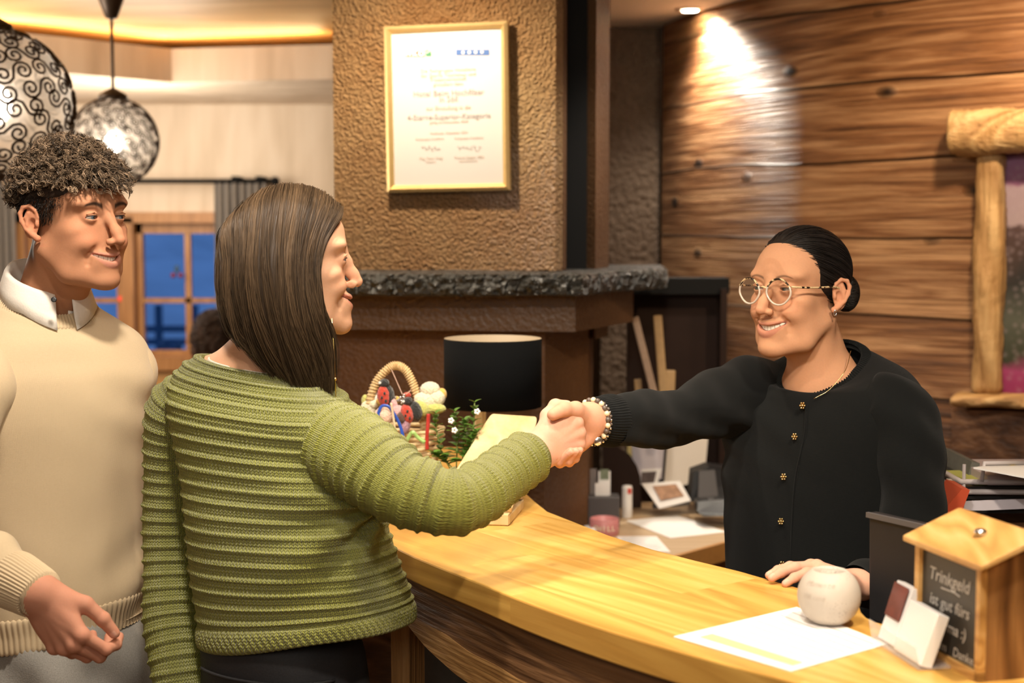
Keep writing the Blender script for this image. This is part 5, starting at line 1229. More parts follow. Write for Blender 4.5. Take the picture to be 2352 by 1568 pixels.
def face_parts(H, parent, look, teeth_col='teeth'):
    """eyes + teeth as children"""
    R, o = H['R'], H['o']; lk = nz(np.linalg.inv(R)@np.array(look))
    for sx in (-1, 1):
        e = H['E'][sx]; n = 28; mm = 20; V = []; C = []
        T = nz(np.cross(lk, (0, 0, 1))); Bq = np.cross(T, lk)
        for j in range(mm+1):
            th = PI*j/mm
            for i in range(n):
                a = 2*PI*i/n; rr = .0121*(1+.05*math.exp(-(th/.35)**4)); V.append(e+(lk*math.cos(th)+(T*math.cos(a)+Bq*math.sin(a))*math.sin(th))*rr)
                deg = th*.0121; C.append((.01, .01, .01) if deg < .0028 else (H['iris'] if deg < .0064 else (.55, .47, .40)))
        F = np.array([(j*n+i, j*n+(i+1) % n, (j+1)*n+(i+1) % n, (j+1)*n+i) for j in range(mm) for i in range(n)])[:, ::-1]
        mesh_obj('eye', to_world(H, V), F, M['eye'], parent, True, cols=np.array(C))
        lz = .0047-.0019*H['smile']; le = []
        for q in np.linspace(-1, 1, 18):
            dx_, dz_ = .0132*q, -.0006+(lz+.0004)*math.sqrt(max(0, 1-q*q)); yy = math.sqrt(max(1e-6, .0147**2-dx_**2-dz_**2)); le.append(e+np.array([dx_, yy, dz_]))
        MB().tube(to_world(H, le), [.0003+.0006*(1-abs(q))**.5 for q in np.linspace(-1, 1, 18)], 5).build('eyelash', M['lash'], parent, True)
    ts = np.linspace(-.86, .86, 9); m = MB()
    for i in range(8):
        a, b = ts[i], ts[i+1]; tm = (a+b)/2; hgt_ = .0062*H['open']*(1-abs(tm))**.35+.001
        top = .0042; p = [H['mp'](a+.012, top, -.0062), H['mp'](b-.012, top, -.0062), H['mp'](b-.02, top-hgt_-.002, -.0066), H['mp'](a+.02, top-hgt_-.002, -.0066)]
        m.extr([to_world(H, q) for q in p], H['R']@np.array([0, -.003, 0]))
    o_ = m.build('teeth', M['teeth'], parent); bevel(o_, .0008, 2)
def body_obj(parent, pieces, mat): 
    V, F, C = merge(pieces); return mesh_obj('body', V, F, mat, parent, True, cols=C)

# ---- hands
def rot_about(v, ax, a): ax = nz(ax); return v*math.cos(a)+np.cross(ax, v)*math.sin(a)+ax*np.dot(ax, v)*(1-math.cos(a))
def hand(wrist, d, back, thumb_side, curls, spread=.10, thumb=None, forearm=None, thumb_pts=None, thumb_r=None, finger_pts=None, s=1.0, skin=(.66, .38, .26), h=.0016, fr=.0505, wr=(.0255, .021), pink=(.70, .30, .2), nails=True, thumb_len=1.0, thick=1.0, extra=None):
    """d finger direction, back = back-of-hand normal, thumb_side unit vector; curls: 4x3 radians (index..little)"""
    d = nz(d); t = nz(np.array(thumb_side)-d*np.dot(thumb_side, d)); bk = nz(np.array(back)-d*np.dot(back, d)-t*np.dot(back, t)); W_ = np.array(wrist, float)
    kn = [W_+d*.088*s+t*.0275*s+bk*.002*s, W_+d*.092*s+t*.0085*s+bk*.004*s, W_+d*.087*s-t*.0105*s+bk*.002*s, W_+d*.078*s-t*.028*s-bk*.002*s]
    Ls = [(.041, .024, .019), (.045, .028, .020), (.041, .026, .020), (.033, .019, .018)]; rs_ = [(.0092, .0086, .0078, .0068), (.0094, .0088, .0080, .0069), (.0090, .0083, .0075, .0065), (.0080, .0072, .0065, .0057)]
    caps = []; tips = []; kn2 = []
    for i in range(4):
        dd = rot_about(d, bk, 0); sp = (1.5-i)*spread; dd = nz(d+t*math.tan(sp)); ax = nz(np.cross(dd, bk)); p = kn[i]; a = 0; pts = [p]
        for j in range(3):
            a += curls[i][j]; v = rot_about(dd, ax, -a); p = p+v*Ls[i][j]*s; pts.append(p)
        v_n = rot_about(bk, ax, -a)
        caps.append((pts, [r*s*thick for r in rs_[i]])); tips.append((pts[-1], v, v_n)); kn2.append(pts)
    if finger_pts is not None:
        caps = []; tips = []; kn2 = []
        for i, pts in enumerate(finger_pts):
            pts = [np.array(q) for q in pts]; kn[i] = pts[0]; v = nz(pts[3]-pts[2]); n_ = nz(np.array([0, -1, 0])-v*(-v[1])); caps.append((pts, [r*s*thick for r in rs_[i]])); tips.append((pts[3], v, n_)); kn2.append(pts)
    tb0 = W_+d*.018*s+t*.020*s-bk*.008*s
    if thumb is None: thumb = [(.75, .62, -.12), (.95, .25, -.15), (.98, .1, -.2)]
    tp_ = [tb0]; L3 = (.044, .033, .027)
    for (a, b, c), L_ in zip(thumb, L3): v = nz(d*a+t*b+bk*c); tp_.append(tp_[-1]+v*L_*s*thumb_len)
    if thumb_pts is not None: tp_ = [np.array(q) for q in thumb_pts]
    tr = thumb_r or (.0145, .0120, .0100, .0082)
    lo = np.min([np.min(c[0], 0) for c in caps]+[W_, np.min(tp_, 0)], 0)-.03; hi = np.max([np.max(c[0], 0) for c in caps]+[W_, np.max(tp_, 0)], 0)+.03
    fa = None
    if forearm is not None:
        fa = np.array(forearm); v = nz(fa-W_); e = W_+v*min(np.linalg.norm(fa-W_), .10); lo = np.minimum(lo, e-.03); hi = np.maximum(hi, e+.03)
    S = SDF(lo, hi, h)
    # palm
    Rm = np.stack([t, d, bk])
    S.ell(W_+d*.048*s-bk*.003, (.036*s, .050*s, .0125*s*thick), 0, 'u', Rm)
    for i in range(4): S.cap(W_+d*.012*s+(kn[i]-W_-d*.09*s)*.55, kn[i], .0125*s, rs_[i][0]*1.12*s, .012)
    S.ell(W_+d*.028*s+t*.022*s-bk*.010*s, (.015*s, .026*s, .013*s), .014, 'u', Rm)      # thenar
    S.ell(W_+d*.034*s-t*.024*s-bk*.009*s, (.012*s, .028*s, .011*s), .014, 'u', Rm)
    for pts, rr in caps:
        S2k = .0022
        S.cap(pts[0], pts[1], rr[0], rr[1], .004); S.cap(pts[1], pts[2], rr[1], rr[2], .0025); S.cap(pts[2], pts[3], rr[2], rr[3], .0025)
        for q in (1, 2): S.ell(pts[q], rr[q]*1.05, .003)
        S.ell(pts[0]+bk*.002*s, rr[0]*1.12, .006)
    S.cap(tp_[0], tp_[1], tr[0]*s, tr[1]*s, .012); S.cap(tp_[1], tp_[2], tr[1]*s*.95, tr[2]*s, .005); S.cap(tp_[2], tp_[3], tr[2]*s*1.02, tr[3]*s, .003); S.ell(tp_[2], tr[2]*1.08*s, .003)
    # tendons
    for i in range(4): S.cap(W_+d*.02*s+bk*.010*s+(kn[i]-W_)*.1, kn[i]+bk*.004*s, .0028*s, .0045*s, .006)
    if fa is not None:
        S.ell(W_, (.0265*s, .03*s, .020*s), .015, 'u', Rm)
        S.cap(W_+t*.007*s, fa+t*.010*s, wr[1]*s, wr[1]*1.25*s, .015); S.cap(W_-t*.007*s, fa-t*.010*s, wr[1]*s, wr[1]*1.25*s, .015)
    V, F = S.mesh(2)
    C = np.tile(np.array(skin, float), (len(V), 1))
    for p, v, n in tips: w = np.exp(-(np.linalg.norm(V-p, axis=1)/.012)**2); C = blend(C, w*.4, pink)
    for pts in kn2:
        for q in (0, 1, 2): w = np.exp(-(np.linalg.norm(V-(pts[q]+bk*.006), axis=1)/.009)**2); C = blend(C, w*.32, pink)
    w = np.exp(-(np.linalg.norm(V-tp_[-1], axis=1)/.012)**2); C = blend(C, w*.3, pink)
    if nails:
        tn = nz(np.cross(tp_[3]-tp_[2], np.cross(t*.3+bk, tp_[3]-tp_[2]))); tn = tn if np.dot(tn, bk+t*.5) > 0 else -tn
        for p, v, n in tips+[(tp_[3], nz(tp_[3]-tp_[2]), tn)]:
            q = V-(p+n*.006*s); side = np.cross(v, n); w = (np.abs(q@side) < .0048*s)*(np.abs(q@v) < .0055*s)*(q@n > -.004*s); C = blend(C, w*.35, (.80, .52, .42))
    return V, F, C, dict(kn=kn2, tips=tips, thumb=tp_, W=W_, bk=bk, d=d, t=t)

# ---- cloth lofts
def loft(keys, nrow, nseg, disp=None, flip=False, close_top=False, ang0=0.0, fold=None):
    """keys rows: cx,cy,cz, rx,ry, rot, exp, tiltx, tilty ; returns V,F,UV"""
    K = spline(np.array(keys, float), nrow); V = np.zeros((nrow, nseg+1, 3)); a = np.linspace(0, 2*PI, nseg+1)+ang0
    ca, sa = np.cos(a), np.sin(a)
    for j in range(nrow):
        cx, cy, cz, rx, ry, rot, e, tx, ty = K[j]; e = max(e, 1.6); rr = (np.abs(ca)**e+np.abs(sa)**e)**(-1/e); lx, ly = rx*ca*rr, ry*sa*rr
        c, s_ = math.cos(rot), math.sin(rot); V[j, :, 0] = cx+lx*c-ly*s_; V[j, :, 1] = cy+lx*s_+ly*c; V[j, :, 2] = cz+tx*lx+ty*ly
    return finish_grid(V, disp, flip, fold)
def sleeve(path, radii, nrow, nseg, disp=None, flip=False, squash=None, fold=None, arc=True):
    K = spline(np.c_[np.array(path, float), np.array(radii, float)], nrow*3)
    L = np.r_[0, np.cumsum(np.linalg.norm(np.diff(K[:, :3], axis=0), axis=1))]; q = np.linspace(0, L[-1], nrow); K = np.stack([np.interp(q, L, K[:, i]) for i in range(K.shape[1])], 1)
    T, N1, B1 = frames(K[:, :3]); a = np.linspace(0, 2*PI, nseg+1); V = np.zeros((nrow, nseg+1, 3))
    for j in range(nrow):
        r2 = K[j, 4] if K.shape[1] > 4 else K[j, 3]
        V[j] = K[j, :3]+np.outer(np.cos(a), N1[j])*r2+np.outer(np.sin(a), B1[j])*K[j, 3]
    return finish_grid(V, disp, flip, fold)
def finish_grid(V, disp, flip, fold):
    nr, ns = V.shape[:2]
    du = np.linalg.norm(np.diff(V, axis=1), axis=2); dv = np.linalg.norm(np.diff(V, axis=0), axis=2)
    circ = du.sum(1).max(); U = np.tile(np.linspace(0, circ, ns), (nr, 1)); Wv = np.vstack([np.zeros((1, ns)), np.cumsum(np.tile(dv.mean(1)[:, None], (1, ns)), 0)])
    gv = np.gradient(V, axis=0); gu = np.gradient(V, axis=1); gu[:, 0] = gu[:, -1] = (V[:, 1]-V[:, -2])/2
    N = np.cross(gu, gv); N /= np.linalg.norm(N, axis=2, keepdims=True)+1e-12
    cen = V.mean(1, keepdims=True); sgn = np.sign(((V-cen)*N).sum(2).mean()); N *= sgn
    if fold is not None: V = V+N*fold(V, U, Wv, N)[..., None]
    if disp is not None: V = V+N*disp(U, Wv)[..., None]
    if True: V[:, -1] = V[:, 0]
    idx = np.arange(nr*ns).reshape(nr, ns); F = np.stack([idx[:-1, :-1], idx[:-1, 1:], idx[1:, 1:], idx[1:, :-1]], -1).reshape(-1, 4)
    if sgn < 0: F = F[:, ::-1]
    return V.reshape(-1, 3), F, np.stack([U, Wv], -1).reshape(-1, 2)
def tilt_yaw(fwd): return math.atan2(fwd[1], fwd[0])
# ================================================================ PEOPLE
def skinmat(name): 
    m = attr_mat(name, rough=.62, sss=.10, noise=.16, nscale=260, bmp=.12, spec=.10, bd=.0012); return m
M['skin'] = skinmat('skin'); M['eye'] = attr_mat('eye', rough=.06, spec=.8); M['teeth'] = plain('teeth', (.80, .74, .62), .25)
M['lash'] = plain('dark_hair_line', (.02, .012, .01), .6)
def hairmat(name, rough=.38, spec=.5):
    return attr_mat(name, rough=rough, spec=spec, aniso=.0)
M['hair'] = hairmat('hair_strands', .42, .32)
def knitmat(name, c1, c2, cw, ch, strength, dist, rough=.9, sheen=.3, fuzz=300):
    m, nt, b = nmat(name); L = nt.links; tc = N_(nt, 'ShaderNodeTexCoord'); sp = N_(nt, 'ShaderNodeSeparateXYZ'); L.new(tc.outputs['UV'], sp.inputs[0])
    u = math_(nt, 'FRACT', math_(nt, 'DIVIDE', sp.outputs[0], cw)); uc = math_(nt, 'ABSOLUTE', math_(nt, 'SUBTRACT', u, .5))
    v = math_(nt, 'FRACT', math_(nt, 'ADD', math_(nt, 'DIVIDE', sp.outputs[1], ch), math_(nt, 'MULTIPLY', uc, 1.3)))
    h1 = math_(nt, 'SINE', math_(nt, 'MULTIPLY', v, PI)); h2 = math_(nt, 'SINE', math_(nt, 'MULTIPLY', math_(nt, 'MULTIPLY', uc, 2.0), PI))
    h = math_(nt, 'MULTIPLY', math_(nt, 'POWER', h1, .6), math_(nt, 'ADD', math_(nt, 'MULTIPLY', h2, .8), .2))
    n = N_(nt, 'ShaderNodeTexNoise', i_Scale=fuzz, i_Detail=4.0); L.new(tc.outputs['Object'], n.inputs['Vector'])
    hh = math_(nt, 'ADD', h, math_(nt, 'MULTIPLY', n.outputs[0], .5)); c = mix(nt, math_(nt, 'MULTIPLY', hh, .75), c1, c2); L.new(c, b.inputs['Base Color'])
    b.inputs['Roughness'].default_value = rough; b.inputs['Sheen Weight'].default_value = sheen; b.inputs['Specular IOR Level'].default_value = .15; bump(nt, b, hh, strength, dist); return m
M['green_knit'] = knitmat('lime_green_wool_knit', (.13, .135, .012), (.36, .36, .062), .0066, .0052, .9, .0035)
M['beige_knit'] = knitmat('cream_fine_knit', (.48, .36, .215), (.64, .50, .325), .0022, .0018, .35, .0008, sheen=.2)
M['black_knit'] = knitmat('black_fine_knit', (.0015, .002, .0025), (.006, .007, .007), .0022, .0018, .4, .0008, sheen=.05)
M['denim'] = plain('black_denim', (.018, .018, .021), .7, noise=.35, nscale=300, bmp=.1)
M['grey_trouser'] = plain('grey_melange_cloth', (.25, .235, .21), .85, noise=.35, nscale=420, bmp=.15, sheen=.2)
M['shirt'] = plain('white_shirt_cotton', (.80, .74, .66), .75, noise=.06, nscale=300, bmp=.06)
def K_(px, py, Y, rx, ry, rot=0, e=2.2, tx=0, ty=0): p = P(px, py, Y); return (p[0], p[1], p[2], rx, ry, rot, e, tx, ty)
def cloth(name, geo, mat, parent, solid=.0): 
    V, F, UV = geo; o = mesh_obj(name, V, F, mat, parent, True, uv=UV)
    if solid: m = o.modifiers.new('thick', 'SOLIDIFY'); m.thickness = solid; m.offset = -1
    return o
def legs(parent, hipL, hipR, footL, footR, r0, mat, shoe):
    for h, f in ((hipL, footL), (hipR, footR)):
        h = np.array(h, float); f = np.array(f, float); kn = (h+f)/2+np.array([0, -.0, .02]); 
        cloth('trouser_leg', sleeve([h+np.array([0, 0, .08]), h, kn, f+np.array([0, 0, .09]), f+np.array([0, 0, .05])], [r0, r0*.95, r0*.68, r0*.6, r0*.6], 40, 32), mat, parent)
def shoes(parent, feet, d, mat):
    for f in feet:
        f = np.array(f); dd = nz([d[0], d[1], 0]); S = SDF(f-.22, f+.22, .006); S.h = .006
        S.ell(f+dd*.09+np.array([0, 0, .045]), (.05, .11, .035), .02, 'u', np.stack([np.array([dd[1], -dd[0], 0]), dd, [0, 0, 1.]])); S.ell(f+np.array([0, 0, .06]), (.042, .05, .05), .03, 'u')
        V, F = S.mesh(1); V[:, 2] = np.maximum(V[:, 2], .004); mesh_obj('shoe', V, F, mat, parent, True)
def lowpoly_body(o_, hip, torso_top, rx, ry, feet, skin):
    """hidden trunk and legs inside the clothes"""
    lo = np.min([hip, torso_top, *feet], 0)-.25; hi = np.max([hip, torso_top, *feet], 0)+.25; lo[2] = -.02
    S = SDF(lo, hi, .014); hip = np.array(hip); tt = np.array(torso_top)
    S.cap(hip, tt-np.array([0, 0, .12]), .10, .10, .03); 
    for f in feet: S.cap(hip+(np.array(f)-hip)*np.array([.8, .8, .1]), np.array(f)+np.array([0, 0, .10]), .06, .04, .03)
    V, F = S.mesh(0); return V, F, np.tile(np.array(skin, float), (len(V), 1))
def warp_fold(amp, fx, fz, seed=0, diag=0.0):
    r = np.random.default_rng(seed); ph = r.uniform(0, 6.28, 6)
    def f(V, U, W, N):
        x, y, z = V[..., 0], V[..., 1], V[..., 2]
        return amp*(np.sin(x*fx+z*fz*diag+ph[0])*.5+np.sin(y*fx*1.3+z*fz+ph[1])*.35+np.sin((x+y)*fx*2.1-z*fz*1.7+ph[2])*.25)
    return f

# ---------------------------------------------------------------- long-haired woman in the green sweater
G = thing('person', 'person with long brown hair in a lime green knitted sweater shaking hands, seen from behind', 'person', (P(665, 1500, 2.38)[0], 2.38, 0))
Rg, og = head_frame(P(675, 612, 2.38), (.966, .259), 1.0, pitch=.03)
skinG = (.66, .37, .23)
HG = build_head(og, Rg, P(585, 858, 2.40), .052, True, 1.25, skin=skinG, lip=(.60, .24, .18), extra=[
    (P(590, 850, 2.39), P(452, 862, 2.46), .045, .030, .03), (P(600, 850, 2.38), P(725, 985, 2.35), .040, .030, .03), (P(590, 870, 2.42), P(590, 960, 2.42), .07, .09, .03)], jaw=.93, open_=.9, nose=.97, brow=(.12, .07, .04), cheek=(.72, .28, .16))
pieces = [(to_world(HG, HG['V']), HG['F'], HG['C'])]
GR = 2.385
wG = P(1232, 1042, 2.335)
hd = nz(P(1335, 975, 2.365)-wG)
handG = hand(wG, hd, (.05, -1, .15), (-.35, 0, 1), [(1.15, .85, .4), (1.2, .9, .4), (1.25, .9, .4), (1.3, .9, .4)], spread=.02, thumb_pts=[P(1256, 1000, 2.345), P(1258, 955, 2.362), P(1276, 932, 2.372), P(1302, 930, 2.378)], thumb_r=(.016, .0135, .0118, .009), forearm=P(1140, 1105, 2.27), skin=(.66, .37, .26), wr=(.025, .0205), s=.94)
pieces.append(handG[:3])
wGl = P(432, 1760, 2.38); handGl = hand(wGl, (.1, .05, -1), (-.8, -.5, 0), (.5, .8, 0), [(.25, .3, .2)]*4, forearm=P(425, 1690, 2.39), skin=skinG, s=.95); pieces.append(handGl[:3])
feetG = [np.array([-.46, 2.50, 0]), np.array([-.34, 2.36, 0])]
pieces.append(lowpoly_body(None, [-.38, 2.40, .9], P(600, 900, 2.40), .12, .08, feetG, skinG))
body_obj(G, pieces, M['skin']); face_parts(HG, G, (1, .18, -.02))
# sweater
ROW = .0245
def knit_disp(u, v):
    ph = (v/ROW+.035*np.sin(u*9)) % 1.0; ridge = np.exp(-((ph-.5)/.15)**2); groove = np.exp(-((ph-.80)/.09)**2)
    st = np.abs(np.sin(u*PI/.0083)); return ridge*(.0022+.0016*st)-groove*.0018*(.4+.6*(1-st))
rg = -.50
gk = [K_(694, 1400, 2.39, .165, .108, rg, 2.3, .14), K_(700, 1448, 2.38, .188, .124, rg, 2.3, .17), K_(698, 1410, 2.38, .193, .128, rg, 2.3, .16), K_(690, 1360, 2.38, .194, .128, rg, 2.3, .10), K_(674, 1300, 2.38, .190, .127, rg, 2.3, .07),
      K_(655, 1200, 2.38, .183, .126, rg, 2.3, .04), K_(645, 1100, 2.385, .186, .122, rg, 2.3, 0), K_(626, 1010, 2.39, .185, .118, rg, 2.3, -.04), K_(610, 945, 2.39, .184, .110, rg, 2.3, -.07), K_(600, 900, 2.40, .172, .098, rg, 2.3, -.10),
      K_(594, 868, 2.40, .150, .086, rg, 2.2, -.12), K_(590, 846, 2.40, .124, .076, rg, 2.2, -.13), K_(588, 836, 2.40, .108, .070, rg, 2.1, -.13), K_(588, 838, 2.40, .100, .064, rg, 2.1, -.13), K_(588, 856, 2.40, .094, .058, rg, 2.1, -.13)]
gf = warp_fold(.006, 16, 9, 3, 1.0)
def gfold(V, U, W, N):
    # gathers under the right armpit and a slack back
    a = P(870, 1170, 2.26); d = np.linalg.norm(V-a, axis=-1); ang = np.arctan2(V[..., 2]-a[2], V[..., 0]-a[0]); return gf(V, U, W, N)+.009*np.exp(-(d/.16)**2)*np.sin(ang*9)
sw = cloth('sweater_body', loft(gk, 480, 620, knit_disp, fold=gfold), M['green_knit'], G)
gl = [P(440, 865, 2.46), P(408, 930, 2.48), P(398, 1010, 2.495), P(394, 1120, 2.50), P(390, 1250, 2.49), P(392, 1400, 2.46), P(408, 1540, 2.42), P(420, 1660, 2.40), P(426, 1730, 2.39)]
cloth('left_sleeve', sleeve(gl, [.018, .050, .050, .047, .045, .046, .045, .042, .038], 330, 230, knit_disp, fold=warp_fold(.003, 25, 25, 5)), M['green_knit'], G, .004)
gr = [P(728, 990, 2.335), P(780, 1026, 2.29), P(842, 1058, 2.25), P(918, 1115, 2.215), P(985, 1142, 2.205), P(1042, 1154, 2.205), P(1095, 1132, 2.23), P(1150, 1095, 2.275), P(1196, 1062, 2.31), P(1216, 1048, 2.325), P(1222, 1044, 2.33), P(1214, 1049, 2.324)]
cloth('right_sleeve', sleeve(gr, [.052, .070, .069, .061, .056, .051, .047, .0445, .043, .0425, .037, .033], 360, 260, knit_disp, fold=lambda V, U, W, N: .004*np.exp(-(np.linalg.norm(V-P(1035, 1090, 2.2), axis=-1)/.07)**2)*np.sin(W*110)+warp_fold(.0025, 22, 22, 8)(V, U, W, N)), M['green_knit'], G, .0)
# hem band braid + pale undershirt
hm = loft([K_(700, 1451, 2.38, .186, .123, rg, 2.3, .17), K_(700, 1446, 2.38, .1955, .131, rg, 2.3, .17), K_(699, 1428, 2.38, .197, .132, rg, 2.3, .17), K_(698, 1412, 2.38, .1955, .131, rg, 2.3, .165), K_(698, 1404, 2.38, .190, .126, rg, 2.3, .16)], 40, 620, lambda u, v: .0022*np.abs(np.sin(u*PI/.011+v*160))*np.sin(np.clip(v/.04, 0, 1)*PI)**.5, fold=gfold)
cloth('hem_band', hm, M['green_knit'], G)
cloth('undershirt', loft([K_(590, 870, 2.40, .098, .064, rg, 2.1, -.13), K_(592, 842, 2.395, .0945, .062, rg, 2.1, -.13), K_(592, 838, 2.395, .090, .059, rg, 2.1, -.13), K_(590, 860, 2.40, .080, .052, rg, 2.1, -.13)], 16, 90), plain('grey_white_cotton', (.70, .63, .55), .8), G)
# hips and jeans
hk = [K_(640, 1425, 2.40, .12, .10, rg), K_(645, 1470, 2.40, .142, .115, rg), K_(652, 1540, 2.40, .150, .120, rg), K_(655, 1620, 2.40, .155, .125, rg), K_(655, 1680, 2.40, .150, .12, rg)]
jn = cloth('jeans', loft(hk, 40, 90, fold=warp_fold(.003, 30, 20, 2)), M['denim'], G)
bl = MB(); 
def ringpt(key, a, off=0.0):
    cx, cy, cz, rx, ry, rot, e, tx, ty = key; ca, sa = math.cos(a), math.sin(a); rr = (abs(ca)**e+abs(sa)**e)**(-1/e); lx, ly = (rx+off)*ca*rr, (ry+off)*sa*rr
    return np.array([cx+lx*math.cos(rot)-ly*math.sin(rot), cy+lx*math.sin(rot)+ly*math.cos(rot), cz+tx*lx+ty*ly])
kk1 = K_(650, 1515, 2.40, .149, .119, rg); bl.tube([ringpt(kk1, a, .004) for a in np.linspace(-2.2, -.4, 30)], .003, 6); bl.build('belt_seam', M['denim'], jn, True)
m_ = MB(); pkz = K_(650, 1545, 2.40, .151, .121, rg); m_.tube([ringpt(pkz, a, .004) for a in np.linspace(-1.05, -.2, 20)], .0018, 5); m_.build('pocket_seam', plain('stitching', (.06, .06, .065), .7), jn)
legs(G, (-.44, 2.46, .78), (-.33, 2.34, .78), feetG[0], feetG[1], .088, M['denim'], None); shoes(G, feetG, (.86, .5), M['black'])
# hair: guide strands (right side), mirrored for the left
gd = np.array([
 [(.004, .084, .094), (.040, .074, .078), (.068, .044, .040), (.078, .033, -.005), (.078, .034, -.070), (.070, .046, -.125), (.058, .044, -.205)],
 [(.003, .048, .124), (.052, .036, .100), (.082, .014, .040), (.090, .006, -.020), (.090, .014, -.085), (.078, .028, -.145), (.064, .034, -.205)],
 [(.002, .0, .135), (.054, -.010, .112), (.088, -.026, .045), (.096, -.030, -.02), (.093, -.022, -.085), (.080, .002, -.150), (.068, .018, -.198)],
 [(.001, -.05, .125), (.047, -.068, .100), (.079, -.078, .040), (.085, -.080, -.02), (.080, -.072, -.085), (.070, -.050, -.145), (.060, -.010, -.195)],
 [(.0, -.095, .088), (.032, -.114, .062), (.048, -.113, .010), (.049, -.112, -.05), (.046, -.098, -.105), (.045, -.075, -.128), (.046, -.045, -.150)],
 [(0, -.104, .065), (0, -.118, .035), (0, -.125, -.01), (0, -.122, -.05), (0, -.110, -.085), (.008, -.095, -.110), (.015, -.072, -.128)]])
def guide_eval(g, s, t):
    """s across guides 0..1, t along 0..1 arrays -> pts"""
    a = spline(g.reshape(len(g), -1), 60).reshape(60, -1, 3); si = np.clip(s*59, 0, 58.999); i = si.astype(int); f = (si-i)[:, None, None]; G_ = a[i]*(1-f)+a[i+1]*f
    return np.stack([spline(x, len(t)) for x in G_])
tt_ = np.linspace(0, 1, 26)
def sheet_from(g, mir, off):
    A_ = guide_eval(g, np.linspace(0, 1, 50), tt_); A_ = A_.copy(); A_[..., 0] *= mir*off; A_[..., 1] = A_[..., 1]*off; A_[..., 2] = np.where(A_[..., 2] > 0, A_[..., 2]*off, A_[..., 2])
    n, m = 50, 26; idx = np.arange(n*m).reshape(n, m); F = np.stack([idx[:-1, :-1], idx[:-1, 1:], idx[1:, 1:], idx[1:, :-1]], -1).reshape(-1, 4); return A_.reshape(-1, 3), F

v1, f1 = sheet_from(gd, 1, .955); v2, f2 = sheet_from(gd, -1, .955)
hb_o = mesh_obj('hair', to_world(HG, np.vstack([v1, v2])), np.vstack([f1, f2[:, ::-1]+len(v1)]), M['hair'], G, True, cols=np.tile(np.array([.030, .018, .010]), (len(v1)+len(v2), 1)))
mm = hb_o.modifiers.new('thick', 'SOLIDIFY'); mm.thickness = .006
ns = 7500; s_ = RNG.uniform(0, 1, ns); A_ = guide_eval(gd, s_, tt_); lay = RNG.uniform(.965, 1.02, ns)
A_[..., 0] *= lay[:, None]; A_[..., 1] = A_[..., 1]*lay[:, None]; A_[..., 2] = np.where(A_[..., 2] > 0, A_[..., 2]*lay[:, None], A_[..., 2])
clump = np.round(s_*26)/26; A_ += (tt_[None, :, None]**2)*((clump-s_)[:, None, None])*np.array([.2, .55, .10])[None, None, :]*.8
wv = np.sin(tt_[None, :]*7+clump[:, None]*57)*.008*tt_[None, :]**1.3; A_[..., 1] += wv; A_[..., 0] += np.sin(clump*91)[:, None]*.008*tt_[None, :]**1.2
A_[..., 2] += (RNG.uniform(-1, 1, ns)*.022)[:, None]*tt_[None, :]**4
A_ += RNG.normal(size=(ns, 1, 3))*.0012+np.cumsum(RNG.normal(size=A_.shape)*.00035, axis=1)
mirr = RNG.uniform(0, 1, ns) < .28; A_[mirr, :, 0] *= -1
b_ = RNG.uniform(.45, 1.4, ns)[:, None]*(.9+.22*np.sin(clump*133))[:, None]; cs = np.array([.082, .050, .026])[None]*b_
strands_obj('hair_strands', to_world(HG, A_), .00062, M['hair'], hb_o, 3, True, cols=cs)
er = MB(); ep_ = to_world(HG, [(.074, .050, -.085), (.072, .052, -.15), (.070, .052, -.185), (.070, .052, -.215)]); er.tube(ep_, .0009, 5); er.sphere(ep_[2], .003, 10, 8)
er.build('earring', plain('gold_chain', (.85, .60, .20), .25, metal=1), G, True)

# ---------------------------------------------------------------- curly-haired man in the cream sweater
Mn = thing('person', 'person with short curly hair in a cream sweater and grey trousers at the left edge', 'person', (P(130, 1500, 2.55)[0], 2.55, 0))
Rm_, om = head_frame(P(172, 512, 2.52), (.848, -.53), 1.0, pitch=.0, roll=-.02)
skinM = (.47, .22, .12)
HM = build_head(om, Rm_, P(112, 712, 2.565), .060, False, .9, skin=skinM, lip=(.52, .22, .16), jaw=1.07, open_=1.0, nose=1.03, brow=(.028, .016, .011), cheek=(.60, .22, .13), extra=[(P(112, 705, 2.57), P(40, 800, 2.52), .040, .030, .03), (P(112, 705, 2.57), P(200, 800, 2.62), .040, .030, .03)])
Vl = HM['V']; x, y, z = Vl.T
zone = sstep(.035, .055, z+.35*np.maximum(0, y-.03)*-1+.0)*(1-sstep(.060, .078, y))
back = (1-sstep(-.030, -.006, y+.25*np.abs(z-.0)))*sstep(-.085, -.045, z)
earm = (np.abs(x) > .0725)*(np.abs(z) < .04)*(y > -.045)*(y < .01)
w = np.clip(np.maximum(zone*(1-.0), back), 0, 1)*(1-earm)*(z > -.09)
sb_ = (np.abs(x) > .05)*sstep(-.012, .03, z)*(y > -.02)*(1-sstep(.022, .032, y))*(1-earm)*.75; w = np.maximum(w, sb_)
HM['C'] = blend(HM['C'], w*.93, (.022, .014, .010))
pieces = [(to_world(HM, Vl), HM['F'], HM['C'])]
wM = P(84, 1362, 2.17); dM = nz([.54, -.12, -.76])
hM = hand(wM, dM, (-.25, -.9, .35), (.66, -.25, .72), [(.55, .95, .5), (.72, 1.05, .5), (.82, 1.1, .55), (.90, 1.1, .6)], spread=.05, thumb=[(.80, .55, -.25), (.95, .10, -.3), (.95, -.12, -.3)], forearm=P(10, 1322, 2.22), skin=(.54, .25, .16), s=1.08, wr=(.028, .024), pink=(.58, .22, .14))
pieces.append(hM[:3])
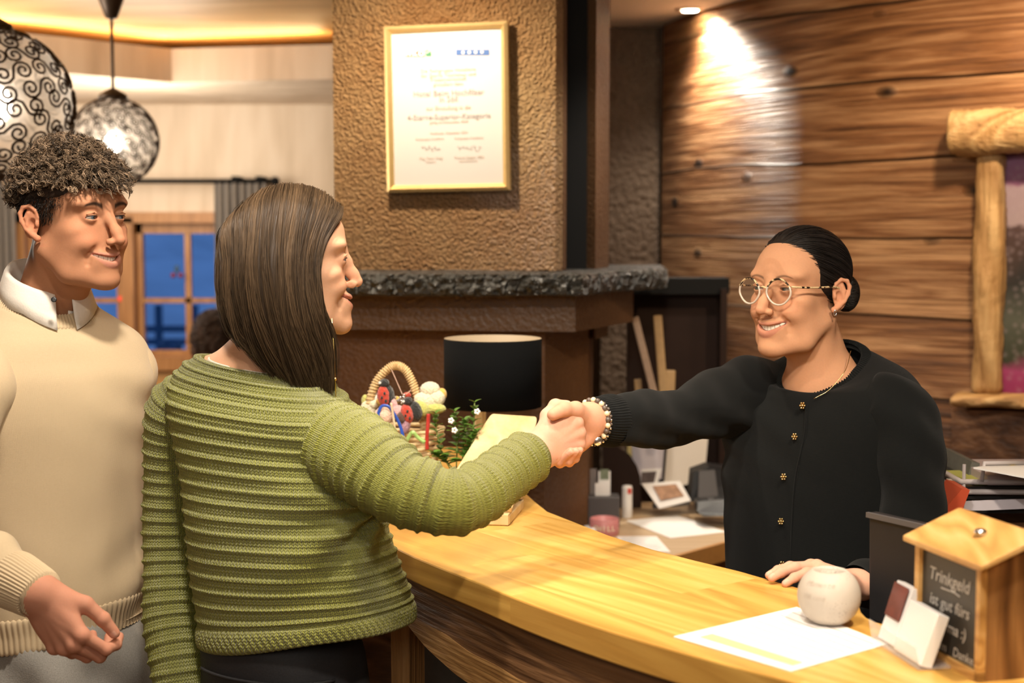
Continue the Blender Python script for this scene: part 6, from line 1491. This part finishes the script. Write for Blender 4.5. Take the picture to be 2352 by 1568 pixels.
wMl = P(346, 1410, 2.66); hMl = hand(wMl, (.06, -.10, -1), (.75, .5, 0), (.35, -.9, 0), [(.35, .4, .3)]*4, forearm=P(335, 1340, 2.68), skin=skinM, s=1.05); pieces.append(hMl[:3])
feetM = [np.array([-.98, 2.42, 0]), np.array([-.72, 2.66, 0])]; pieces.append(lowpoly_body(None, [-.83, 2.56, .9], P(115, 800, 2.56), .12, .08, feetM, skinM))
body_obj(Mn, pieces, M['skin']); face_parts(HM, Mn, (.93, -.33, -.05))
rm = .70
def rib(sp, amp, up=None): return lambda u, v: amp*np.abs(np.sin(u*PI/sp))**1.5
mk = [K_(120, 1395, 2.56, .150, .105, rm, 2.4, .0), K_(126, 1428, 2.55, .168, .117, rm, 2.4, .04), K_(124, 1400, 2.55, .173, .122, rm, 2.4, .04), K_(120, 1350, 2.55, .178, .127, rm, 2.4, .02), K_(114, 1280, 2.55, .175, .125, rm, 2.4, 0), K_(108, 1180, 2.55, .170, .122, rm, 2.4, 0), K_(108, 1060, 2.55, .172, .122, rm, 2.4, 0), K_(110, 950, 2.55, .180, .122, rm, 2.4, 0), K_(112, 870, 2.555, .190, .118, rm, 2.4, .0),
      K_(112, 815, 2.56, .190, .108, rm, 2.4, .0, .05), K_(112, 770, 2.56, .170, .096, rm, 2.3, .0, .12), K_(110, 738, 2.56, .138, .086, rm, 2.2, .0, .22), K_(108, 716, 2.56, .108, .080, rm, 2.1, 0, .32), K_(106, 700, 2.56, .090, .077, rm, 2.0, 0, .38), K_(106, 700, 2.56, .080, .070, rm, 2.0, 0, .38)]
def mfold(V, U, W, N):
    a = P(300, 880, 2.64); d = np.linalg.norm(V-a, axis=-1); b = P(300, 1330, 2.6); d2 = np.linalg.norm(V-b, axis=-1)
    return warp_fold(.005, 14, 7, 11, 1.2)(V, U, W, N)+.004*np.exp(-(d/.12)**2)*np.sin((V[..., 2]+V[..., 0]*.8)*70)+.010*np.exp(-(d2/.09)**2)*np.sin((V[..., 2]-V[..., 0]*1.2)*45+1)
cloth('sweater_body', loft(mk, 200, 220, fold=mfold), M['beige_knit'], Mn)
cloth('ribbed_hem', loft([K_(126, 1440, 2.55, .160, .112, rm, 2.4, .04), K_(126, 1438, 2.55, .169, .119, rm, 2.4, .04), K_(124, 1405, 2.55, .172, .122, rm, 2.4, .04), K_(122, 1372, 2.55, .1775, .1265, rm, 2.4, .04), K_(122, 1366, 2.55, .170, .120, rm, 2.4, .04)], 30, 700, rib(.0085, .0028), fold=mfold), M['beige_knit'], Mn)
col = [K_(106, 712, 2.56, .097, .083, rm, 2.0, 0, .36), K_(106, 705, 2.56, .094, .083, rm, 2.0, 0, .38), K_(106, 694, 2.56, .088, .079, rm, 2.0, 0, .40), K_(106, 684, 2.56, .081, .074, rm, 2.0, 0, .42), K_(106, 682, 2.56, .077, .070, rm, 2.0, 0, .42), K_(106, 692, 2.56, .076, .069, rm, 2.0, 0, .42)]
cloth('ribbed_collar', loft(col, 30, 420, rib(.0062, .0020)), M['beige_knit'], Mn)
ml = [P(262, 815, 2.62), P(285, 850, 2.64), P(297, 930, 2.67), P(300, 1050, 2.68), P(300, 1180, 2.67), P(308, 1280, 2.665), P(322, 1350, 2.66), P(332, 1385, 2.66), P(336, 1394, 2.66)]
mfl = lambda V, U, W, N: .0035*np.sin(W*60+V[..., 0]*40)+.003*np.sin(W*27+V[..., 1]*60)
cloth('left_sleeve', sleeve(ml, [.055, .058, .052, .049, .047, .046, .040, .036, .031], 120, 80, fold=mfl), M['beige_knit'], Mn)
mr = [P(-10, 835, 2.46), P(-45, 870, 2.42), P(-90, 980, 2.37), P(-125, 1120, 2.32), P(-130, 1215, 2.28), P(-80, 1272, 2.24), P(-10, 1306, 2.215), P(40, 1334, 2.195)]
cloth('right_sleeve', sleeve(mr, [.04, .062, .062, .058, .058, .056, .050, .036], 140, 90, fold=mfl), M['beige_knit'], Mn)
cloth('right_cuff', sleeve([P(20, 1324, 2.20), P(34, 1332, 2.195), P(60, 1346, 2.185), P(86, 1361, 2.172), P(90, 1364, 2.17), P(84, 1360, 2.173)], [.043, .0445, .042, .039, .036, .032], 40, 330, rib(.0058, .002)), M['beige_knit'], Mn)
cloth('left_cuff', sleeve([P(322, 1350, 2.66), P(330, 1375, 2.66), P(338, 1400, 2.66)], [.040, .038, .034], 20, 200, rib(.0058, .002)), M['beige_knit'], Mn)
tk = [K_(130, 1385, 2.56, .15, .105, rm), K_(138, 1420, 2.555, .163, .114, rm), K_(148, 1470, 2.55, .170, .120, rm), K_(150, 1540, 2.55, .175, .124, rm), K_(150, 1620, 2.55, .175, .125, rm), K_(150, 1680, 2.55, .165, .12, rm)]
tr_ = cloth('trousers', loft(tk, 60, 140, fold=lambda V, U, W, N: .004*np.sin((V[..., 0]*1.2+V[..., 2])*48)+.003*np.sin(V[..., 0]*70-V[..., 2]*30)), M['grey_trouser'], Mn)
legs(Mn, (-.94, 2.47, .78), (-.76, 2.63, .78), feetM[0], feetM[1], .098, M['grey_trouser'], None); shoes(Mn, feetM, (.64, -.77), M['black'])
# shirt collar
nc = to_world(HM, [(0, -.018, -.118)])[0]; cc_ = P(108, 676, 2.56)
def collar():
    V = []; n = 70; a0 = -PI/2+rm   # local front direction
    fwd = np.array([.64, -.77, 0]); rt = np.array([-.77, -.64, 0]); prof = [(-.030, .063), (.0, .062), (.024, .061), (.036, .0635), (.037, .068), (.030, .0725), (.010, .079), (-.012, .086)]
    for j, (h_, r_) in enumerate(prof):
        for i in range(n):
            a = .20+(2*PI-.40)*i/(n-1); fr_ = math.cos(a); e = max(0, 1-min(a, 2*PI-a)/.9)
            hh = h_-(.045*fr_*.62)-(.020*e*(1 if j >= 6 else 0))-(.006*e); rr = r_+.004*e*(j >= 5)
            V.append(cc_+fwd*math.cos(a)*rr*1.02+rt*math.sin(a)*rr+np.array([0, 0, hh]))
    F = np.array([(j*n+i, j*n+i+1, (j+1)*n+i+1, (j+1)*n+i) for j in range(len(prof)-1) for i in range(n-1)]); return V, F
V, F = collar(); co = mesh_obj('shirt_collar', V, F, M['shirt'], Mn, True); mm = co.modifiers.new('thick', 'SOLIDIFY'); mm.thickness = .0018
bp_ = P(124, 688, 2.455); MB().lathe([(.0001, 0), (.0048, .0), (.0048, .0015), (.003, .002), (.0001, .0015)], bp_, 16, (0.2, -1, .3)).build('collar_button', M['black'], co, True)
# curls
nC = 2300; roots = []; 
while len(roots) < nC:
    d = RNG.normal(size=3); d /= np.linalg.norm(d); p = np.array([0, -.012, .040])+d*np.array([.073, .098, .088])
    if p[2] < .056+(.006 if p[1] > .02 else 0)-(.020 if p[1] < -.05 else 0): continue
    if p[1] > .06 and p[2] < .068: continue
    roots.append((p, d))
npt = 18; tq = np.linspace(0, 1, npt); S_ = []; Cc = []
for p, d in roots:
    frnt = max(0, p[1]-.02)/.07
    lean = nz(np.array([0, .25+.9*frnt, .35-.55*frnt])+d*1.0+RNG.normal(size=3)*.35); Lc = RNG.uniform(.020, .036)*(1+.35*frnt); rc_ = RNG.uniform(.0028, .0062); tn = RNG.uniform(1.0, 2.6)*RNG.choice([-1, 1]); ph = RNG.uniform(0, 6.28)
    e1 = nz(np.cross(lean, RNG.normal(size=3))); e2 = np.cross(lean, e1); sag = np.array([0, .2, -1.0])*(.020*frnt)
    cen = p[None]+lean[None]*(Lc*tq**.8)[:, None]+sag[None]*(tq**2)[:, None]; rad = rc_*(.5+.5*np.sin(tq*9+ph))*np.sin(np.clip(tq*1.4, 0, 1)*PI/2)+.0012
    base_c = np.array([.17, .115, .072])*RNG.uniform(.2, 1.5)**1.2
    for q in range(4):
        o2 = RNG.normal(size=3)*.0014; a = tn*2*PI*tq+ph+q*.3; S_.append(cen+o2+(np.cos(a)*rad)[:, None]*e1+(np.sin(a)*rad)[:, None]*e2); Cc.append(base_c*RNG.uniform(.8, 1.25))
Hs = SDF((-.10, -.13, .0), (.10, .12, .16), .003); Hs.ell((0, -.012, .046), (.077, .101, .091), 0); Hs.ell((0, -.0, -.030), (.12, .16, .092), .004, 's'); Hs.ell((0, .115, .045), (.09, .032, .035), .004, 's'); v_, f_ = Hs.mesh(1)
hbM = mesh_obj('hair', to_world(HM, v_), f_, M['hair'], Mn, True, cols=np.tile(np.array([.030, .018, .012]), (len(v_), 1)))
strands_obj('curls', to_world(HM, np.array(S_)), .00075, M['hair'], hbM, 3, True, cols=np.array(Cc))
# stubble-short side hair
nS = 5200; sS = []; cS = []
while len(sS) < nS:
    d = RNG.normal(size=3); d /= np.linalg.norm(d); p = np.array([0, -.016, .044])+d*np.array([.0735, .0965, .079])
    if p[0] < -.02 and RNG.uniform() < .7: continue
    if p[2] > .085 or p[1] > .045 or p[2] < -.055: continue
    if p[2] < .028-(.06 if p[1] < -.045 else 0) and not (abs(p[1]) < .02 and p[2] > .0): continue
    if RNG.uniform() > .35+.65*sstep(.0, .05, np.array([p[2]+(0.06 if p[1] < -.05 else 0)]))[0]: continue
    v = nz(d*.55+np.array([0, .1, -.8])+RNG.normal(size=3)*.15); L_ = .009; sS.append(p[None]+v[None]*(np.linspace(0, 1, 4)*L_)[:, None]); cS.append(np.array([.02, .013, .009])*RNG.uniform(.5, 1.6))
strands_obj('short_sides', to_world(HM, np.array(sS)), .0006, M['hair'], hbM, 3, True, cols=np.array(cS))

# ---------------------------------------------------------------- receptionist in the black cardigan
Rc = thing('person', 'person with glasses, low bun and black cardigan reaching across the counter', 'person', (P(1885, 1500, 2.70)[0], 2.70, 0))
Rr, orr = head_frame(P(1834, 676, 2.66), (-.755, -.656), 1.0, pitch=.04)
skinR = (.56, .29, .165)
HR = build_head(orr, Rr, P(1893, 862, 2.69), .055, True, 1.2, skin=skinR, lip=(.48, .19, .13), mwid=.0325, jaw=.98, open_=1.15, nose=1.0, brow=(.10, .055, .035), cheek=(.68, .27, .16), extra=[(P(1893, 860, 2.70), P(1800, 920, 2.76), .040, .030, .03), (P(1895, 860, 2.70), P(1985, 920, 2.63), .040, .030, .03), (P(1880, 900, 2.69), P(1870, 1000, 2.69), .07, .09, .03)], iris=(.13, .17, .17))
pieces = [(to_world(HR, HR['V']), HR['F'], HR['C'])]
wR = P(1356, 962, 2.398)
dR = nz([-.80, -.02, -.60])
handR = hand(wR, dR, (.05, 1, .0), (-.60, 0, .80), [(1.0, .85, .5)]*4, spread=.02, finger_pts=[[P(1266, 1008, 2.402), P(1247, 1038, 2.385), P(1254, 1051, 2.352), P(1273, 1050, 2.336)], [P(1280, 1024, 2.405), P(1262, 1058, 2.385), P(1284, 1059, 2.348), P(1311, 1036, 2.334)], [P(1296, 1032, 2.405), P(1286, 1063, 2.383), P(1306, 1058, 2.350), P(1323, 1035, 2.337)], [P(1312, 1036, 2.405), P(1308, 1062, 2.385), P(1322, 1053, 2.355), P(1333, 1033, 2.342)]], thumb_pts=[P(1344, 958, 2.385), P(1322, 941, 2.362), P(1296, 940, 2.345), P(1270, 952, 2.334)], thumb_r=(.0185, .0150, .0122, .0105), forearm=P(1440, 966, 2.50), skin=(.62, .32, .21), wr=(.0245, .020), s=.95, thick=1.02)
pieces.append(handR[:3])
tR = PZ(1784, 1332, ZC+.009); hz = nz([-.88, -.44, 0]); dL = nz(hz*math.cos(.38)+np.array([0, 0, math.sin(.38)])); wL = tR-hz*.166-np.array([0, 0, .026]); elR = P(2088, 1335, 2.46)
handL = hand(wL, dL, (-.12, -.10, 1), (-.45, .88, 0), [(.30, .25, .2), (.30, .27, .2), (.32, .27, .2), (.32, .25, .2)], spread=.06, forearm=wL+nz(elR-wL)*.09, skin=(.68, .38, .27), s=.96)
pieces.append(handL[:3])
feetR = [np.array([.62, 2.82, 0]), np.array([.72, 2.68, 0])]; pieces.append(lowpoly_body(None, [.60, 2.74, .9], P(1885, 950, 2.70), .12, .08, feetR, skinR))
body_obj(Rc, pieces, M['skin']); face_parts(HR, Rc, (-.92, -.38, -.03))
rr_ = -.80
rk = [K_(1885, 1420, 2.70, .160, .112, rr_, 2.3), K_(1885, 1400, 2.70, .185, .13, rr_, 2.3), K_(1882, 1330, 2.70, .190, .134, rr_, 2.3), K_(1880, 1200, 2.70, .190, .134, rr_, 2.3), K_(1880, 1100, 2.70, .194, .134, rr_, 2.3), K_(1884, 1010, 2.70, .200, .130, rr_, 2.3), K_(1888, 945, 2.70, .205, .120, rr_, 2.3, 0, .05),
      K_(1890, 895, 2.70, .198, .106, rr_, 2.3, 0, .12), K_(1893, 862, 2.70, .170, .096, rr_, 2.2, 0, .25), K_(1892, 848, 2.70, .134, .088, rr_, 2.1, 0, .36), K_(1890, 844, 2.70, .104, .083, rr_, 2.0, 0, .48), K_(1889, 844, 2.70, .084, .079, rr_, 2.0, 0, .54), K_(1889, 848, 2.70, .076, .071, rr_, 2.0, 0, .54)]
def rfold(V, U, W, N):
    a = P(1700, 960, 2.74); d = np.linalg.norm(V-a, axis=-1); return warp_fold(.005, 15, 8, 21, 1.0)(V, U, W, N)+.007*np.exp(-(d/.14)**2)*np.sin((V[..., 2]*1.2+V[..., 0])*60)
cloth('cardigan_body', loft(rk, 200, 220, fold=rfold), M['black_knit'], Rc)
cloth('neck_ribbing', loft([K_(1889, 850, 2.70, .094, .086, rr_, 2.0, 0, .52), K_(1889, 846, 2.70, .091, .086, rr_, 2.0, 0, .54), K_(1889, 840, 2.70, .083, .080, rr_, 2.0, 0, .56), K_(1889, 836, 2.70, .075, .074, rr_, 2.0, 0, .57), K_(1889, 840, 2.70, .072, .071, rr_, 2.0, 0, .57)], 24, 420, rib(.006, .0018)), M['black_knit'], Rc)
rs2 = [P(1775, 905, 2.78), P(1730, 905, 2.77), P(1680, 918, 2.73), P(1600, 945, 2.65), P(1540, 957, 2.59), P(1480, 964, 2.53), P(1420, 966, 2.475), P(1400, 966, 2.46)]
cloth('right_sleeve', sleeve(rs2, [.070, .078, .070, .058, .0525, .050, .047, .045], 180, 100, fold=lambda V, U, W, N: warp_fold(.004, 30, 18, 33, 1.0)(V, U, W, N)+.003*np.sin((V[..., 0]*.9+V[..., 2]*1.3)*58+2*np.sin(V[..., 2]*30))), M['black_knit'], Rc)
cloth('right_cuff', sleeve([P(1412, 966, 2.47), P(1400, 966, 2.46), P(1386, 967, 2.447), P(1374, 967, 2.436), P(1370, 967, 2.433), P(1376, 967, 2.438)], [.044, .0455, .043, .041, .037, .032], 30, 300, rib(.005, .0016)), M['black_knit'], Rc)
cf = wL-nz(elR-wL)*.004
ls2 = [P(2000, 930, 2.61), P(2045, 945, 2.59), P(2084, 1015, 2.555), P(2094, 1100, 2.54), P(2094, 1200, 2.52), P(2096, 1290, 2.49), elR, cf+(elR-cf)*.5, cf+(elR-cf)*.18, cf]
cloth('left_sleeve', sleeve(ls2, [.062, .072, .067, .063, .060, .055, .052, .047, .038, .029], 160, 90, fold=lambda V, U, W, N: warp_fold(.005, 30, 16, 31, 1.0)(V, U, W, N)+.0025*np.sin((V[..., 0]+V[..., 2]*1.3)*48+2*np.sin(V[..., 1]*20))), M['black_knit'], Rc)
cloth('trousers', loft([K_(1885, 1390, 2.70, .15, .11, rr_), K_(1885, 1450, 2.70, .17, .125, rr_), K_(1885, 1560, 2.70, .175, .13, rr_), K_(1885, 1640, 2.70, .16, .12, rr_)], 20, 60), M['denim'], Rc)
legs(Rc, (.54, 2.78, .74), (.68, 2.66, .74), feetR[0], feetR[1], .085, M['denim'], None); shoes(Rc, feetR, (-.7, -.7), M['black'])
# placket and buttons
M['gold_btn'] = plain('gold_button', (.85, .62, .28), .25, metal=1)
def front_pt(px, py):
    """march the pixel ray onto the cardigan loft"""
    d = ray(px, py); best = None
    for Y in np.linspace(2.45, 2.72, 300):
        p = P(px, py, Y); Kq = RKs; j = int(np.argmin(np.abs(Kq[:, 2]-p[2]))); cx, cy, cz, rx, ry, rot, e = Kq[j][:7]; c, s = math.cos(-rot), math.sin(-rot); lx = (p[0]-cx)*c-(p[1]-cy)*s; ly = (p[0]-cx)*s+(p[1]-cy)*c
        if (abs(lx)/rx)**e+(abs(ly)/ry)**e <= 1.0: return p
    return P(px, py, 2.58)
RKs = spline(np.array(rk), 200)
pk = [front_pt(x, y) for x, y in ((1846, 928), (1842, 1000), (1822, 1094), (1814, 1196), (1812, 1290), (1812, 1350))]
MB().tube([p+np.array([-.002, -.004, 0])+np.array([.006, 0, 0]) for p in spline(pk, 30)], .0022, 6).build('placket_edge', M['black_knit'], Rc, True)
for i, (x, y) in enumerate(((1846, 930), (1828, 1001), (1803, 1093), (1797, 1195), (1800, 1294))):
    p = front_pt(x, y)+np.array([-.004, -.007, 0]); m_ = MB()
    for k in range(6): a = k*PI/3; m_.sphere(p+np.array([math.cos(a)*.0042, -.001, math.sin(a)*.0052]), .0021, 8, 6)
    m_.sphere(p, .0028, 8, 6); m_.build('gold_button', M['gold_btn'], Rc, True)
nk = MB(); nk.tube(spline([P(1953, 805, 2.635), P(1940, 850, 2.60), P(1905, 893, 2.590), P(1868, 915, 2.592)], 24)+np.array([0, -.004, 0]), .0007, 5); nk.build('necklace', M['gold_btn'], Rc, True)
# hair: cap + pulled back strands + bun
bun = np.array([-.012, -.132, .004])
def on_skull(d, off): return np.array([0, -.016, .046])+d*(np.array([.073, .096, .078])+off)
nH = 5200; sH = []; cH = []
tH = np.linspace(0, 1, 18)
bd_ = nz((bun-np.array([0, -.016, .046]))/np.array([.073, .096, .078]))
def hairline_ok(p): 
    ax = abs(p[0]); zmin = .092-.15*max(0, ax-.02)-.0 if p[1] > .03 else (.030 if p[1] > -.0 else -.03)
    if p[1] > .03: zmin = .086-1.05*max(0, .07-p[1])*.9-.35*max(0, ax-.03)
    return p[2] > zmin-(0 if p[1] > -.02 else .03)
cnt = 0
while len(sH) < nH:
    d = RNG.normal(size=3); d = nz(d); p0 = on_skull(d, 0)
    if p0[1] > .072 or not hairline_ok(p0) or (p0[1] > .03 and p0[2] < .04): continue
    if p0[2] < -.03: continue
    sgn = 1; off = RNG.uniform(.002, .0062); pts = []
    om_ = math.acos(max(-1, min(1, float(d@bd_))))
    for q in tH: 
        dd = (math.sin((1-q)*om_)*d+math.sin(q*om_)*bd_)/max(1e-6, math.sin(om_)); pts.append(on_skull(nz(dd), off*min(1, .25+q*4)+.0015*math.sin(len(sH)*1.7)*0))
    sH.append(np.array(pts)); cH.append(np.array([.013, .010, .009])*RNG.uniform(.4, 2.2))
Hs = SDF((-.10, -.15, -.06), (.10, .12, .16), .0028); Hs.ell((0, -.016, .046), (.0755, .0985, .0805), 0)
Hs.ell((0, .105, .018), (.125, .092, .062), .004, 's'); Hs.ell((0, .02, -.045), (.11, .055, .055), .004, 's'); v_, f_ = Hs.mesh(1)
hbR = mesh_obj('hair', to_world(HR, v_), f_, M['hair'], Rc, True, cols=np.tile(np.array([.012, .009, .008]), (len(v_), 1)))
strands_obj('pulled_back_strands', to_world(HR, np.array(sH)), .0006, M['hair'], hbR, 3, True, cols=np.array(cH))
Hb = SDF(bun-.06, bun+.06, .0022); Hb.ell(bun, (.026, .020, .034), 0); v_, f_ = Hb.mesh(1); bo = mesh_obj('hair_bun', to_world(HR, v_), f_, M['hair'], hbR, True, cols=np.tile(np.array([.013, .010, .009]), (len(v_), 1)))
sB = []
for k in range(420):
    tl = RNG.uniform(-1, 1); ph = RNG.uniform(0, 6.28); pts = []
    for q in np.linspace(0, 1, 24):
        a = ph+q*3.6; zz_ = tl*.9+.25*math.sin(a+k); zz_ = max(-.98, min(.98, zz_)); r_ = math.sqrt(1-zz_*zz_); pts.append(bun+np.array([.0275*r_*math.cos(a), .0215*r_*math.sin(a), .0355*zz_]))
    sB.append(pts)
strands_obj('bun_strands', to_world(HR, np.array(sB)), .0006, M['hair'], bo, 3, True, cols=np.array([.014, .011, .009])*RNG.uniform(.4, 2.4, (420, 1)))
# earring
m_ = MB(); e_ = to_world(HR, [(-.0800, -.006, -.031)])[0]; m_.tube([e_+np.array([.0, -.001, 0])+np.array([math.cos(a)*.002, 0, math.sin(a)*.0055]) for a in np.linspace(0, 2*PI, 16)], .0012, 6); m_.build('earring', M['silver'], Rc, True)
# glasses
gl_ = thing('eyeglasses', 'round clear-rimmed glasses with tortoiseshell temples worn by the receptionist', 'glasses', tuple(to_world(HR, [(0, .10, .005)])[0]))
def tort():
    m, nt, b = nmat('tortoiseshell'); tc = N_(nt, 'ShaderNodeTexCoord'); n = N_(nt, 'ShaderNodeTexNoise', i_Scale=110.0, i_Detail=2.0); nt.links.new(tc.outputs['Object'], n.inputs['Vector'])
    nt.links.new(ramp(nt, n.outputs[0], [(.46, (.02, .012, .008)), (.54, (.62, .45, .25))]), b.inputs['Base Color']); b.inputs['Roughness'].default_value = .2; return m
M['tort'] = tort(); M['clear_rim'] = plain('clear_rim', (.80, .70, .60), .12, trans=.35)
def lens_glass():
    m, nt, b = nmat('lens_glass'); L = nt.links; tr = N_(nt, 'ShaderNodeBsdfTransparent'); mx = N_(nt, 'ShaderNodeMixShader'); fr_ = N_(nt, 'ShaderNodeFresnel', i_IOR=1.45); gg = N_(nt, 'ShaderNodeBsdfGlossy', i_Roughness=.02)
    L.new(fr_.outputs[0], mx.inputs[0]) if False else None; mx.inputs[0].default_value = .07; L.new(tr.outputs[0], mx.inputs[1]); L.new(gg.outputs[0], mx.inputs[2]); L.new(mx.outputs[0], nt.nodes['Material Output'].inputs[0]); return m
M['lens'] = lens_glass()
for sx in (-1, 1):
    c = np.array([sx*.0335, .1015, .0035]); nrm = nz([sx*.10, 1, -.06]); e1 = nz(np.cross(nrm, (0, 0, 1))); e2 = np.cross(e1, nrm); e2 = e2 if e2[2] > 0 else -e2
    ring = [c+e1*math.cos(a)*.0245*(1+.04*math.cos(4*a))+e2*(math.sin(a)*.0225+(.0015 if math.sin(a) > 0 else 0)) for a in np.linspace(0, 2*PI, 48, endpoint=False)]
    MB().tube(to_world(HR, ring), .0019, 8, closed=True).build('lens_rim', M['clear_rim'], gl_, True)
    top_ = [q+nrm*.0008+e2*.0004 for q in ring[3:22]]; MB().tube(to_world(HR, top_), .0019, 8).build('brow_rim', M['tort'], gl_, True)
    MB().extr(list(to_world(HR, ring)), (HR['R']@nrm)*.0008).build('lens', M['lens'], gl_)
    tmpl = spline([c+e1*(-sx if e1[0] < 0 else sx)*.0255+np.array([0, -.001, .011]), np.array([sx*.0665, .088, .014]), np.array([sx*.0745, .050, .014]), np.array([sx*.0790, -.005, .016]), np.array([sx*.0775, -.030, .008])], 24)
    MB().tube(to_world(HR, tmpl), .0019, 8).build('temple', M['tort'], gl_, True)
MB().tube(to_world(HR, [(-.0095, .1035, .010), (0, .1055, .013), (.0095, .1035, .010)]), .0018, 8).build('bridge', M['tort'], gl_, True)
# bracelets on the handshake wrist
def bracelet(label, cen, axis, r1, r2, n, rb, mats, name='bead_bracelet', charms=False):
    t = thing(name, label, 'bracelet', tuple(cen)); A = nz(axis); X = nz(np.cross(A, (0, 1, 0.0))); Yv = np.cross(A, X)
    for q, mt in enumerate(mats):
        m = MB()
        for k in range(n):
            if k % len(mats) != q: continue
            a = 2*PI*k/n; m.sphere(cen+X*math.cos(a)*r1+Yv*math.sin(a)*r2, rb, 12, 8)
        o = m.build(['pale_beads', 'dark_beads', 'metal_beads'][q], mt, t, True); o['kind'] = 'stuff'
    return t, X, Yv
M['bead_p'] = plain('cream_stone_bead', (.72, .58, .38), .35, noise=.2, nscale=200); M['bead_d'] = plain('dark_stone_bead', (.10, .075, .06), .4, noise=.4, nscale=200)
axb = nz(P(1440, 966, 2.50)-wR); cb1 = P(1358, 964, 2.425)
cb1 = wR+axb*.008
t1, X1, Y1 = bracelet('cream and dark brown bead bracelet on the wrist at the black cuff', cb1+np.array([0, 0, -.003]), nz(axb+np.array([0, 0, .12])), .036, .030, 22, .0049, [M['bead_p'], M['bead_d']])
t2, X2, Y2 = bracelet('thin metal bead bracelet with a round silver charm next to the stone beads', cb1+axb*.009+np.array([0, 0, -.006]), nz(axb+np.array([0, 0, .05])), .038, .031, 34, .0028, [M['bead_d'], M['silver']], 'charm_bracelet')
chp = P(1373, 1013, 2.385); MB().lathe([(.0001, -.001), (.0065, -.001), (.0078, 0), (.0065, .001), (.0001, .001)], chp, 20, (0, -1, 0)).build('round_charm', M['silver'], t2, True)
MB().tube([chp+np.array([-.004+math.cos(a)*.0045, 0, .014+math.sin(a)*.0045]) for a in np.linspace(0, 2*PI, 14)], .001, 5).build('open_charm', M['gold_btn'], t2, True)

# ---------------------------------------------------------------- distant seated person by the window
Bp_ = thing('person', 'seated person far back by the window, only the dark curly hair showing', 'person', (P(490, 1100, 5.6)[0], 5.6, 0))
Rb, ob = head_frame(P(492, 800, 5.6), (-.3, .95), 1.0)
Sb = SDF((-.13, -.13, -.75), (.28, .15, .15), .009) if False else None
def far_person():
    S = SDF((ob[0]-.3, ob[1]-.2, -.02), ob+np.array([.3, .52, .15]), .011)
    S.ell(ob+np.array([0, 0, .02]), (.075, .09, .11), 0); S.cap(ob+np.array([0, 0, -.08]), ob+np.array([0, .0, -.17]), .05, .055, .02); S.cap(ob+np.array([-.15, 0, -.24]), ob+np.array([.15, 0, -.24]), .06, .06, .04); S.cap(ob+np.array([0, 0, -.27]), ob+np.array([0, 0, -.62]), .14, .15, .05)
    for s in (-1, 1): S.cap(ob+np.array([s*.09, 0, -.70]), ob+np.array([s*.10, .36, -.70]), .075, .06, .04); S.cap(ob+np.array([s*.10, .36, -.70]), np.array([ob[0]+s*.10, ob[1]+.36, .06]), .055, .04, .03); S.cap((ob[0]+s*.10, ob[1]+.34, .035), (ob[0]+s*.10, ob[1]+.46, .03), .035, .03, .02)
    for s in (-1, 1): S.cap(ob+np.array([s*.18, 0, -.25]), ob+np.array([s*.21, .02, -.52]), .045, .04, .02)
    V, F = S.mesh(1); C = np.tile(np.array([.45, .25, .16]), (len(V), 1)); C[V[:, 2] > ob[2]-.11] = (.045, .025, .016); C[V[:, 2] < ob[2]-.17] = (.05, .05, .07); return V, F, C
body_obj(Bp_, [far_person()], M['skin'])
sF = []
for k in range(700):
    d = nz(RNG.normal(size=3)+np.array([0, -.2, .35])); p = ob+np.array([0, 0, .03])+d*np.array([.078, .095, .11]); e1 = nz(np.cross(d, RNG.normal(size=3))); e2 = np.cross(d, e1); q = np.linspace(0, 1, 12)[:, None]; a = q*9+k
    sF.append(p+d*q*.02+(np.cos(a)*e1+np.sin(a)*e2)*.008*q**.5)
strands_obj('curly_hair', np.array(sF), .0022, M['hair'], Bp_, 3, True, cols=np.array([.05, .028, .018])*RNG.uniform(.5, 1.5, (700, 1)))
# window ornaments
def orn(name, label, px, py, Y, r, mat, extra=None):
    t = thing(name, label, 'window ornament', tuple(P(px, py, Y))); MB().sphere(P(px, py, Y), r, 16, 10).build('ball', mat, t, True)
    MB().tube([P(px, py, Y)+np.array([0, 0, r]), P(px, py, Y)+np.array([0, 0, r+.12])], .001, 4).build('thread', M['black'], t)
orn('gold_bauble', 'gold bauble hanging in the left window pane by the chin of the curly-haired person', 245, 650, YB-.03, .022, M['gold'])
orn('red_bauble', 'small glowing red bauble low in the left window pane above the cream shoulder', 277, 686, YB-.03, .013, plain('red_glass', (.7, .03, .02), .3, emit=(1, .05, .03), es=.6))
t = thing('cherry_ornament', 'dark red cherry pair ornament hanging in the middle window pane', 'window ornament', tuple(P(405, 630, YB-.03)))
M['dkred'] = plain('dark_red', (.20, .015, .02), .4)
for px in (398, 415): MB().sphere(P(px, 632, YB-.03), .013, 12, 8).build('cherry', M['dkred'], t, True)
MB().sphere(P(406, 618, YB-.03), [.012, .008, .02], 10, 8).build('leaf', M['night_tree'], t, True)
